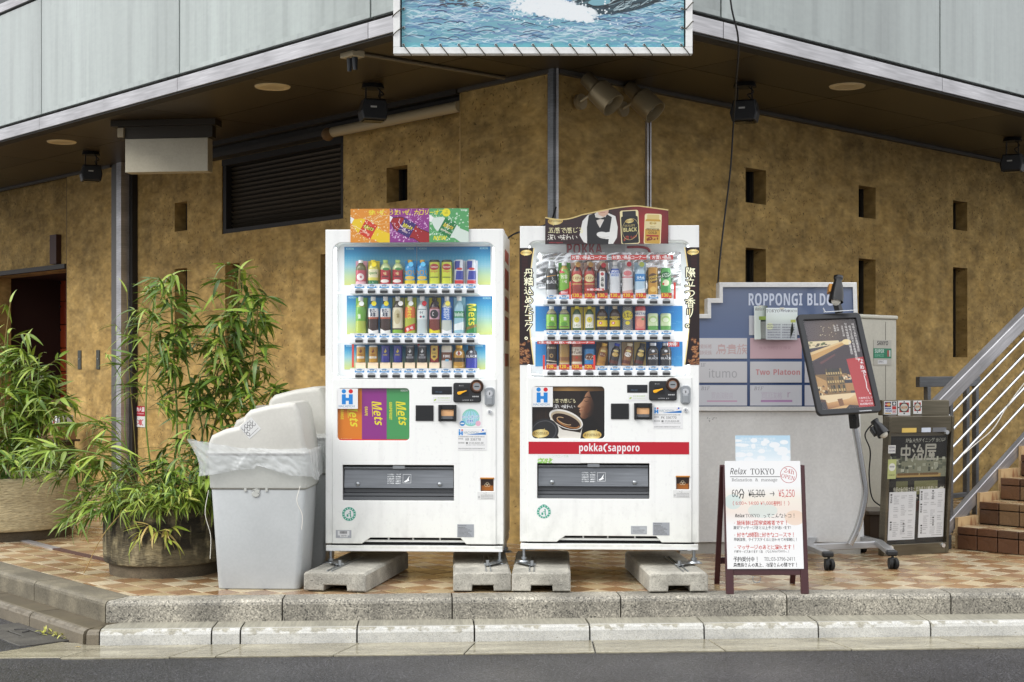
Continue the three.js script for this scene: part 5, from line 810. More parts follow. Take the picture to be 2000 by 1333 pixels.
// ---------------------------------------------------------------- concrete blocks under the machines
{
  const mk1 = (px, wpx, d, ry, label) => {
    const w = wpx * d / F, h = .103, L = 1.0;
    const b = thing('concrete_block', label, 'concrete block', [gx(px, d), PAVE, -d], ry, 'concrete blocks under the vending machines');
    const s = shapeOf([[-w / 2, 0], [-w * .18, 0], [-w * .17, .032], [w * .19, .032], [w * .2, 0], [w / 2, 0], [w / 2, h - .012], [w / 2 - .012, h], [-w / 2 + .012, h], [-w / 2, h - .012]]);
    mk('block', boxUV(extr(s, L, .008, 2), 1, rnd(), rnd()).translate(0, .008, -L), mConcPale, b);
    return { b, w, h };
  };
  const list = [[653, 126, 8.22, -.17, 'concrete block beside the grey bins, under the left machine'], [942, 114, 8.22, .04, 'concrete block under the right side of the left machine, touching the next block'], [1057, 115, 8.21, -.03, 'concrete block under the left side of the right machine'], [1326, 116, 8.2, .06, 'concrete block at the sandwich board end, under the right machine']];
  list.forEach(([px, w, d, ry, label], i) => {
    const { b } = mk1(px, w, d, ry, label), sx = [-.04, .035, -.055, .045][i];
    const t = tag(new THREE.Group(), ['metal channel and bracket on the block beside the bins', 'metal channel and bracket on the block right under the left machine', 'metal channel and bracket on the block left under the right machine', 'metal channel and bracket on the block nearest the sandwich board'][i], 'bracket', 'fixing channels on the blocks');
    t.name = numbered('fixing_channel'); t.position.set(...b.position.toArray()); t.position.y += .104; t.rotation.y = ry; scene.add(t);
    const ch = .016;
    mk('channel', [span(sx - .015, sx - .011, .006, ch, -.7, -.035), span(sx + .011, sx + .015, .006, ch, -.7, -.035), span(sx - .016, sx + .016, .003, .0065, -.7, -.035)], mZinc, t);
    const dir = sx < 0 ? -1 : 1, arm = slab([sx, .022, -.24], [sx + dir * .07, .022, -.36], .05, .006); mk('arm', arm, mZinc, t); mk('bolt', cyl(.011, .011, .03, sx, .03, -.24, 6), mZinc, t);
  });
}
// ---------------------------------------------------------------- planters and bamboo
function lathe(prof, n = 56) { return boxUV(new THREE.LatheGeometry(prof.map(([r, y]) => new THREE.Vector2(r, y)), n)); }
const stainT = pix(1024, 512, (u, v) => {
  const a = fbm(u, v, 4, 5, 101), b = fbm(u, v, 40, 3, 102), s = fbm(u, v * .12, 22, 4, 103), up = v; // v runs down
  let c = mixc([128, 116, 88], [176, 164, 132], sat(a * 1.8 - .4)); const k = .8 + .4 * b;
  const dark = sat((s - .36) * 5) * sat(1.3 - up * .8) + .7 * sat((fbm(u, v, 3, 3, 108) - .52) * 6), moss = sat((a - .5) * 4) * .35;
  c = mixc(c, [44, 39, 30], min(1, dark * .72)); c = mixc(c, [92, 86, 50], moss);
  return [c[0] * k, c[1] * k, c[2] * k];
});
const cleanT = pix(512, 256, (u, v) => { const a = fbm(u, v, 5, 4, 111), b = fbm(u, v, 70, 3, 112), c = mixc([150, 136, 104], [190, 176, 140], a), k = .82 + .36 * b; return [c[0] * k, c[1] * k, c[2] * k]; });
const potB = pix(1024, 512, (u, v) => 128 + 120 * (fbm(u, v, 60, 3, 114) - .5) + 60 * (fbm(u, v, 10, 3, 115) - .5));
const mRing = M(0xb8a890, .9, 0, { map: ctex(concT, true, [.8, .8]) });
function planter(label, x, d, R, h, map) {
  const t = thing('round_planter', label, 'planter', [x, PAVE, -d], 0, 'round concrete planters'), bm = ctex(potB, false, [1, 1]);
  const mat = M(0xffffff, .9, 0, { map: ctex(map), bumpMap: bm, bumpScale: .012 });
  const wrap = (g, y0, y1) => { const p = g.attributes.position, uv = g.attributes.uv; for (let i = 0; i < p.count; i += 3) { const as = [0, 1, 2].map((k) => Math.atan2(p.getX(i + k), p.getZ(i + k)) / (2 * PI) + .5), mn = min(...as); as.forEach((q, k) => uv.setXY(i + k, (q - mn > .5 ? q - 1 : q) * 2, (p.getY(i + k) - y0) / (y1 - y0))); } return g; };
  const wob = (g) => { const p = g.attributes.position; for (let i = 0; i < p.count; i++) { const a = Math.atan2(p.getZ(i), p.getX(i)), k = 1 + .012 * (fbm(a / 6.2832 + .5, p.getY(i), 16, 3, 120) - .5); p.setX(i, p.getX(i) * k); p.setZ(i, p.getZ(i) * k); } g.computeVertexNormals(); return g; };
  const prof = [[R * .97, .075], [R * .99, .082], [R * 1.0, .12], [R * 1.005, h * .4], [R, h * .7], [R * .99, h - .02], [R * .975, h], [R * .9, h + .002], [R * .88, h - .03], [R * .88, h - .06]];
  const g = wob(new THREE.LatheGeometry(prof.map(([r, y]) => new THREE.Vector2(r, y)), 96)).toNonIndexed();
  mk('bowl', wrap(g, .07, h), mat, t);
  mk('foot_ring', wrap(new THREE.LatheGeometry([[R * .9, .1], [R * .905, .05], [R * .895, 0]].reverse().map(([r, y]) => new THREE.Vector2(r, y)), 64).toNonIndexed(), -.3, .2), mRing, t);
  mk('soil', cyl(R * .88, R * .88, .02, 0, h - .06, 0, 40), M(0x2a1e14, .95), t);
  return t;
}
planter('larger sandy concrete planter at the far left edge of the pavement', gx(6, 11.05), 11.05, .545, .455, cleanT);
planter('smaller dark stained concrete planter beside the grey bins', gx(322, 9.08), 9.08, .37, .435, stainT);

function leafGeo(L, w, bend, fold) {                           // lance shaped leaf, growing along +x, drooping
  const n = 6, pos = [], idx = [], uv = [];
  for (let i = 0; i <= n; i++) { const t = i / n, wd = w * Math.pow(sin(PI * Math.pow(min(.999, t * .97 + .03), .72)), .9) * .5, y = -bend * t * t * L, x = L * (t - .18 * bend * t * t); for (const k of [-1, 0, 1]) { pos.push(x, y + (k ? fold * wd : 0), k * wd); uv.push(t, k * .5 + .5); } }
  for (let i = 0; i < n; i++) for (const k of [0, 1]) { const a = i * 3 + k; idx.push(a, a + 1, a + 3, a + 1, a + 4, a + 3); }
  const g = new THREE.BufferGeometry(); g.setAttribute('position', new THREE.Float32BufferAttribute(pos, 3)); g.setAttribute('uv', new THREE.Float32BufferAttribute(uv, 2)); g.setIndex(idx); g.computeVertexNormals(); return g;
}
const leafG = [leafGeo(1, .125, .3, .3), leafGeo(1, .105, .6, .35), leafGeo(1, .135, .12, .25), leafGeo(1, .115, .95, .3)];
const leafT = pix(128, 64, (u, v) => { const rib = abs(v - .5) < .03 ? 1.25 : 1, st = .92 + .16 * (floor(v * 22) % 2), k = 200 * rib * st; return [min(255, k), min(255, k), min(255, k)]; });
const leafMap = ctex(leafT);
const leafCols = [[.18, .28, .034], [.26, .37, .042], [.11, .20, .028], [.34, .44, .06], [.065, .13, .022], [.46, .46, .09], [.24, .32, .07], [.52, .38, .13]];
const mLeaf = leafCols.map((c) => { const m = P(0xffffff, .42, 0, { map: leafMap, side: THREE.DoubleSide, transmission: .28, thickness: 0, specularIntensity: .8 }); m.color.setRGB(...c.map((q) => min(.9, q * 1.75))); return m; });
const mCulm = M(0x5f7a2c, .5), mTwig = M(0x7a6a34, .6);
function bamboo(label, base, stalks, skirts, budget) {
  const t = thing('bamboo_plant', label, 'bamboo', base), leaves = [], twigs = [];
  const put = (p, yaw, pitch, L, col) => leaves.push({ p, yaw, pitch, L, roll: rr(-.7, .7), k: floor(rnd() * 4), col });
  const spray = (p, yaw, up, n, L, pal) => {                   // a twig with a fan of leaves at its end
    const len = rr(.05, .16), e = p.clone().add(V(cos(yaw) * cos(up), sin(up), -sin(yaw) * cos(up)).multiplyScalar(len)); twigs.push([p, e]);
    for (let i = 0; i < n; i++) { const f = rr(.35, 1); put(p.clone().lerp(e, f), yaw + rr(-1.1, 1.1), up * .5 + rr(-.55, .35), L * rr(.65, 1.15), pal[floor(rnd() * pal.length)]); }
  };
  for (const s of stalks) {
    const pts = s.pts.map((q) => V(...q)), c = new THREE.CatmullRomCurve3(pts), n = floor(s.n * (s.q || .95));
    mk('culm', new THREE.TubeGeometry(c, 16, s.r || .005, 6), rnd() < .5 ? mCulm : mTwig, t);
    for (let i = 0; i < n; i++) { const u = s.from + (1 - s.from) * Math.pow((i + rnd()) / n, s.bias || 1); spray(c.getPoint(u).add(V(rr(-1, 1), rr(-.4, .4), rr(-1, 1)).multiplyScalar(s.w || .06)), s.yaw !== undefined && rnd() < .5 ? s.yaw + rr(-.9, .9) : rr(0, 2 * PI), rr(-.15, .75), 4 + floor(rnd() * 4), s.L || .135, s.pal || [0, 1, 2, 3, 1, 4]); }
    put(c.getPoint(.99), rr(0, 6), 1.1, .15, 3);
  }
  for (const s of skirts) for (let i = 0; i < s.n * 1.9; i++) { const a = rr(s.a0, s.a1), r = s.R * Math.sqrt(rnd()), p = V(s.x + cos(a) * r, s.y + rr(0, s.h) * (1 - r / s.R * .5), s.z - sin(a) * r); spray(p, a + rr(-.7, .7), rr(-.5, .6), 3 + floor(rnd() * 3), s.L, s.pal); }
  const tg = twigs.map(([a, b]) => { const g = new THREE.CylinderGeometry(.0012, .0018, a.distanceTo(b), 4, 1, true); g.applyQuaternion(new THREE.Quaternion().setFromUnitVectors(V(0, 1, 0), b.clone().sub(a).normalize())); const m = a.clone().add(b).multiplyScalar(.5); return g.translate(m.x, m.y, m.z); });
  const tw = mk('twigs', join(tg), mTwig, t); tw.userData.kind = 'stuff';
  const mat = (l) => new THREE.Matrix4().compose(l.p, new THREE.Quaternion().setFromEuler(new THREE.Euler(l.roll, l.yaw, l.pitch, 'YZX')), V(l.L, l.L, l.L * (.62 + .5 * ((l.p.x * 977) % 1 + 1) % 1)));
  leaves.sort((a, b) => (b.p.z + b.L * 2.2) - (a.p.z + a.L * 2.2));
  const near = leaves.slice(0, budget), far = leaves.slice(budget);
  for (const l of near) { const o = new THREE.Mesh(leafG[l.k], mLeaf[l.col]); o.name = 'leaf'; o.castShadow = o.receiveShadow = true; o.applyMatrix4(mat(l)); t.add(o); }
  for (let k = 0; k < 4; k++) {
    const ls = far.filter((l) => l.k === k); if (!ls.length) continue;
    const m = P(0xffffff, .42, 0, { map: leafMap, side: THREE.DoubleSide, transmission: .28, thickness: 0, specularIntensity: .8 }), im = new THREE.InstancedMesh(leafG[k], m, ls.length);
    im.name = 'leaf_mass'; im.userData.kind = 'stuff'; im.castShadow = im.receiveShadow = true;
    ls.forEach((l, i) => { im.setMatrixAt(i, mat(l)); const q = rr(1.25, 2.0), c = leafCols[l.col]; im.setColorAt(i, new THREE.Color().setRGB(c[0] * q, c[1] * q, c[2] * q)); });
    t.add(im);
  }
}
{
  const d = 9.08, bx = gx(322, d), by = PAVE + .38, Q = (px, py, dz = 0) => [gx(px, d + dz) - bx, gy(py, d + dz) - by, -dz];
  const tall = [0, 1, 2, 0, 1, 3, 2, 4], low = [1, 3, 5, 3, 1, 0, 6];
  bamboo('tall leafy bamboo with two crowns in the stained planter', [bx, by, -d], [
    { pts: [Q(330, 985, .05), Q(345, 850, .1), Q(338, 680, .1), Q(332, 540, .05)], n: 42, from: .42, r: .0065, L: .15, pal: tall, bias: .9 }, { pts: [Q(305, 985), Q(285, 830, -.05), Q(290, 700, 0), Q(300, 590, -.05)], n: 34, from: .38, L: .15, pal: tall },
    { pts: [Q(350, 985, .1), Q(395, 860, .15), Q(370, 740, .1), Q(355, 640, .1)], n: 36, from: .4, L: .15, pal: tall }, { pts: [Q(375, 985, .15), Q(410, 860, .2), Q(455, 690, .15), Q(468, 525, .1)], n: 50, from: .42, r: .0065, L: .155, pal: tall, bias: .9 },
    { pts: [Q(390, 985, .1), Q(430, 860, .15), Q(490, 720, .1), Q(505, 580, .05)], n: 46, from: .4, L: .15, pal: tall }, { pts: [Q(360, 985, .2), Q(400, 830, .25), Q(430, 700, .2), Q(440, 600, .2)], n: 36, from: .4, L: .15, pal: tall },
    { pts: [Q(400, 985, .1), Q(440, 900, .15), Q(500, 830, .12), Q(535, 760, .1)], n: 26, from: .35, L: .14, pal: tall }, { pts: [Q(280, 985, 0), Q(245, 860, 0), Q(240, 750, 0), Q(205, 690, 0)], n: 5, from: .6, r: .003, L: .17, pal: [1, 3] },
    { pts: [Q(270, 985, .1), Q(262, 850, .1), Q(250, 700, .1), Q(248, 570, .1)], n: 3, from: .6, r: .003, L: .13, pal: [1, 3] }, { pts: [Q(290, 985, -.1), Q(230, 905, -.15), Q(150, 880, -.2), Q(70, 885, -.22)], n: 22, from: .3, L: .19, yaw: PI, pal: [3, 1, 0, 6] },
    { pts: [Q(290, 985, -.1), Q(240, 925, -.15), Q(170, 920, -.2), Q(110, 940, -.22)], n: 22, from: .25, L: .17, yaw: PI, pal: [1, 0, 3, 2] }, { pts: [Q(300, 985, 0), Q(250, 880, 0), Q(190, 830, 0), Q(120, 830, 0)], n: 12, from: .4, L: .17, yaw: PI, pal: [1, 0, 3, 2] },
  ], [
    { n: 110, x: .0, y: .07, z: .04, R: .38, a0: 0, a1: 2 * PI, h: .28, L: .115, pal: [0, 1, 2, 4, 3] }, { n: 90, x: .05, y: .06, z: .17, R: .26, a0: -PI, a1: 0, h: .12, L: .095, pal: low }, { n: 70, x: .22, y: .16, z: .02, R: .3, a0: 0, a1: 2 * PI, h: .34, L: .13, pal: [0, 1, 2, 4] }, { n: 40, x: -.28, y: -.02, z: .12, R: .2, a0: 0, a1: 2 * PI, h: .2, L: .14, pal: [1, 0, 3, 2] }, { n: 5, x: .04, y: -.1, z: .37, R: .06, a0: -PI, a1: 0, h: .05, L: .12, pal: [7, 5, 3] },
  ], 290);
  const d1 = 11.0, x1 = gx(6, d1), y1 = PAVE + .41, R = (px, py, dz = 0) => [gx(px, d1 + dz) - x1, gy(py, d1 + dz) - y1, -dz], st = [];
  for (const [a, b, c, e, f] of [[40, 50, 55, 62, 700], [10, 20, 10, 15, 650], [-20, -30, -20, -10, 640], [50, 66, 78, 88, 740], [20, 30, 35, 42, 670], [44, 56, 52, 58, 690], [-40, -60, -70, -60, 650], [60, 80, 92, 104, 820], [30, 40, 30, 35, 700], [60, 78, 72, 76, 700]]) st.push({ pts: [R(a, 950, rr(-.2, .2)), R(b, 880, rr(-.2, .3)), R(c, 790, rr(-.2, .2)), R(e, f, rr(-.2, .2))], n: 24, from: .3, w: .06, L: .165, pal: [1, 3, 0, 1, 2, 6] });
  st.push({ pts: [R(0, 950, 0), R(2, 800, 0), R(8, 680, 0), R(20, 590, 0)], n: 2, from: .9, r: .004, L: .12, pal: [3] });
  bamboo('bushy green bamboo in the sandy planter at the left edge', [x1, y1, -d1], st, [{ n: 62, x: -.08, y: .09, z: -.05, R: .4, a0: 0, a1: 2 * PI, h: .36, L: .135, pal: [0, 1, 2, 4, 3] }, { n: 20, x: .1, y: .1, z: .22, R: .26, a0: -PI, a1: 0, h: .16, L: .13, pal: [1, 3, 0, 2] }], 290);
  tag(mk('dry_stalk', tube([[gx(248, 8.72), gy(990, 8.72), -8.72], [gx(205, 8.7), gy(1040, 8.7), -8.7], [gx(163, 8.95), PAVE + .006, -8.95]], .0028, 16, 5), M(0xb89a64, .8), scene), 'dry straw coloured stalk hanging from the stained planter to the tiles', 'dry stalk');
  const w = thing('gutter_weed', 'small yellow green weeds in the gutter by the corner kerb', 'weeds', [gx(112, 7.95), .002, -7.95]), wl = [];
  for (let i = 0; i < 46; i++) { const g = leafG[i % 4].clone().scale(.035, .035, .09).rotateZ(rr(.1, 1.2)).rotateY(rr(0, 6)); wl.push(g.translate(rr(-.14, .14), .002 + rr(0, .02), rr(-.02, .03) - 0)); }
  for (let i = 0; i < wl.length; i++) wl[i].rotateY(-.6); const wm = mk('leaf_mass', join(wl), mLeaf[5], w); wm.userData.kind = 'stuff';
}
// ---------------------------------------------------------------- grey waste bins
const binT = pix(512, 512, (u, v) => { const a = fbm(u, v, 4, 4, 131), b = fbm(u, v, 100, 2, 132), k = 238 + 22 * (a - .5) + 10 * (b - .5) ; return [k, k, k * .99]; });
const mBin = P(0xb0b3b5, .45, 0, { map: ctex(binT) }), mBinRim = P(0xbcbdb9, .45, 0, { map: ctex(binT) }), mLid = P(0xc6c4be, .5, 0, { map: ctex(binT) });
const mBag = P(0xf4f6f7, .3, 0, { transmission: .74, thickness: 0, side: THREE.DoubleSide, ior: 1.35 });
function frustum(rows, r, n = 8) {                             // stacked rounded rectangles: [half width, half depth, y, x shift]
  const pos = [], idx = [], ring = (hw, hd, y, sx) => roundRect(-hw, -hd, hw, hd, min(r, hw * .9, hd * .9), n).map(([x, z]) => [x + sx, y, z]);
  const rings = rows.map(([a, b, y, s = 0]) => ring(a, b, y, s)), m = rings[0].length;
  for (const q of rings) for (const p of q) pos.push(...p);
  for (let i = 0; i + 1 < rings.length; i++) for (let k = 0; k < m; k++) { const a = i * m + k, b = i * m + (k + 1) % m; idx.push(a, a + m, b, b, a + m, b + m); }
  const cap = (i, f) => { const c = pos.length / 3, q = rows[i]; pos.push(q[3] || 0, q[2], 0); for (let k = 0; k < m; k++) { const a = i * m + k, b = i * m + (k + 1) % m; f ? idx.push(c, b, a) : idx.push(c, a, b); } };
  cap(0, false); cap(rows.length - 1, true);
  const g = new THREE.BufferGeometry(); g.setAttribute('position', new THREE.Float32BufferAttribute(pos, 3)); g.setIndex(idx); g.computeVertexNormals();
  return boxUV(g.toNonIndexed());
}
function densify(p, st) { const o = []; p.forEach((a, i) => { const b = p[(i + 1) % p.length], n = max(1, floor(hypot(b[0] - a[0], b[1] - a[1]) / st)); for (let k = 0; k < n; k++) o.push([a[0] + (b[0] - a[0]) * k / n, a[1] + (b[1] - a[1]) * k / n]); }); return o; }
function bin(label, px, d, front) {
  const s = d / F, t = thing('waste_bin', label, 'bin', [gx(px, d), PAVE, -d - .21], -.04, 'grey waste bins between planter and machine');
  const H = (py) => PAVE ? (1154 - py) * s : 0, hw = 96 * s;
  mk('body', frustum([[hw * .83, .185, 0], [hw * .845, .192, .008], [hw * .97, .215, H(957)]], .035), mBin, t);
  mk('rim', frustum([[hw * .985, .218, H(957)], [hw * 1.0, .222, H(953)], [hw * 1.02, .228, H(905)], [hw * 1.04, .232, H(893)], [hw * 1.04, .232, H(888)]], .038), mBinRim, t);
  mk('tab', [extr(shapeOf([[-.024, 0], [.024, 0], [.024, .02], ...Array.from({ length: 9 }, (_, i) => [.024 * cos(PI * i / 8), -.018 - .022 * sin(PI * i / 8)]).reverse().map(([x, y]) => [-x, y])].slice(0, 3).concat(Array.from({ length: 9 }, (_, i) => [-.024 * cos(PI * i / 8), -.016 - .024 * sin(PI * i / 8)]))), .008, .002).translate(-.01, H(957) - .004, .212), span(-.075, -.062, H(961), H(954), .2, .222), span(.045, .058, H(961), H(954), .2, .222)], mBinRim, t);
  // hood of the lid: side outline carried across the depth with soft edges
  const L = (x, y) => [(x - 506) * s, H(y)], out = [L(408, 890), L(407, 868), L(414, 852), L(440, 840), L(466, 834), L(476, 826), L(480, 812), L(490, 802), L(530, 792), L(566, 786), L(580, 788), L(588, 802), L(600, 870), L(603, 890)];
  const g = new THREE.ExtrudeGeometry(shapeOf(out), { depth: .36, bevelEnabled: true, bevelThickness: .04, bevelSize: .03, bevelOffset: -.03, bevelSegments: 4 }).translate(0, 0, -.18);
  mk('lid', toCreasedNormals(boxUV(g), .7), mLid, t); mk('lid_rim', frustum([[hw * 1.045, .236, H(890)], [hw * 1.045, .236, H(882)]], .04), mLid, t);
  if (front) { mk('vent_slot', [span(L(492, 0)[0], L(520, 0)[0], H(799), H(795), -.1, .08)].map((q) => q.rotateZ(0)), M(0x8a8780, .7), t); }
  // bag over the rim
  const per = densify(roundRect(-hw * 1.075, -.245, hw * 1.075, .245, .045, 7), .012), n = per.length, rows = 22, pos = [], idx = [];
  for (let j = 0; j <= rows; j++) for (let i = 0; i < n; i++) {
    const u = i / n, v = j / rows, [x, z] = per[i], a = Math.atan2(z, x), len = Math.hypot(x, z);
    const drop = front ? .135 + .05 * sin(a * 2 + 1.1) + .05 * (fbm(u, .3, 8, 3, 140) - .5) : .13 + .03 * sin(a * 3), cr = fbm(u, v * .07 + .1 * sin(u * 12.566), 26, 3, 141) - .5, fine = fbm(u, v * .1 + .2 * sin(u * 18.85), 70, 2, 142) - .5;
    let k = 1.005 + .13 * (cr + .28) * (.25 + v) + .035 * fine * v, y = H(882) + .014 - v * drop + .02 * cr * (1 - v);
    let fx = 0; if (front && x < 0 && z > .05) { const f = Math.exp(-Math.pow((x + hw * 1.05) / (hw * .55), 2)) * (1 - v) * (1 - v); fx = -.105 * f; y += .05 * f - .02 * v; }
    pos.push(x * k + fx, y, z * k + .01 * fine);
  }
  for (let j = 0; j < rows; j++) for (let i = 0; i < n; i++) { const a = j * n + i, b = j * n + (i + 1) % n; idx.push(a, a + n, b, b, a + n, b + n); }
  const bg = new THREE.BufferGeometry(); bg.setAttribute('position', new THREE.Float32BufferAttribute(pos, 3)); bg.setIndex(idx); bg.computeVertexNormals();
  const bag = mk('bag', bg, mBag, t);
  return { t, s, H, hw };
}
const B1 = bin('front grey plastic bin with a sticker on its sloping lid and a clear bag', 506, 8.31, true);
bin('rear grey plastic bin, half hidden between the front bin and the machine', 554, 8.92, false);
{
  const pr = print(110, 110, (g, w, h) => { rect(g, '#f2f2f0', 0, 0, w, h); for (let i = 0; i < 9; i++) { g.strokeStyle = '#333'; g.lineWidth = 3; g.beginPath(); g.ellipse(16 + (i % 4) * 25, 26 + floor(i / 4) * 26, 10, 12, rr(-.5, .5), 0, rr(4, 6.3)); g.stroke(); } line(g, '#444', 2, [[10, 96], [98, 92]]); });
  const g = mapTo(box(.088, .088, .0012), pr, -.044, -.044, .044, .044).rotateZ(.72).translate((492 - 506) * B1.s, B1.H(837), .2208); mk('sticker', g, pr.S.matte, B1.t);
  const str = (x, y0, y1, z, lab) => tag(mk('string', tube([[gx(x, z), gy(y0, z), -z], [gx(x - 6, z), gy((y0 * 2 + y1) / 3, z), -z + .01], [gx(x + 4, z), gy((y0 + y1 * 2) / 3, z), -z], [gx(x + 3, z), gy(y1, z), -z]], .0019, 20, 5), M(0xd8d4ca, .8), scene), lab, 'string');
  str(407, 958, 1092, 8.34, 'white string hanging down the left edge of the front bin'); str(586, 950, 1035, 8.24, 'white string hanging at the right corner of the front bin');
}
// ---------------------------------------------------------------- sandwich board
{
  const d = 8.16, s = d / F, t = thing('sandwich_board', 'brown framed sandwich board with a white massage price poster', 'sandwich board', [gx(1498, d), PAVE, -d], .015);
  const X = (p) => (p - 1498) * s, Y = (p) => (1157 - p) * s, mB = M(0x3a171b, .4), lean = -.16, tilt = (g) => g.rotateX(lean);
  const fr = [[1419, 1434], [1566, 1581]];
  for (const [a, b] of fr) mk('leg', tilt(span(X(a), X(b), .0, Y(904), -.026, 0, .003)), mB, t);
  mk('rail', tilt(span(X(1434), X(1566), Y(1120), Y(1108), -.022, -.004, .002)), mB, t); mk('rail', tilt(span(X(1434), X(1566), Y(916), Y(904), -.022, -.004, .002)), mB, t);
  const zb = -.42; for (const [a, b] of [[1413, 1425], [1570, 1578]]) mk('rear_leg', slab([X((a + b) / 2), Y(906) * .99, -.14], [X((a + b) / 2 + 3), .0, zb + .02], .03, .022), mB, t);
  mk('rear_rail', box(X(1574) - X(1420), .035, .02, X(1498), .14, zb + .06), mB, t); mk('hook', new THREE.TorusGeometry(.022, .0022, 6, 20, 4.4).rotateZ(2.4).translate(X(1482), Y(1130), -.06), mZinc, t);
  mk('panel', tilt(span(X(1434), X(1566), Y(1108), Y(916), -.018, -.008)), mBlackP, t);
  const pr = print(620, 868, (g, w, h) => {
    rect(g, '#fafafa', 0, 0, w, h); g.globalAlpha = .5; g.fillStyle = lg(g, 0, 200, 0, 520, '#fafafa', '#f6e6cc', '#f2d8c4', '#fafafa'); g.fillRect(0, 200, w, 320); ell(g, '#bfe0e2', 60, 330, 70, 60); ell(g, '#f0c8a8', 560, 460, 80, 60); ell(g, '#cfe4e0', 300, 400, 120, 60); g.globalAlpha = 1;
    T(g, 'Relax', 34, 52, 70, { c: '#222', it: .2, sx: .8 }); T(g, 'TOKYO', 208, 56, 66, { c: '#333', f: 'serif', sx: .88 }); rect(g, '#444', 40, 126, 410, 5); T(g, 'Relaxation  &  massage', 52, 138, 34, { c: '#555', f: 'serif', sx: .98 });
    g.strokeStyle = '#b84a4a'; g.lineWidth = 4; g.beginPath(); g.arc(520, 112, 66, 0, 7); g.stroke(); g.save(); g.translate(520, 112); g.rotate(.24); T(g, '24h', 0, -52, 50, { c: '#c05050', f: 'serif', al: 'c' }); T(g, 'OPEN', 0, 0, 42, { c: '#c05050', f: 'serif', al: 'c' }); g.restore();
    T(g, '60分', 50, 226, 80, { c: '#222', sx: .62, w: .09 }); T(g, '¥6,300', 186, 226, 80, { c: '#333', sx: .56 }); rect(g, '#222', 190, 270, 136, 6); T(g, '→', 356, 236, 56, { c: '#222', sx: .8 }); T(g, '¥5,250', 432, 226, 80, { c: '#c83a3a', sx: .56 });
    T(g, '（6:00〜14:00 ¥1,000割引！）', 44, 324, 38, { c: '#c84a44', sx: .93, w: .09 });
    T(g, 'Relax', 68, 424, 38, { c: '#222', it: .2, b: 1, sx: .8 }); T(g, 'TOKYO', 158, 426, 36, { c: '#333', f: 'serif', sx: .95 }); T(g, 'ってこんなトコ！', 296, 424, 36, { c: '#222', sx: .95 });
    T(g, '・施術師は国家資格者です！', 50, 480, 39, { c: '#c84a44', sx: .9, w: .1 }); T(g, '激安マッサージ店とは上手さが違います!', 56, 524, 28, { c: '#222', sx: .92 });
    T(g, '・好きな時間に好きなコースで！', 50, 576, 39, { c: '#c84a44', sx: .87, w: .1 }); T(g, '早朝深夜、ライフスタイルに合わせてお気軽に！', 56, 620, 27, { c: '#222', sx: .88 });
    T(g, '・マッサージのあとに寝れます！', 50, 674, 39, { c: '#c84a44', sx: .87, w: .1 }); T(g, '仮眠サービスあります！満足行くならRelaxTOKYOへ！', 58, 718, 23, { c: '#333', sx: .84 });
    T(g, '予約受付中！', 48, 770, 40, { c: '#222', sx: .88, w: .1 }); T(g, 'TEL:03-3796-2411', 300, 770, 40, { c: '#222', sx: .8 }); T(g, '鳥貴族さんの真上、冶屋さんの隣です！', 48, 818, 34, { c: '#222', sx: .86, w: .095 });
  });
  mk('poster', mapTo(tilt(span(X(1422), X(1572), Y(1108), Y(896), .0, .004)), pr, X(1422), Y(1108) * cos(lean), X(1572), Y(896) * cos(lean)), pr.S.matte, t);
  const lf = print(220, 120, (g, w, h) => { g.fillStyle = lg(g, 0, 0, 0, h, '#bcdcf0', '#dceef8', '#f6fafc'); g.fillRect(0, 0, w, h); for (let i = 0; i < 26; i++) ell(g, '#f8fbfd', rr(0, w), rr(20, h), rr(8, 26), rr(5, 12)); for (let i = 0; i < 5; i++) scrib(g, '#f8fcff', 20, 10 + i * 12, rr(90, 170), 9, 10); });
  const k = thing('leaflet_holder', 'pale blue leaflet behind the top of the sandwich board', 'leaflet', [gx(1491, 8.3), gy(905, 8.3), -8.3]), q = 8.3 / F;
  mk('leaflet', mapTo(box(107 * q, 58 * q, .003, 0, 25 * q, 0).rotateX(-.1), lf, -53.5 * q, -4 * q, 53.5 * q, 54 * q), lf.S.matte, k); mk('backing', box(107 * q, 100 * q, .004, 0, 4 * q, -.012).rotateX(-.1), M(0xcfd8dc, .4), k);
}
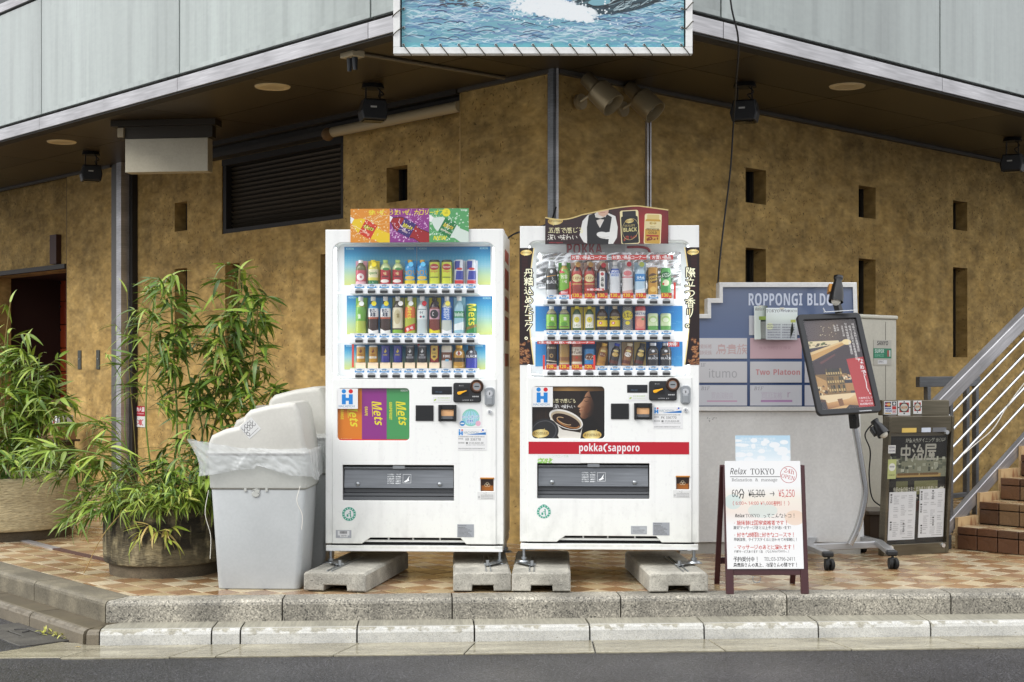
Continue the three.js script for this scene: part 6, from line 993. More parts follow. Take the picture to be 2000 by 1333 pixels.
// ---------------------------------------------------------------- building directory
{
  const d = 9.9, s = d / F, t = thing('directory_sign', 'large white and blue building directory standing behind the right machine', 'sign', [gx(1500, d), PAVE, -d]);
  const X = (p) => (p - 1500) * s, Y = (p) => (1083 - p) * s, xr = (y) => 1674 + (y - 551) * .032, mW = P(0xeaeaea, .4, 0, { map: grime }), L = 1330;
  const out = [[L, 613], [1382, 613], [1382, 582], [1405, 582], [1405, 551], [xr(551), 551], [xr(803), 803], [L, 803]].map(([x, y]) => [X(x), Y(y)]), inn = [[L + 6, 620], [1388, 620], [1388, 590], [1411, 590], [1411, 559], [xr(559) - 7, 559], [xr(795) - 7, 795], [L + 6, 795]].map(([x, y]) => [X(x), Y(y)]);
  mk('frame', extr(shapeOf(out, [inn]), .16, .004).translate(0, 0, -.16), mW, t);
  const field = print(64, 64, (g, w, h) => { g.fillStyle = lg(g, 0, 0, 0, h, '#66728c', '#52648a', '#30446e'); g.fillRect(0, 0, w, h); });
  mk('field', mapTo(extr(shapeOf(inn), .012).translate(0, 0, -.03), field, X(L), Y(795), X(1690), Y(559)), P(0xffffff, .22, 0, { map: field.S.t, clearcoat: .5 }), t);
  mk('lower_panel', extr(shapeOf([[X(L), Y(1060)], [X(xr(1060)), Y(1060)], [X(xr(803)), Y(803)], [X(L), Y(803)]]), .14, .004).translate(0, -.001, -.16), mW, t); mk('plinth', extr(shapeOf([[X(L), 0], [X(1684), 0], [X(1684), Y(1062)], [X(L), Y(1062)]]), .11).translate(0, 0, -.15), P(0xb9b6b0, .5, 0, { map: grime }), t);
  const ttl = print(420, 76, (g, w, h) => { g.clearRect(0, 0, w, h); T(g, 'ROPPONGI BLDG', 4, -4, 82, { c: '#c9d0e0', b: 1, sx: .58 }); });
  mk('title', mapTo(new THREE.PlaneGeometry(X(1641) - X(1460), Y(571) - Y(601)).translate((X(1641) + X(1460)) / 2, (Y(571) + Y(601)) / 2, -.0165), ttl, X(1460), Y(601), X(1641), Y(571)), ttl.S.cut, t);
  const cell = (x0, x1, y0, y1, bg, draw) => { const pr = print(240, 100, (g, w, h) => { rect(g, bg, 0, 0, w, h); draw && draw(g, w, h); }); const m = mapTo(span(X(x0), X(x1), Y(y1), Y(y0), -.02, -.012), pr, X(x0), Y(y1), X(x1), Y(y0)); return mk('tenant_panel', m, pr.S.gloss, t); };
  const c1 = [1366, 1460], c2 = [1466, 1567], c3 = [1573, 1666];
  cell(1464, 1562, 616, 654, '#e2e4ea'); cell(...c1, 660, 700, '#e6e6ea', (g) => { scrib(g, '#d0b8ba', 4, 30, 60, 22, 3); scrib(g, '#d0b8ba', 4, 60, 60, 22, 3); T(g, '鳥貴族', 84, 28, 52, { c: '#dcbcbc', w: .09 }); }); cell(...c2, 660, 700, '#e2c0c8', (g) => scrib(g, '#d0aab2', 40, 40, 150, 16, 8)); cell(...c3, 660, 700, '#e4e4ea');
  cell(...c1, 706, 747, '#e6e6ea', (g) => { T(g, '1F', 8, 6, 22, { c: '#9a9aa4', f: 'serif' }); T(g, 'itumo', 46, 30, 56, { c: '#bcbcc2', sx: .98 }); }); cell(...c2, 706, 747, '#e6e6ea', (g) => { T(g, 'Two Platoon', 26, 34, 36, { c: '#dc989c', b: 1, sx: .96 }); }); cell(...c3, 706, 747, '#e4e4ea');
  cell(...c1, 752, 792, '#e4e6ee', (g) => { T(g, 'B1F', 8, 6, 24, { c: '#a4a4ae', f: 'serif', it: .2 }); scrib(g, '#dcd8e4', 60, 34, 110, 34, 5); rect(g, '#e0b8d4', 40, 74, 150, 8); }); cell(...c2, 752, 792, '#e4e6ee', (g) => { T(g, 'B1F', 16, 6, 24, { c: '#a4a4ae', f: 'serif', it: .2 }); scrib(g, '#dad2e2', 50, 34, 100, 34, 4); T(g, 'r', 170, 22, 46, { c: '#c8b4cc' }); rect(g, '#c89ccc', 50, 72, 146, 11); }); cell(...c3, 752, 792, '#e2e4ec');
  // leaflets fixed to the directory
  const lf = (x0, x1, y0, y1, dark, label, rot, pr) => { const k = thing('flyer', label, 'flyer', [gx((x0 + x1) / 2, d - .03), gy((y0 + y1) / 2, d - .03), -d + .03], 0, undefined), w = (x1 - x0) * s, h = (y1 - y0) * s; const g = new THREE.PlaneGeometry(w, h, 12, 6), p = g.attributes.position; for (let i = 0; i < p.count; i++) p.setZ(i, .012 * sin(p.getX(i) / w * 5 + dark) + .006 * sin(p.getY(i) / h * 4)); g.computeVertexNormals(); mapTo(g, pr, -w / 2, -h / 2, w / 2, h / 2); const gg = mapTo(g, pr, -w / 2, -h / 2, w / 2, h / 2); gg.computeVertexNormals(); const m = new THREE.Mesh(gg, M(0xffffff, .5, 0, { map: pr.S.t, side: THREE.DoubleSide })); m.name = 'sheet'; m.rotation.z = rot; k.add(m); mk('tape', box(.03, .012, .002, 0, h / 2 - .004, .014), M(0xd8d4c4, .4), k); };
  const P1 = print(90, 190, (g, w, h) => { g.fillStyle = lg(g, 0, 0, w, 0, '#dfe8e4', '#c8d4ce', '#3a4238'); g.fillRect(0, 0, w, h); T(g, 'Relax', 4, 8, 24, { c: '#555', it: .2 }); rect(g, '#2a302a', 40, 80, 50, 110); for (let i = 0; i < 12; i++) line(g, '#e6eae6', 1.5, [[44 + i * 4, 90], [40 + i * 4, 186]]); rect(g, '#88a04a', 30, 60, 50, 20); });
  const P2 = print(190, 190, (g, w, h) => { g.fillStyle = lg(g, 0, 0, 0, h, '#e6eef0', '#dfeae4', '#c2c8cc', '#b4babe'); g.fillRect(0, 0, w, h); T(g, 'TOKYO', 0, 8, 24, { c: '#333', f: 'serif' }); T(g, 'Relax', 84, 6, 24, { c: '#556', it: .2 }); T(g, 'TOKYO', 132, 8, 20, { c: '#222', f: 'serif', sx: .8 }); ell(g, '#dfe6c0', 24, 110, 20); for (let i = 0; i < 6; i++) for (let j = 0; j < 2; j++) scrib(g, '#556', 10 + j * 88, 96 + i * 15, 78, 9, 8); poly(g, '#1e241e', [[150, 130], [160, 80], [170, 130], [150, 185]]); rect(g, '#c0c86a', 150, 70, 30, 16); });
  lf(1474, 1500, 598, 663, 1, 'narrow dark edged flyer on the directory, left of the wider flyer', .02, P1); lf(1496, 1558, 602, 664, 3, 'wider pale spa flyer on the directory, beside the narrow one', .0, P2);
  const sc = print(60, 30, (g, w, h) => { g.clearRect(0, 0, w, h); for (let i = 0; i < 9; i++) line(g, '#222', 2, [[rr(4, 56), rr(4, 26)], [rr(4, 56), rr(4, 26)]].map(([x, y], k, a) => k ? [a[0][0] + rr(-6, 6), a[0][1] + rr(-6, 6)] : [x, y])); });
  mk('scribble', mapTo(new THREE.PlaneGeometry(28 * s, 10 * s).translate(X(1388), Y(819), .002), sc, X(1374), Y(824), X(1402), Y(814)), sc.S.cut, t);
}
// ---------------------------------------------------------------- poster stand on castors
{
  const U = V(137, 6.5, -50).normalize(), Wd = V(-30, 193, -57).normalize(), N = U.clone().cross(Wd).normalize(), c = V(gx(1638, 9.35), gy(711, 9.35), -9.35), basis = new THREE.Matrix4().makeBasis(U, Wd, N).setPosition(c);
  const t = thing('poster_stand', 'tilted black framed poster on a chrome stand with castors', 'poster stand', [gx(1662, 9.5), PAVE, -9.5]); t.updateMatrixWorld(true);
  const loc = (g) => g.applyMatrix4(basis).applyMatrix4(t.matrixWorld.clone().invert()), w = .468, h = .672;
  mk('frame', loc(extr(shapeOf(roundRect(-w / 2, -h / 2, w / 2, h / 2, .03), [roundRect(-w / 2 + .04, -h / 2 + .04, w / 2 - .04, h / 2 - .04, .004).reverse()]), .03, .007, 3).translate(0, 0, -.012)), P(0x1d1e21, .35), t);
  const pr = print(540, 820, (g, w, h) => {
    rect(g, '#4a4248', 0, 0, w, h); g.fillStyle = lg(g, 0, 0, w, 200, '#564c54', '#6a584e', '#3a3438'); g.fillRect(0, 0, w, 240); for (let i = 0; i < 18; i++) ell(g, '#f6e4b8', rr(120, 330), rr(50, 160), 3.5);
    poly(g, '#f4e2b4', [[0, 196], [320, 196], [330, 226], [0, 262]]); for (let i = 0; i < 18; i++) ell(g, ['#5a6a3a', '#c8b890', '#6a5a4a'][i % 3], rr(6, 220), rr(206, 244), 16, 6); poly(g, '#d8a864', [[0, 310], [400, 200], [410, 222], [0, 380]]); poly(g, '#f0cf94', [[0, 300], [400, 192], [404, 204], [0, 326]]); poly(g, '#3c2c34', [[0, 392], [440, 220], [540, 260], [540, 520], [0, 560]]); poly(g, '#6a3f42', [[80, 392], [250, 318], [262, 330], [96, 410]]); ell(g, '#ffe6ac', 400, 214, 46, 26);
    rect(g, '#8a6a3c', 10, 500, 320, 240); for (let i = 0; i < 7; i++) for (let j = 0; j < 3; j++) { rrect(g, ['#3a3c2c', '#5a4a2a', '#8a6a34', '#22261e'][floor(rnd() * 4)], 120 + i * 24, 450 + j * 76, 19, 68, 6); rect(g, '#d8b878', 123 + i * 24, 484 + j * 76, 13, 22); } poly(g, '#c89c60', [[0, 500], [110, 560], [110, 640], [0, 690]]); for (let i = 0; i < 24; i++) ell(g, ['#e8d0a0', '#b88a54', '#4a3424'][i % 3], rr(0, 110), rr(610, 700), 14, 9, rr(0, 3)); for (let i = 0; i < 18; i++) ell(g, ['#f2e2c0', '#d8a87a'][i % 2], rr(290, 400), rr(520, 560), 13, 9, rr(0, 3)); rect(g, '#2a2c3c', 292, 560, 110, 30); rect(g, '#b88a54', 292, 590, 120, 70);
    g.fillStyle = lg(g, 0, 700, 0, h, '#f0cd98', '#d8a468', '#a06a3c'); g.fillRect(0, 690, 400, 130); poly(g, '#f6dcae', [[0, 690], [400, 680], [300, 730], [80, 760]]); poly(g, '#5a3a2c', [[0, 720], [62, 730], [70, 820], [0, 820]]); rect(g, '#2c2830', 10, 750, 46, 70); poly(g, '#8a5c38', [[180, 730], [230, 725], [236, 790], [190, 796]]); poly(g, '#e8bc80', [[40, 820], [230, 790], [280, 792], [240, 820]]); poly(g, '#3a2c2c', [[240, 820], [290, 786], [400, 800], [400, 820]]);
    poly(g, '#c23338', [[358, 372], [540, 356], [540, 820], [380, 820]]);
    [['新鮮な魚材を', 490, 40], ['味噌は五国の味家', 452, 60], ['旬酒各種時間上', 414, 36], ['深夜受付', 376, 60], ['予約', 330, 50], ['品格', 300, 54]].forEach(([s, x, y], i) => T(g, [...s].map((q) => GL.has(q) ? q : '味').join('') + (i < 3 ? '感買得国' : '時'), x, y, i < 3 ? 26 : 20, { c: '#f6f2ec', v: 1, w: .1 }));
    T(g, 'な', 470, 366, 54, { c: '#fff', w: .12 }); T(g, 'め', 474, 426, 46, { c: '#fff', w: .12 }); T(g, 'で', 476, 476, 54, { c: '#fff', w: .13 }); line(g, '#fff', 8, [[500, 530], [506, 590], [500, 640], [510, 676]]); line(g, '#fff', 8, [[516, 690], [522, 700]]);
    T(g, '六本木ビル 2F', 392, 722, 24, { c: '#fff', w: .1, sx: .95 }); T(g, 'ご予約・お店のあと', 392, 752, 17, { c: '#fff', sx: .9 }); T(g, '03·5785·4110', 396, 776, 25, { c: '#fff', b: 1, sx: .86 });
  });
  const pw = w / 2 - .038, ph = h / 2 - .038;
  mk('poster', loc(mapTo(box(pw * 2, ph * 2, .004), pr, -pw, -ph, pw, ph)), pr.S.matte, t); mk('cover_sheet', loc(new THREE.PlaneGeometry(pw * 2, ph * 2).translate(0, 0, .006)), mPaneClear, t); mk('back_board', loc(box(w - .04, h - .04, .008, 0, 0, -.014)), mBlackP, t);
  const Lc = (px, py, d) => [gx(px, d) - t.position.x, gy(py, d) - PAVE, -d + 9.5];
  mk('clip', [slab(Lc(1640, 806, 9.28), Lc(1702, 802, 9.28), .03, .006), slab(Lc(1640, 806, 9.28), Lc(1640, 814, 9.28), .03, .004), slab(Lc(1702, 802, 9.28), Lc(1702, 810, 9.28), .03, .004)], mChrome, t); mk('clip', [slab(Lc(1610, 610, 9.42), Lc(1672, 606, 9.44), .03, .005), bar(Lc(1612, 610, 9.42), Lc(1608, 602, 9.42), .004)], mChrome, t);
  mk('socket', slab(Lc(1667, 806, 9.4), Lc(1670, 836, 9.42), .05, .06), mBlackP, t); mk('socket_screw', cyl(.014, .014, .02, 0, 0, 0, 16).rotateX(PI / 2).translate(...Lc(1669, 818, 9.37)), mBlackM, t);
  const P0 = [[1670, 834], [1678, 880], [1686, 930], [1690, 962], [1684, 1000], [1674, 1035], [1660, 1064]].map(([x, y]) => Lc(x, y, 9.55));
  mk('pole', boxUV(new THREE.ExtrudeGeometry(shapeOf(roundRect(-.026, -.018, .026, .018, .01, 3)), { steps: 40, bevelEnabled: false, extrudePath: new THREE.CatmullRomCurve3(P0.map((p) => V(...p))) })), M(0xb4b4b4, .16, 1), t);
  mk('upper_arm', slab(Lc(1640, 612, 9.5), Lc(1634, 590, 9.52), .04, .04), mBlackP, t);
  mk('base_bar', slab(Lc(1576, 1070, 9.62), Lc(1724, 1063, 9.62), .06, .045), mSteel, t);
  const castor = (px, py, d, r) => { const [x, y, z] = Lc(px, py, d); const k = mk('castor', [cyl(r, r, .022, -.016, 0, 0, 20).rotateZ(0)].map(() => new THREE.CylinderGeometry(r, r, .02, 20).rotateZ(PI / 2).translate(x - .014, r, z)), mRubber, t); mk('wheel', new THREE.CylinderGeometry(r, r, .02, 20).rotateZ(PI / 2).rotateY(.3).translate(x + .014, r, z), mRubber, k); mk('fork', [cyl(.008, .008, .04, x, r * 2 + .008, z, 10), rbox(.024, .04, .04, .008, x, r + .018, z)], mBlackP, k); };
  for (const [ax, ay, bx, by, cd] of [[1580, 1068, 1617, 1086, 9.12], [1716, 1060, 1742, 1082, 9.18]]) { mk('foot', slab(Lc(ax, ay, 9.62), [Lc(bx, by, cd)[0], .1, Lc(bx, by, cd)[2]], .055, .032), mSteel, t); mk('foot_end', rbox(.07, .036, .05, .012, Lc(bx, by, cd)[0], .1, Lc(bx, by, cd)[2]), mBlackP, t); castor(bx + 2, 1100, cd, .036); }
  for (const [ax, ay, bx, cd] of [[1716, 1060, 1682, 10.0], [1580, 1068, 1592, 10.05]]) { mk('foot', slab(Lc(ax, ay, 9.62), [Lc(bx, ay, cd)[0], .1, Lc(bx, ay, cd)[2]], .055, .032), mSteel, t); castor(bx, 1074, cd, .036); }
  // clip lamp over the poster: bell shaped shade pointing down, with its bulb
  const lamp = (label, top, bot, k, d) => {
    const A = V(gx(top[0], d), gy(top[1], d), -d), B = V(gx(bot[0], d - .05), gy(bot[1], d - .05), -d + .05), L = A.distanceTo(B), q = thing('clip_lamp', label, 'lamp', B.toArray(), 0, 'black clip lamps');
    q.quaternion.setFromUnitVectors(V(0, 1, 0), A.clone().sub(B).normalize());
    mk('shade', new THREE.LatheGeometry([[.047, 0], [.044, L * .3], [.036, L * .62], [.024, L * .8], [.03, L * .9], [.031, L], [.0, L]].map(([r, y]) => new THREE.Vector2(r * k, y)), 26), P(0x141416, .35, 0, { side: THREE.DoubleSide }), q);
    mk('bulb', new THREE.SphereGeometry(.032 * k, 18, 12).translate(0, .008, 0), P(0xcfccc0, .2), q); mk('clamp', rbox(.03, .06, .05, .006, -.04 * k, L * .5, -.02), k > .95 ? M(0xb07828, .4, .3) : mBlackP, q); return q;
  };
  lamp('black bell shaped lamp clipped above the tilted poster', [1638, 540], [1633, 590], 1.0, 9.5); lamp('black clip lamp pointing down in front of the menu board', [1708, 822], [1727, 850], .92, 9.75);
  const cb = (pts, label) => tag(mk('cable', tube(pts.map(([x, y, d]) => [gx(x, d), gy(y, d), -d]), .005, 40, 6), mCable, scene), label, 'cable');
  cb([[1708, 826, 9.8], [1696, 838, 9.8], [1690, 850, 9.8], [1700, 880, 9.85], [1698, 930, 9.9], [1705, 975, 9.95], [1722, 990, 10.0]], 'black cable hanging from the clip lamp by the menu board');
  cb([[1692, 1046, 10.2], [1705, 1058, 10.2], [1718, 1050, 10.2], [1712, 1066, 10.1], [1728, 1070, 10.15]], 'black cable lying in loops behind the poster stand');
}
// ---------------------------------------------------------------- outdoor unit, menu board
{
  const t = thing('outdoor_unit', 'weathered cream outdoor cooling unit beside the stair rail', 'outdoor unit', [gx(1752, 11.35), PAVE, -11.35], PI / 4 - .06), m = P(0xc9c5b8, .5, 0, { map: grime }), H = 1.66;
  mk('casing', span(-.9, 0, .1, H - .03, -.30, 0, .012), m, t); mk('top_cover', span(-.91, .01, H - .032, H, -.31, .01, .012), P(0xd2cec0, .45, 0, { map: grime }), t); mk('base', span(-.88, -.02, 0, .1, -.28, -.02), mGrey, t); mk('seam', span(-.152, -.147, .15, H - .05, -.001, .0015), M(0x6a675f, .7), t);
  const pr = print(140, 120, (g, w, h) => { rect(g, '#c9c5b8', 0, 0, w, h); T(g, 'SANYO', 26, 2, 28, { c: '#222', b: 1, sx: .95, it: .1 }); rect(g, '#17855e', 0, 40, w, 46); T(g, 'SUPER', 10, 42, 24, { c: '#e6efe6', b: 1, sx: 1 }); T(g, 'ESPACIO', 10, 64, 18, { c: '#a8d8c0', sx: 1 }); rect(g, '#c83a3a', 108, 48, 10, 30); rect(g, '#e6e6e6', 122, 48, 10, 30); rect(g, '#eee', 34, 94, 70, 18); T(g, 'SPW-C', 38, 96, 14, { c: '#444' }); });
  sticker('maker_sticker', pr, -.31, -.075, H - .385, H - .19, .002, t);
}
{
  const d = 9.9, t = thing('menu_board', 'bronze framed menu board with two white menu sheets beside the stairs', 'menu board', [gx(1788, d), PAVE, -d], .36), w = .52, h = .9, fwd = (g) => g.rotateX(.07);
  const X = (u) => (u - .5) * w, Y = (v) => .035 + (1 - v) * h;
  mk('back_panel', fwd(span(-w / 2, w / 2, .0, h + .035, -.05, -.02)), mBronze, t);
  const pr = print(440, 640, (g, W, H) => {
    rect(g, '#191813', 0, 0, W, H); rect(g, '#8a8c74', 0, 130, W, 110); for (let i = 0; i < 60; i++) rect(g, ['#a8aa94', '#6a6e5c', '#c0c2ae', '#4a4e40'][i % 4], rr(0, W), rr(110, 200), rr(8, 30), rr(8, 30)); rect(g, '#b89a5c', 60, 220, 340, 20); for (let i = 0; i < 40; i++) ell(g, '#7a5c34', rr(70, 390), 222, 9, 7); rect(g, '#6a6a44', 60, 262, 90, 80); rect(g, '#7a7a50', 200, 262, 180, 80);
    T(g, '炉魚炭焼ダイニング'.replace('炭', '火').replace('焼', '然'), 120, 12, 26, { c: '#d8d8c8', sx: .95 }); T(g, '当ビル2F', 350, 12, 24, { c: '#d8d8c8', sx: .8 }); T(g, '虫治屋'.replace('虫', '中'), 76, 48, 94, { c: '#b4b2a4', w: .13, sx: 1 });
    T(g, '当店の魚介類は主に 北海道より直送しています', 40, 296, 28, { c: '#dcdac8', sx: .66, w: .1 }); T(g, '旬の食材をご味わください', 60, 346, 28, { c: '#dcdac8', sx: .78, w: .1 }); rect(g, '#3a1c10', 0, 380, W, 60); for (let i = 0; i < 30; i++) ell(g, ['#d8743a', '#8a3a1c', '#e8b45c'][i % 3], rr(0, W), rr(384, 436), rr(3, 10), rr(3, 8)); for (const [x, y] of [[396, 330], [296, 388]]) { ell(g, '#e4e2d4', x, y, 40, 22, -.5); scrib(g, '#333', x - 26, y - 6, 50, 13, 4); }
  });
  mk('poster', fwd(mapTo(span(X(.06), X(.94), Y(.97), Y(.15), -.02, -.014), pr, X(.06), Y(.97), X(.94), Y(.15))), pr.S.matte, t);
  mks('frame', [span(-w / 2, X(.04), 0, h + .035, -.02, .014, .003), span(X(.96), w / 2, 0, h + .035, -.02, .014, .003), span(X(.04), X(.96), 0, Y(.955), -.02, .012, .003), span(X(.04), X(.96), Y(.12), h + .035, -.02, .01, .003)].map(fwd), mBronze, t);
  const sheet = (x0, x1, y0, y1, n) => { const q = print(210, 320, (g, W, H) => { rect(g, '#f4f5f6', 0, 0, W, H); for (const [x, y] of n) { ell(g, '#222', x, y, 8, 5); T(g, '旬食材', x - 7, y + 10, 15, { c: '#333', v: 1, w: .12 }); } for (let c = 0; c < 3; c++) for (let i = 0; i < 22; i++) if (rnd() < .75) scrib(g, '#a2a2a6', 36 + c * 58, 24 + i * 12.6, rr(24, 46), 7, 6); rect(g, '#999', 110, 304, 86, 3); }); mk('menu_sheet', fwd(mapTo(span(X(x0), X(x1), Y(y1), Y(y0), -.012, -.0095), q, X(x0), Y(y1), X(x1), Y(y0))), q.S.matte, t); };
  sheet(.08, .49, .565, .925, [[16, 18], [20, 200], [120, 214]]); sheet(.545, .935, .55, .915, [[16, 18], [110, 14], [16, 100], [120, 190], [24, 240]]);
  mk('cover_sheet', fwd(new THREE.PlaneGeometry(w * .93, h * .84).translate(0, Y(.54), -.006)), mPaneClear, t);
  for (const [u, v] of [[.1, .975], [.9, .975], [.88, .12]]) mk('screw', fwd(cyl(.014, .016, .016, 0, 0, 0, 16).rotateX(PI / 2).translate(X(u), Y(v), .02)), mChrome, t);
  const lab = print(80, 110, (g, W, H) => { rect(g, '#c9d08a', 0, 0, W, H); ell(g, '#f2f2e8', 40, 44, 32, 22); scrib(g, '#445', 16, 36, 46, 11, 4); scrib(g, '#664', 10, 84, 60, 9, 6); }); mk('label', fwd(mapTo(span(X(.005), X(.13), Y(.46), Y(.315), .0145, .016), lab, X(.005), Y(.46), X(.13), Y(.315))), lab.S.matte, t);
  const lab2 = print(80, 50, (g, W, H) => { rect(g, '#e8e8e4', 0, 0, W, H); scrib(g, '#556', 8, 8, 64, 12, 5); scrib(g, '#667', 8, 28, 64, 12, 5); }); mk('label', fwd(mapTo(span(X(.0), X(.11), Y(.27), Y(.21), .0145, .016), lab2, X(0), Y(.27), X(.11), Y(.21))), lab2.S.matte, t);
  for (const [a, b, c] of [[.2, .42, 0xd8b860], [.5, .64, 0xc8d0dc], [.67, .88, 0x6a6c70]]) mk('tag', fwd(span(X(a), X(b), Y(.118), Y(.085), .0105, .013)), M(c, .5), t);
  // band above the board
  const bd = thing('sign_band', 'dark bronze band with card stickers above the menu board', 'sign band', [gx(1791, 9.95), gy(812, 9.95), -9.95], .1), s = 9.95 / F;
  mk('box', span(-70 * s, 66 * s, 0, 30 * s, -.08, 0, .004), mBronze, bd); mk('bracket', span(-60 * s, -52 * s, -.5, 0, -.08, -.05), mBronze, bd); mk('bracket', span(50 * s, 58 * s, -.5, 0, -.08, -.05), mBronze, bd);
  const cards = print(96, 90, (g, W, H) => { rect(g, '#f4f4f2', 0, 0, W, H); rect(g, '#1c2a5c', 6, 6, 46, 34); ell(g, '#c8202c', 22, 23, 13); ell(g, '#e8a020', 36, 23, 13); T(g, 'MasterCard', 8, 17, 10, { c: '#fff', b: 1, sx: .8 }); rect(g, '#24409c', 6, 46, 46, 6); T(g, 'VISA', 8, 54, 22, { c: '#24409c', b: 1, it: .15 }); rect(g, '#d8a030', 6, 78, 46, 6); rect(g, '#222', 60, 4, 30, 26); ell(g, '#f4f4f2', 76, 17, 9); rect(g, '#c8302c', 60, 34, 30, 22); rect(g, '#e8d0d0', 60, 60, 30, 24); T(g, 'UC', 64, 60, 18, { c: '#c8302c', b: 1 }); });
  const emblem = print(80, 100, (g, W, H) => { rect(g, '#f4f2ee', 0, 0, W, H); poly(g, '#c83a2c', [[10, 14], [70, 14], [70, 78], [10, 78]]); ell(g, '#1c1c1c', 40, 46, 30, 32); ell(g, '#d8d4c4', 40, 46, 24, 26); scrib(g, '#c86a2c', 20, 38, 40, 16, 3); ell(g, '#1c1c1c', 40, 8, 4); ell(g, '#1c1c1c', 40, 86, 5); ell(g, '#1c1c1c', 4, 46, 4); ell(g, '#1c1c1c', 76, 46, 4); });
  for (const [pr2, x0, x1, y0, y1] of [[cards, -66, -40, 2, 28], [emblem, -38, -13, 0, 29], [emblem, -7, 10, 3, 29]]) sticker('card_sticker', pr2, x0 * s, x1 * s, y0 * s, y1 * s, .0012, bd);
  const x = thing('low_bench', 'dark low box on the ground behind the menu board', 'box', [gx(1706, 10.5), PAVE, -10.5], .1); mk('box', rbox(.16, .22, .3, .01, 0, .11, 0), M(0x4a3c30, .7), x); mk('lid', rbox(.18, .03, .32, .006, 0, .235, 0), M(0x6a6258, .6), x);
}
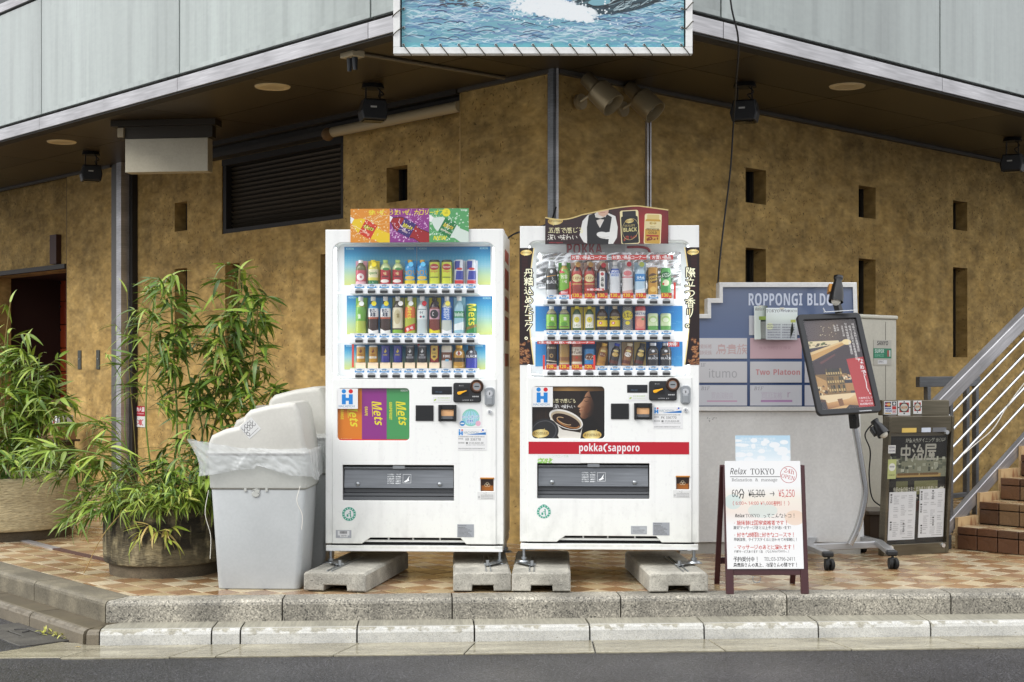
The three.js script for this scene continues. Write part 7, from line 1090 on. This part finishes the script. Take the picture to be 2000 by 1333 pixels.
// ---------------------------------------------------------------- banner over the corner
{
  const d = 7.9, s = d / F, t = thing('banner', 'blue painted wave banner laced into a white frame above the corner', 'banner', [gx(1060.5, d), gy(105, d), -d]), X = (p) => (p - 1060.5) * s, Y = (p) => (105 - p) * s;
  const top = -270, mF = P(0xe4e4e4, .4, 0, { map: grime });
  mk('frame_bar', span(X(768), X(1353), Y(105), Y(92), -.05, 0, .003), mF, t); mk('frame_bar', span(X(768), X(781), Y(92), Y(top), -.05, 0, .003), mF, t); mk('frame_bar', span(X(1340), X(1353), Y(92), Y(top), -.05, 0, .003), mF, t); mk('frame_bar', span(X(768), X(1353), Y(top), Y(top - 13), -.05, 0, .003), mF, t);
  const pr = print(1100, 720, (g, w, h) => {
    g.fillStyle = lg(g, 0, 0, 0, h, '#a4c4d0', '#8cb4c8', '#82b6c8', '#70aab8'); g.fillRect(0, 0, w, h);
    // painted sea; a dark backed animal breaking the surface with white spray
    for (let i = 0; i < 1500; i++) { const y = h * .62 + rnd() * h * .37, x = rr(-40, w), L = rr(20, 110), a = rr(1.5, 6), c = ['rgba(214,234,242,.6)', 'rgba(96,142,184,.55)', 'rgba(70,104,156,.5)', 'rgba(232,242,246,.55)', 'rgba(130,186,206,.6)', 'rgba(110,120,176,.4)'][floor(rnd() * 6)], p = []; for (let k = 0; k <= 8; k++) p.push([x + L * k / 8, y + a * sin(k * .9 + i) - 10 * sin(x * .008 + y * .05)]); line(g, c, rr(1.5, 6), p); }
    for (let i = 0; i < 70; i++) { const y = h * .74 + rnd() * h * .22, x = rr(0, w), n = 3 + floor(rnd() * 6), p = []; for (let k = 0; k <= n; k++) p.push([x + k * 11, y - 7 * sin(k * PI / n) + rr(-1.5, 1.5)]); line(g, 'rgba(34,42,78,.75)', rr(1.5, 4), p); }
    g.fillStyle = '#2c4450'; g.beginPath(); g.moveTo(640, 500); g.bezierCurveTo(690, 585, 760, 600, 840, 585); g.bezierCurveTo(940, 575, 1000, 545, 1060, 500); g.closePath(); g.fill();
    for (let i = 0; i < 190; i++) { const x = rr(660, 1040), y = 500 + rnd() * 80 * (1 - Math.pow(abs(x - 830) / 240, 2)); line(g, ['rgba(16,26,34,.8)', 'rgba(90,120,130,.7)', 'rgba(206,226,230,.75)'][i % 3], rr(1.5, 4.5), [[x, y], [x + rr(12, 60), y - rr(4, 26)]]); }
    ell(g, '#7fb2c0', 770, 540, 44, 14, -.1); line(g, '#16242c', 4, [[726, 548], [760, 562], [808, 556]]);
    for (let i = 0; i < 1000; i++) { const a = rnd(), x = 470 + 260 * a + rr(-50, 40), y = 540 + 62 * a + rr(-60, 34) * (1 - a * .5); ell(g, `rgba(244,248,250,${rr(.35, .95)})`, x, y, rr(2, 17), rr(2, 8), rr(-.6, .6)); }
    for (let i = 0; i < 160; i++) ell(g, '#f2f8fa', rr(430, 860), rr(500, 630), rr(1, 4)); for (let i = 0; i < 60; i++) line(g, 'rgba(52,40,44,.7)', rr(2, 4), [[rr(120, 330), rr(520, 560)], [rr(140, 350), rr(520, 560)]].map((q, k, z) => k ? [z[0][0] + rr(8, 26), z[0][1] + rr(-5, 5)] : q));
    rect(g, 'rgba(80,180,190,.35)', 0, h - 18, w, 18); rect(g, 'rgba(80,180,190,.3)', 0, 0, 12, h); rect(g, 'rgba(80,180,190,.3)', w - 12, 0, 12, h);
  });
  mk('canvas', mapTo(span(X(784), X(1337), Y(90), Y(top + 6), -.03, -.024), pr, X(784), Y(90), X(1337), Y(top + 6)), P(0xdcdcdc, .45, 0, { map: pr.S.t }), t); mk('backing', span(X(781), X(1340), Y(92), Y(top), -.045, -.036), M(0x2a2c2e, .8), t);
  const mR = M(0x3a3424, .7);
  for (let i = 0; i < 16; i++) { const x = 787 + i * 36.3; mk('eyelet', new THREE.TorusGeometry(.0065, .0022, 6, 14).translate(X(x), Y(86), -.022), mZinc, t); mk('lacing', tube([[X(x), Y(86), -.021], [X(x + 3), Y(91), .002], [X(x + 14), Y(105), .004], [X(x + 16), Y(107), -.02]], .0028, 12, 5), mR, t); }
  for (let i = 0; i < 9; i++) for (const e of [0, 1]) { const y = 52 - i * 37, x = e ? 1333 : 788, q = e ? 1 : -1; mk('eyelet', new THREE.TorusGeometry(.0065, .0022, 6, 14).translate(X(x), Y(y), -.022), mZinc, t); mk('lacing', tube([[X(x), Y(y), -.021], [X(x + q * 6), Y(y + 4), .002], [X(x + q * 20), Y(y + (e ? -10 : 16)), .004], [X(x + q * 22), Y(y + (e ? -11 : 17)), -.02]], .0028, 12, 5), mR, t); }
  mk('bracket', span(X(900), X(912), Y(40), Y(20), -.5, -.05), mZinc, t); mk('bracket', span(X(1200), X(1212), Y(40), Y(20), -.5, -.05), mZinc, t);
}
// ---------------------------------------------------------------- lamps and fittings under the canopy
{
  const at = (px, py) => { const d = (SOF - EYE) * F / (720 - py); return [gx(px, d), SOF, -d]; };
  const dl = (px, py, label, p = at(px, py)) => { const t = thing('downlight', label, 'downlight', [p[0], SOF, p[2]], 0, 'round downlights in the canopy'); mk('trim_ring', new THREE.LatheGeometry([[.085, -.002], [.092, -.012], [.125, -.009], [.132, 0]].map(([r, y]) => new THREE.Vector2(r, y)), 40), M(0xd8c49a, .5), t); mk('diffuser', cyl(.088, .088, .006, 0, -.004, 0, 36), M(0xc8b48c, .4), t); };
  dl(120, 277, 'round pale downlight at the far left under the canopy'); dl(532, 169, 'round pale downlight left of the banner under the canopy'); dl(1655, 168, 'round pale downlight on the right under the canopy');
  const flood = (px, py, d, ry, label) => {
    const x = gx(px, d), z = -d, t = thing('floodlight', label, 'floodlight', [x, SOF, z], ry, 'black floodlights under the canopy'), drop = SOF - gy(py, d);
    mk('ceiling_plate', cyl(.075, .085, .03, 0, -.016, 0, 24), mBlackM, t); for (const q of [-.05, .05]) mk('yoke', slab([q, -.02, 0], [q * 1.1, -drop + .02, 0], .02, .008, V(1, 0, 0)), mBlackM, t); mk('flex', tube([[.03, -.03, .02], [.07, -.08, .05], [.03, -drop * .5, .06], [.05, -drop + .07, .02]], .005, 16, 6), mCable, t);
    mk('lamp_body', extr(shapeOf([[-.085, -.09], [.085, -.09], [.1, -.03], [.085, .06], [-.075, .06], [-.1, -.03]]), .16, .012, 2).translate(0, -drop, -.08).rotateX(0), mBlackP, t); mk('lens', box(.14, .006, .12, 0, -drop - .094, 0), P(0x0c0c0e, .1), t); mk('label', box(.045, .012, .002, -.01, -drop - .0, .082), M(0xb8b8b4, .5), t);
  };
  flood(728, 212, 10.75, .3, 'black floodlight hanging above the left machine'); flood(177, 336, 14.1, .4, 'black floodlight hanging above the left pillar'); flood(1455, 214, 10.7, -.3, 'black floodlight hanging right of the banner beside the long cable'); flood(1978, 316, 13.26, -.5, 'black floodlight at the far right edge under the canopy');
  // silver spotlights on the right wall
  const spot = (px, py, d, label) => {
    const t = thing('spotlight', label, 'spotlight', [gx(px, d), gy(py, d), -d], 0, 'silver spotlights high on the right wall'), m = P(0xa89878, .4, .5), ax = V(.62, -.7, .35).normalize(), q = new THREE.Quaternion().setFromUnitVectors(V(0, -1, 0), ax), R = (g) => g.applyQuaternion(q);
    mk('head', R(new THREE.LatheGeometry([[.0, .2], [.05, .2], [.052, .1], [.056, .085], [.056, .08], [.085, .075], [.09, .06], [.092, -.1], [.082, -.1], [.08, .02]].reverse().map(([r, y]) => new THREE.Vector2(r, y)), 32)), m, t); mk('bulb', R(new THREE.SphereGeometry(.06, 18, 12).translate(0, -.01, 0)), P(0x6a6250, .2), t);
    mk('wall_plate', cyl(.055, .055, .03, 0, 0, 0, 24).rotateX(PI / 2).rotateY(WR).translate(-.16, -.02, -.1), m, t); mk('arm', bar([-.16, -.02, -.08], [-.02, .06, -.02], .012), m, t);
  };
  spot(1180, 188, 10.22, 'silver spotlight on the right wall nearest the corner post'); spot(1262, 203, 10.6, 'silver spotlight on the right wall at the thin metal strip');
  // blank sign box hanging from the soffit
  const b = thing('hanging_sign', 'blank pale sign box hanging under the left canopy', 'sign', [gx(327, 12.3), 0, -12.3], -.13), s = 12.3 / F, yy = (p) => gy(p, 12.3);
  mk('box', span(-84 * s, 84 * s, yy(337), yy(271), -.09, .03, .006), P(0xb8b09c, .45, 0, { map: grime }), b); mk('mount', [span(-112 * s, 100 * s, yy(247), SOF - .001, -.12, .05), span(-100 * s, 92 * s, yy(270), yy(247), -.07, .02)], M(0x2e2618, .6), b); mk('end_cap', span(-98 * s, -86 * s, yy(268), yy(250), .02, .05), M(0x9a8c70, .5), b);
  // sensor and conduit
  const sb = thing('sensor_box', 'small beige ceiling box with two black sensors left of the banner', 'sensor', [...at(688, 100)], WL); mk('box', span(-.07, .07, -.045, 0, -.05, .05, .006), M(0xa8997a, .6), sb); for (const x of [-.025, .025]) mk('sensor', cyl(.022, .014, .09, x, -.085, 0, 14).rotateZ(x * 2), mBlackP, sb);
  const c0 = at(700, 101), c1 = at(985, 149); tag(mk('conduit', bar([c0[0], SOF - .012, c0[2]], [c1[0], SOF - .012, c1[2]], .013), M(0x6a5c44, .6), scene), 'thin conduit running across the soffit from the sensor to the wall', 'conduit');
  // cream awning roll on the left wall
  const n = V(-.74, 0, .673), onL = (t, y, o) => [WC[0] - .673 * t + n.x * o, y, -(WC[1] + .74 * t) + n.z * o];
  const ar = thing('awning_roll', 'cream roller tube high on the left wall above the small window', 'awning', onL(1.0, 3.41, 0)), o = ar.position, A = (t, y, q) => { const p = onL(t, y, q); return [p[0] - o.x, p[1] - o.y, p[2] - o.z]; };
  mk('tube', bar(A(1.0, 3.4, .0), A(2.62, 3.4, .0), .042, 20), M(0xa89878, .6), ar); mk('end_knot', new THREE.SphereGeometry(.055, 16, 12).translate(...A(2.66, 3.385, .02)), M(0x6a5030, .8), ar); mk('bracket', bar(A(1.2, 3.4, -.1), A(1.2, 3.4, 0), .012), mDullSteel, ar);
  const cab = (name, pts, r, label, cat) => tag(mk(name, tube(pts.map(([x, y, d]) => [gx(x, d), gy(y, d), -d]), r, 60, 6), mCable, scene), label, cat);
  cab('cable', [[1424, -30, 9.0], [1430, 20, 9.0], [1441, 66, 9.05], [1438, 160, 9.6], [1433, 235, 10.3], [1427, 330, 10.4], [1415, 430, 10.4], [1406, 510, 10.3], [1402, 560, 10.05]], .006, 'long black cable hanging from the fascia to the directory sign', 'cable');
  cab('power_cord', [[985, 470, 9.0], [1010, 455, 9.3], [1040, 448, 9.5], [1078, 428, 10.0], [1086, 405, 10.1]], .006, 'black cord running up behind the two machines to the corner post', 'cord');
}
{ // small things along the left wall
  const onL = (t, o) => [WC[0] - .673 * t - .74 * o, WC[1] + .74 * t - .673 * o];
  const [ex, ed] = onL(6.1, -.115), es = thing('extinguisher_sign', 'small red and white fire extinguisher sign on the wall behind the bamboo', 'sign', [ex, .86, -ed], WL);
  const pr = print(100, 150, (g, w, h) => { rect(g, '#f0f0ee', 0, 0, w, h); rect(g, '#b8182c', 0, 0, w, 72); T(g, '消火器', 4, 8, 32, { c: '#fff', w: .13, sx: .96 }); T(g, 'FIRE EXTINGUISHER', 10, 48, 12, { c: '#fff', sx: .72 }); line(g, '#c83a44', 6, [[20, 130], [80, 96]]); line(g, '#c83a44', 6, [[24, 100], [78, 136]]); ell(g, '#d86a70', 52, 116, 16, 22); });
  sticker('plate', pr, -.1, .1, 0, .21, .004, es, 'matte');
  for (const [t, l] of [[7.2, 'small dark switch plate on the left pillar, further from the post'], [6.78, 'small dark switch plate on the left pillar, nearer the post']]) { const [x, d] = onL(t, 0), p = thing('switch_plate', l, 'switch plate', [x, 1.44, -d], WL, 'switch plates on the left pillar'); mk('plate', rbox(.075, .2, .01, .003, 0, .1, .005), M(0x3a3a30, .5), p); mk('button', cyl(.008, .008, .008, 0, 0, 0, 12).rotateX(PI / 2).translate(.008, .11, .013), mZinc, p); }
  const [mx, md] = onL(7.05, .28), mg = thing('magazine_box', 'cardboard box of magazines on a stand by the left pillar', 'magazine box', [mx, PAVE, -md], WL);
  mk('stand', [box(.2, .5, .2, 0, .25, 0), box(.28, .02, .28, 0, .51, 0)], M(0x3a2c20, .7), mg); mk('box', [span(-.13, .13, .52, .53, -.1, .1), span(-.13, .13, .53, .68, .09, .1), span(-.13, .13, .53, .68, -.1, -.09), span(-.13, -.12, .53, .68, -.09, .09), span(.12, .13, .53, .68, -.09, .09)], M(0x8a6a44, .8), mg);
  for (let i = 0; i < 9; i++) mk('magazine', box(.018, .22, .15).rotateZ(rr(-.12, .12)).translate(-.1 + i * .025, .66, 0), M([0xd8d8dc, 0x3a3c44, 0xc8c8cc, 0xb84a30, 0x6a2c5c, 0xe0e0e0][i % 6], .5), mg);
  const [dx, dd] = onL(7.95, .05), db = thing('leaning_board', 'brown board with a teal edge leaning in the dark doorway', 'board', [dx, PAVE, -dd], WL); mk('board', box(.5, .92, .03).rotateX(-.12).translate(0, .46, -.05), M(0x5a3420, .6), db); mk('edge', box(.03, .925, .034).rotateX(-.12).translate(-.265, .46, -.05), M(0x3a6a6a, .6), db);
  for (const [x, y, d, l] of [[330, 1217, 7.98, 'dry brown leaf on the kerb ledge below the grey bins'], [755, 1213, 8.0, 'dry curled leaf on the kerb ledge below the left machine'], [145, 1268, 7.62, 'dry leaf in the gutter near the corner stone']]) { const f = new THREE.Mesh(leafG[1], mLeaf[7]); f.name = numbered('fallen_leaf'); f.position.set(gx(x, d), d > 7.7 ? LOW + .006 : .008, -d); f.rotation.set(.1, rr(0, 3), 0); f.scale.setScalar(.09); scene.add(f); tag(f, l, 'leaf'); }
}
renderer.render(scene, camera);
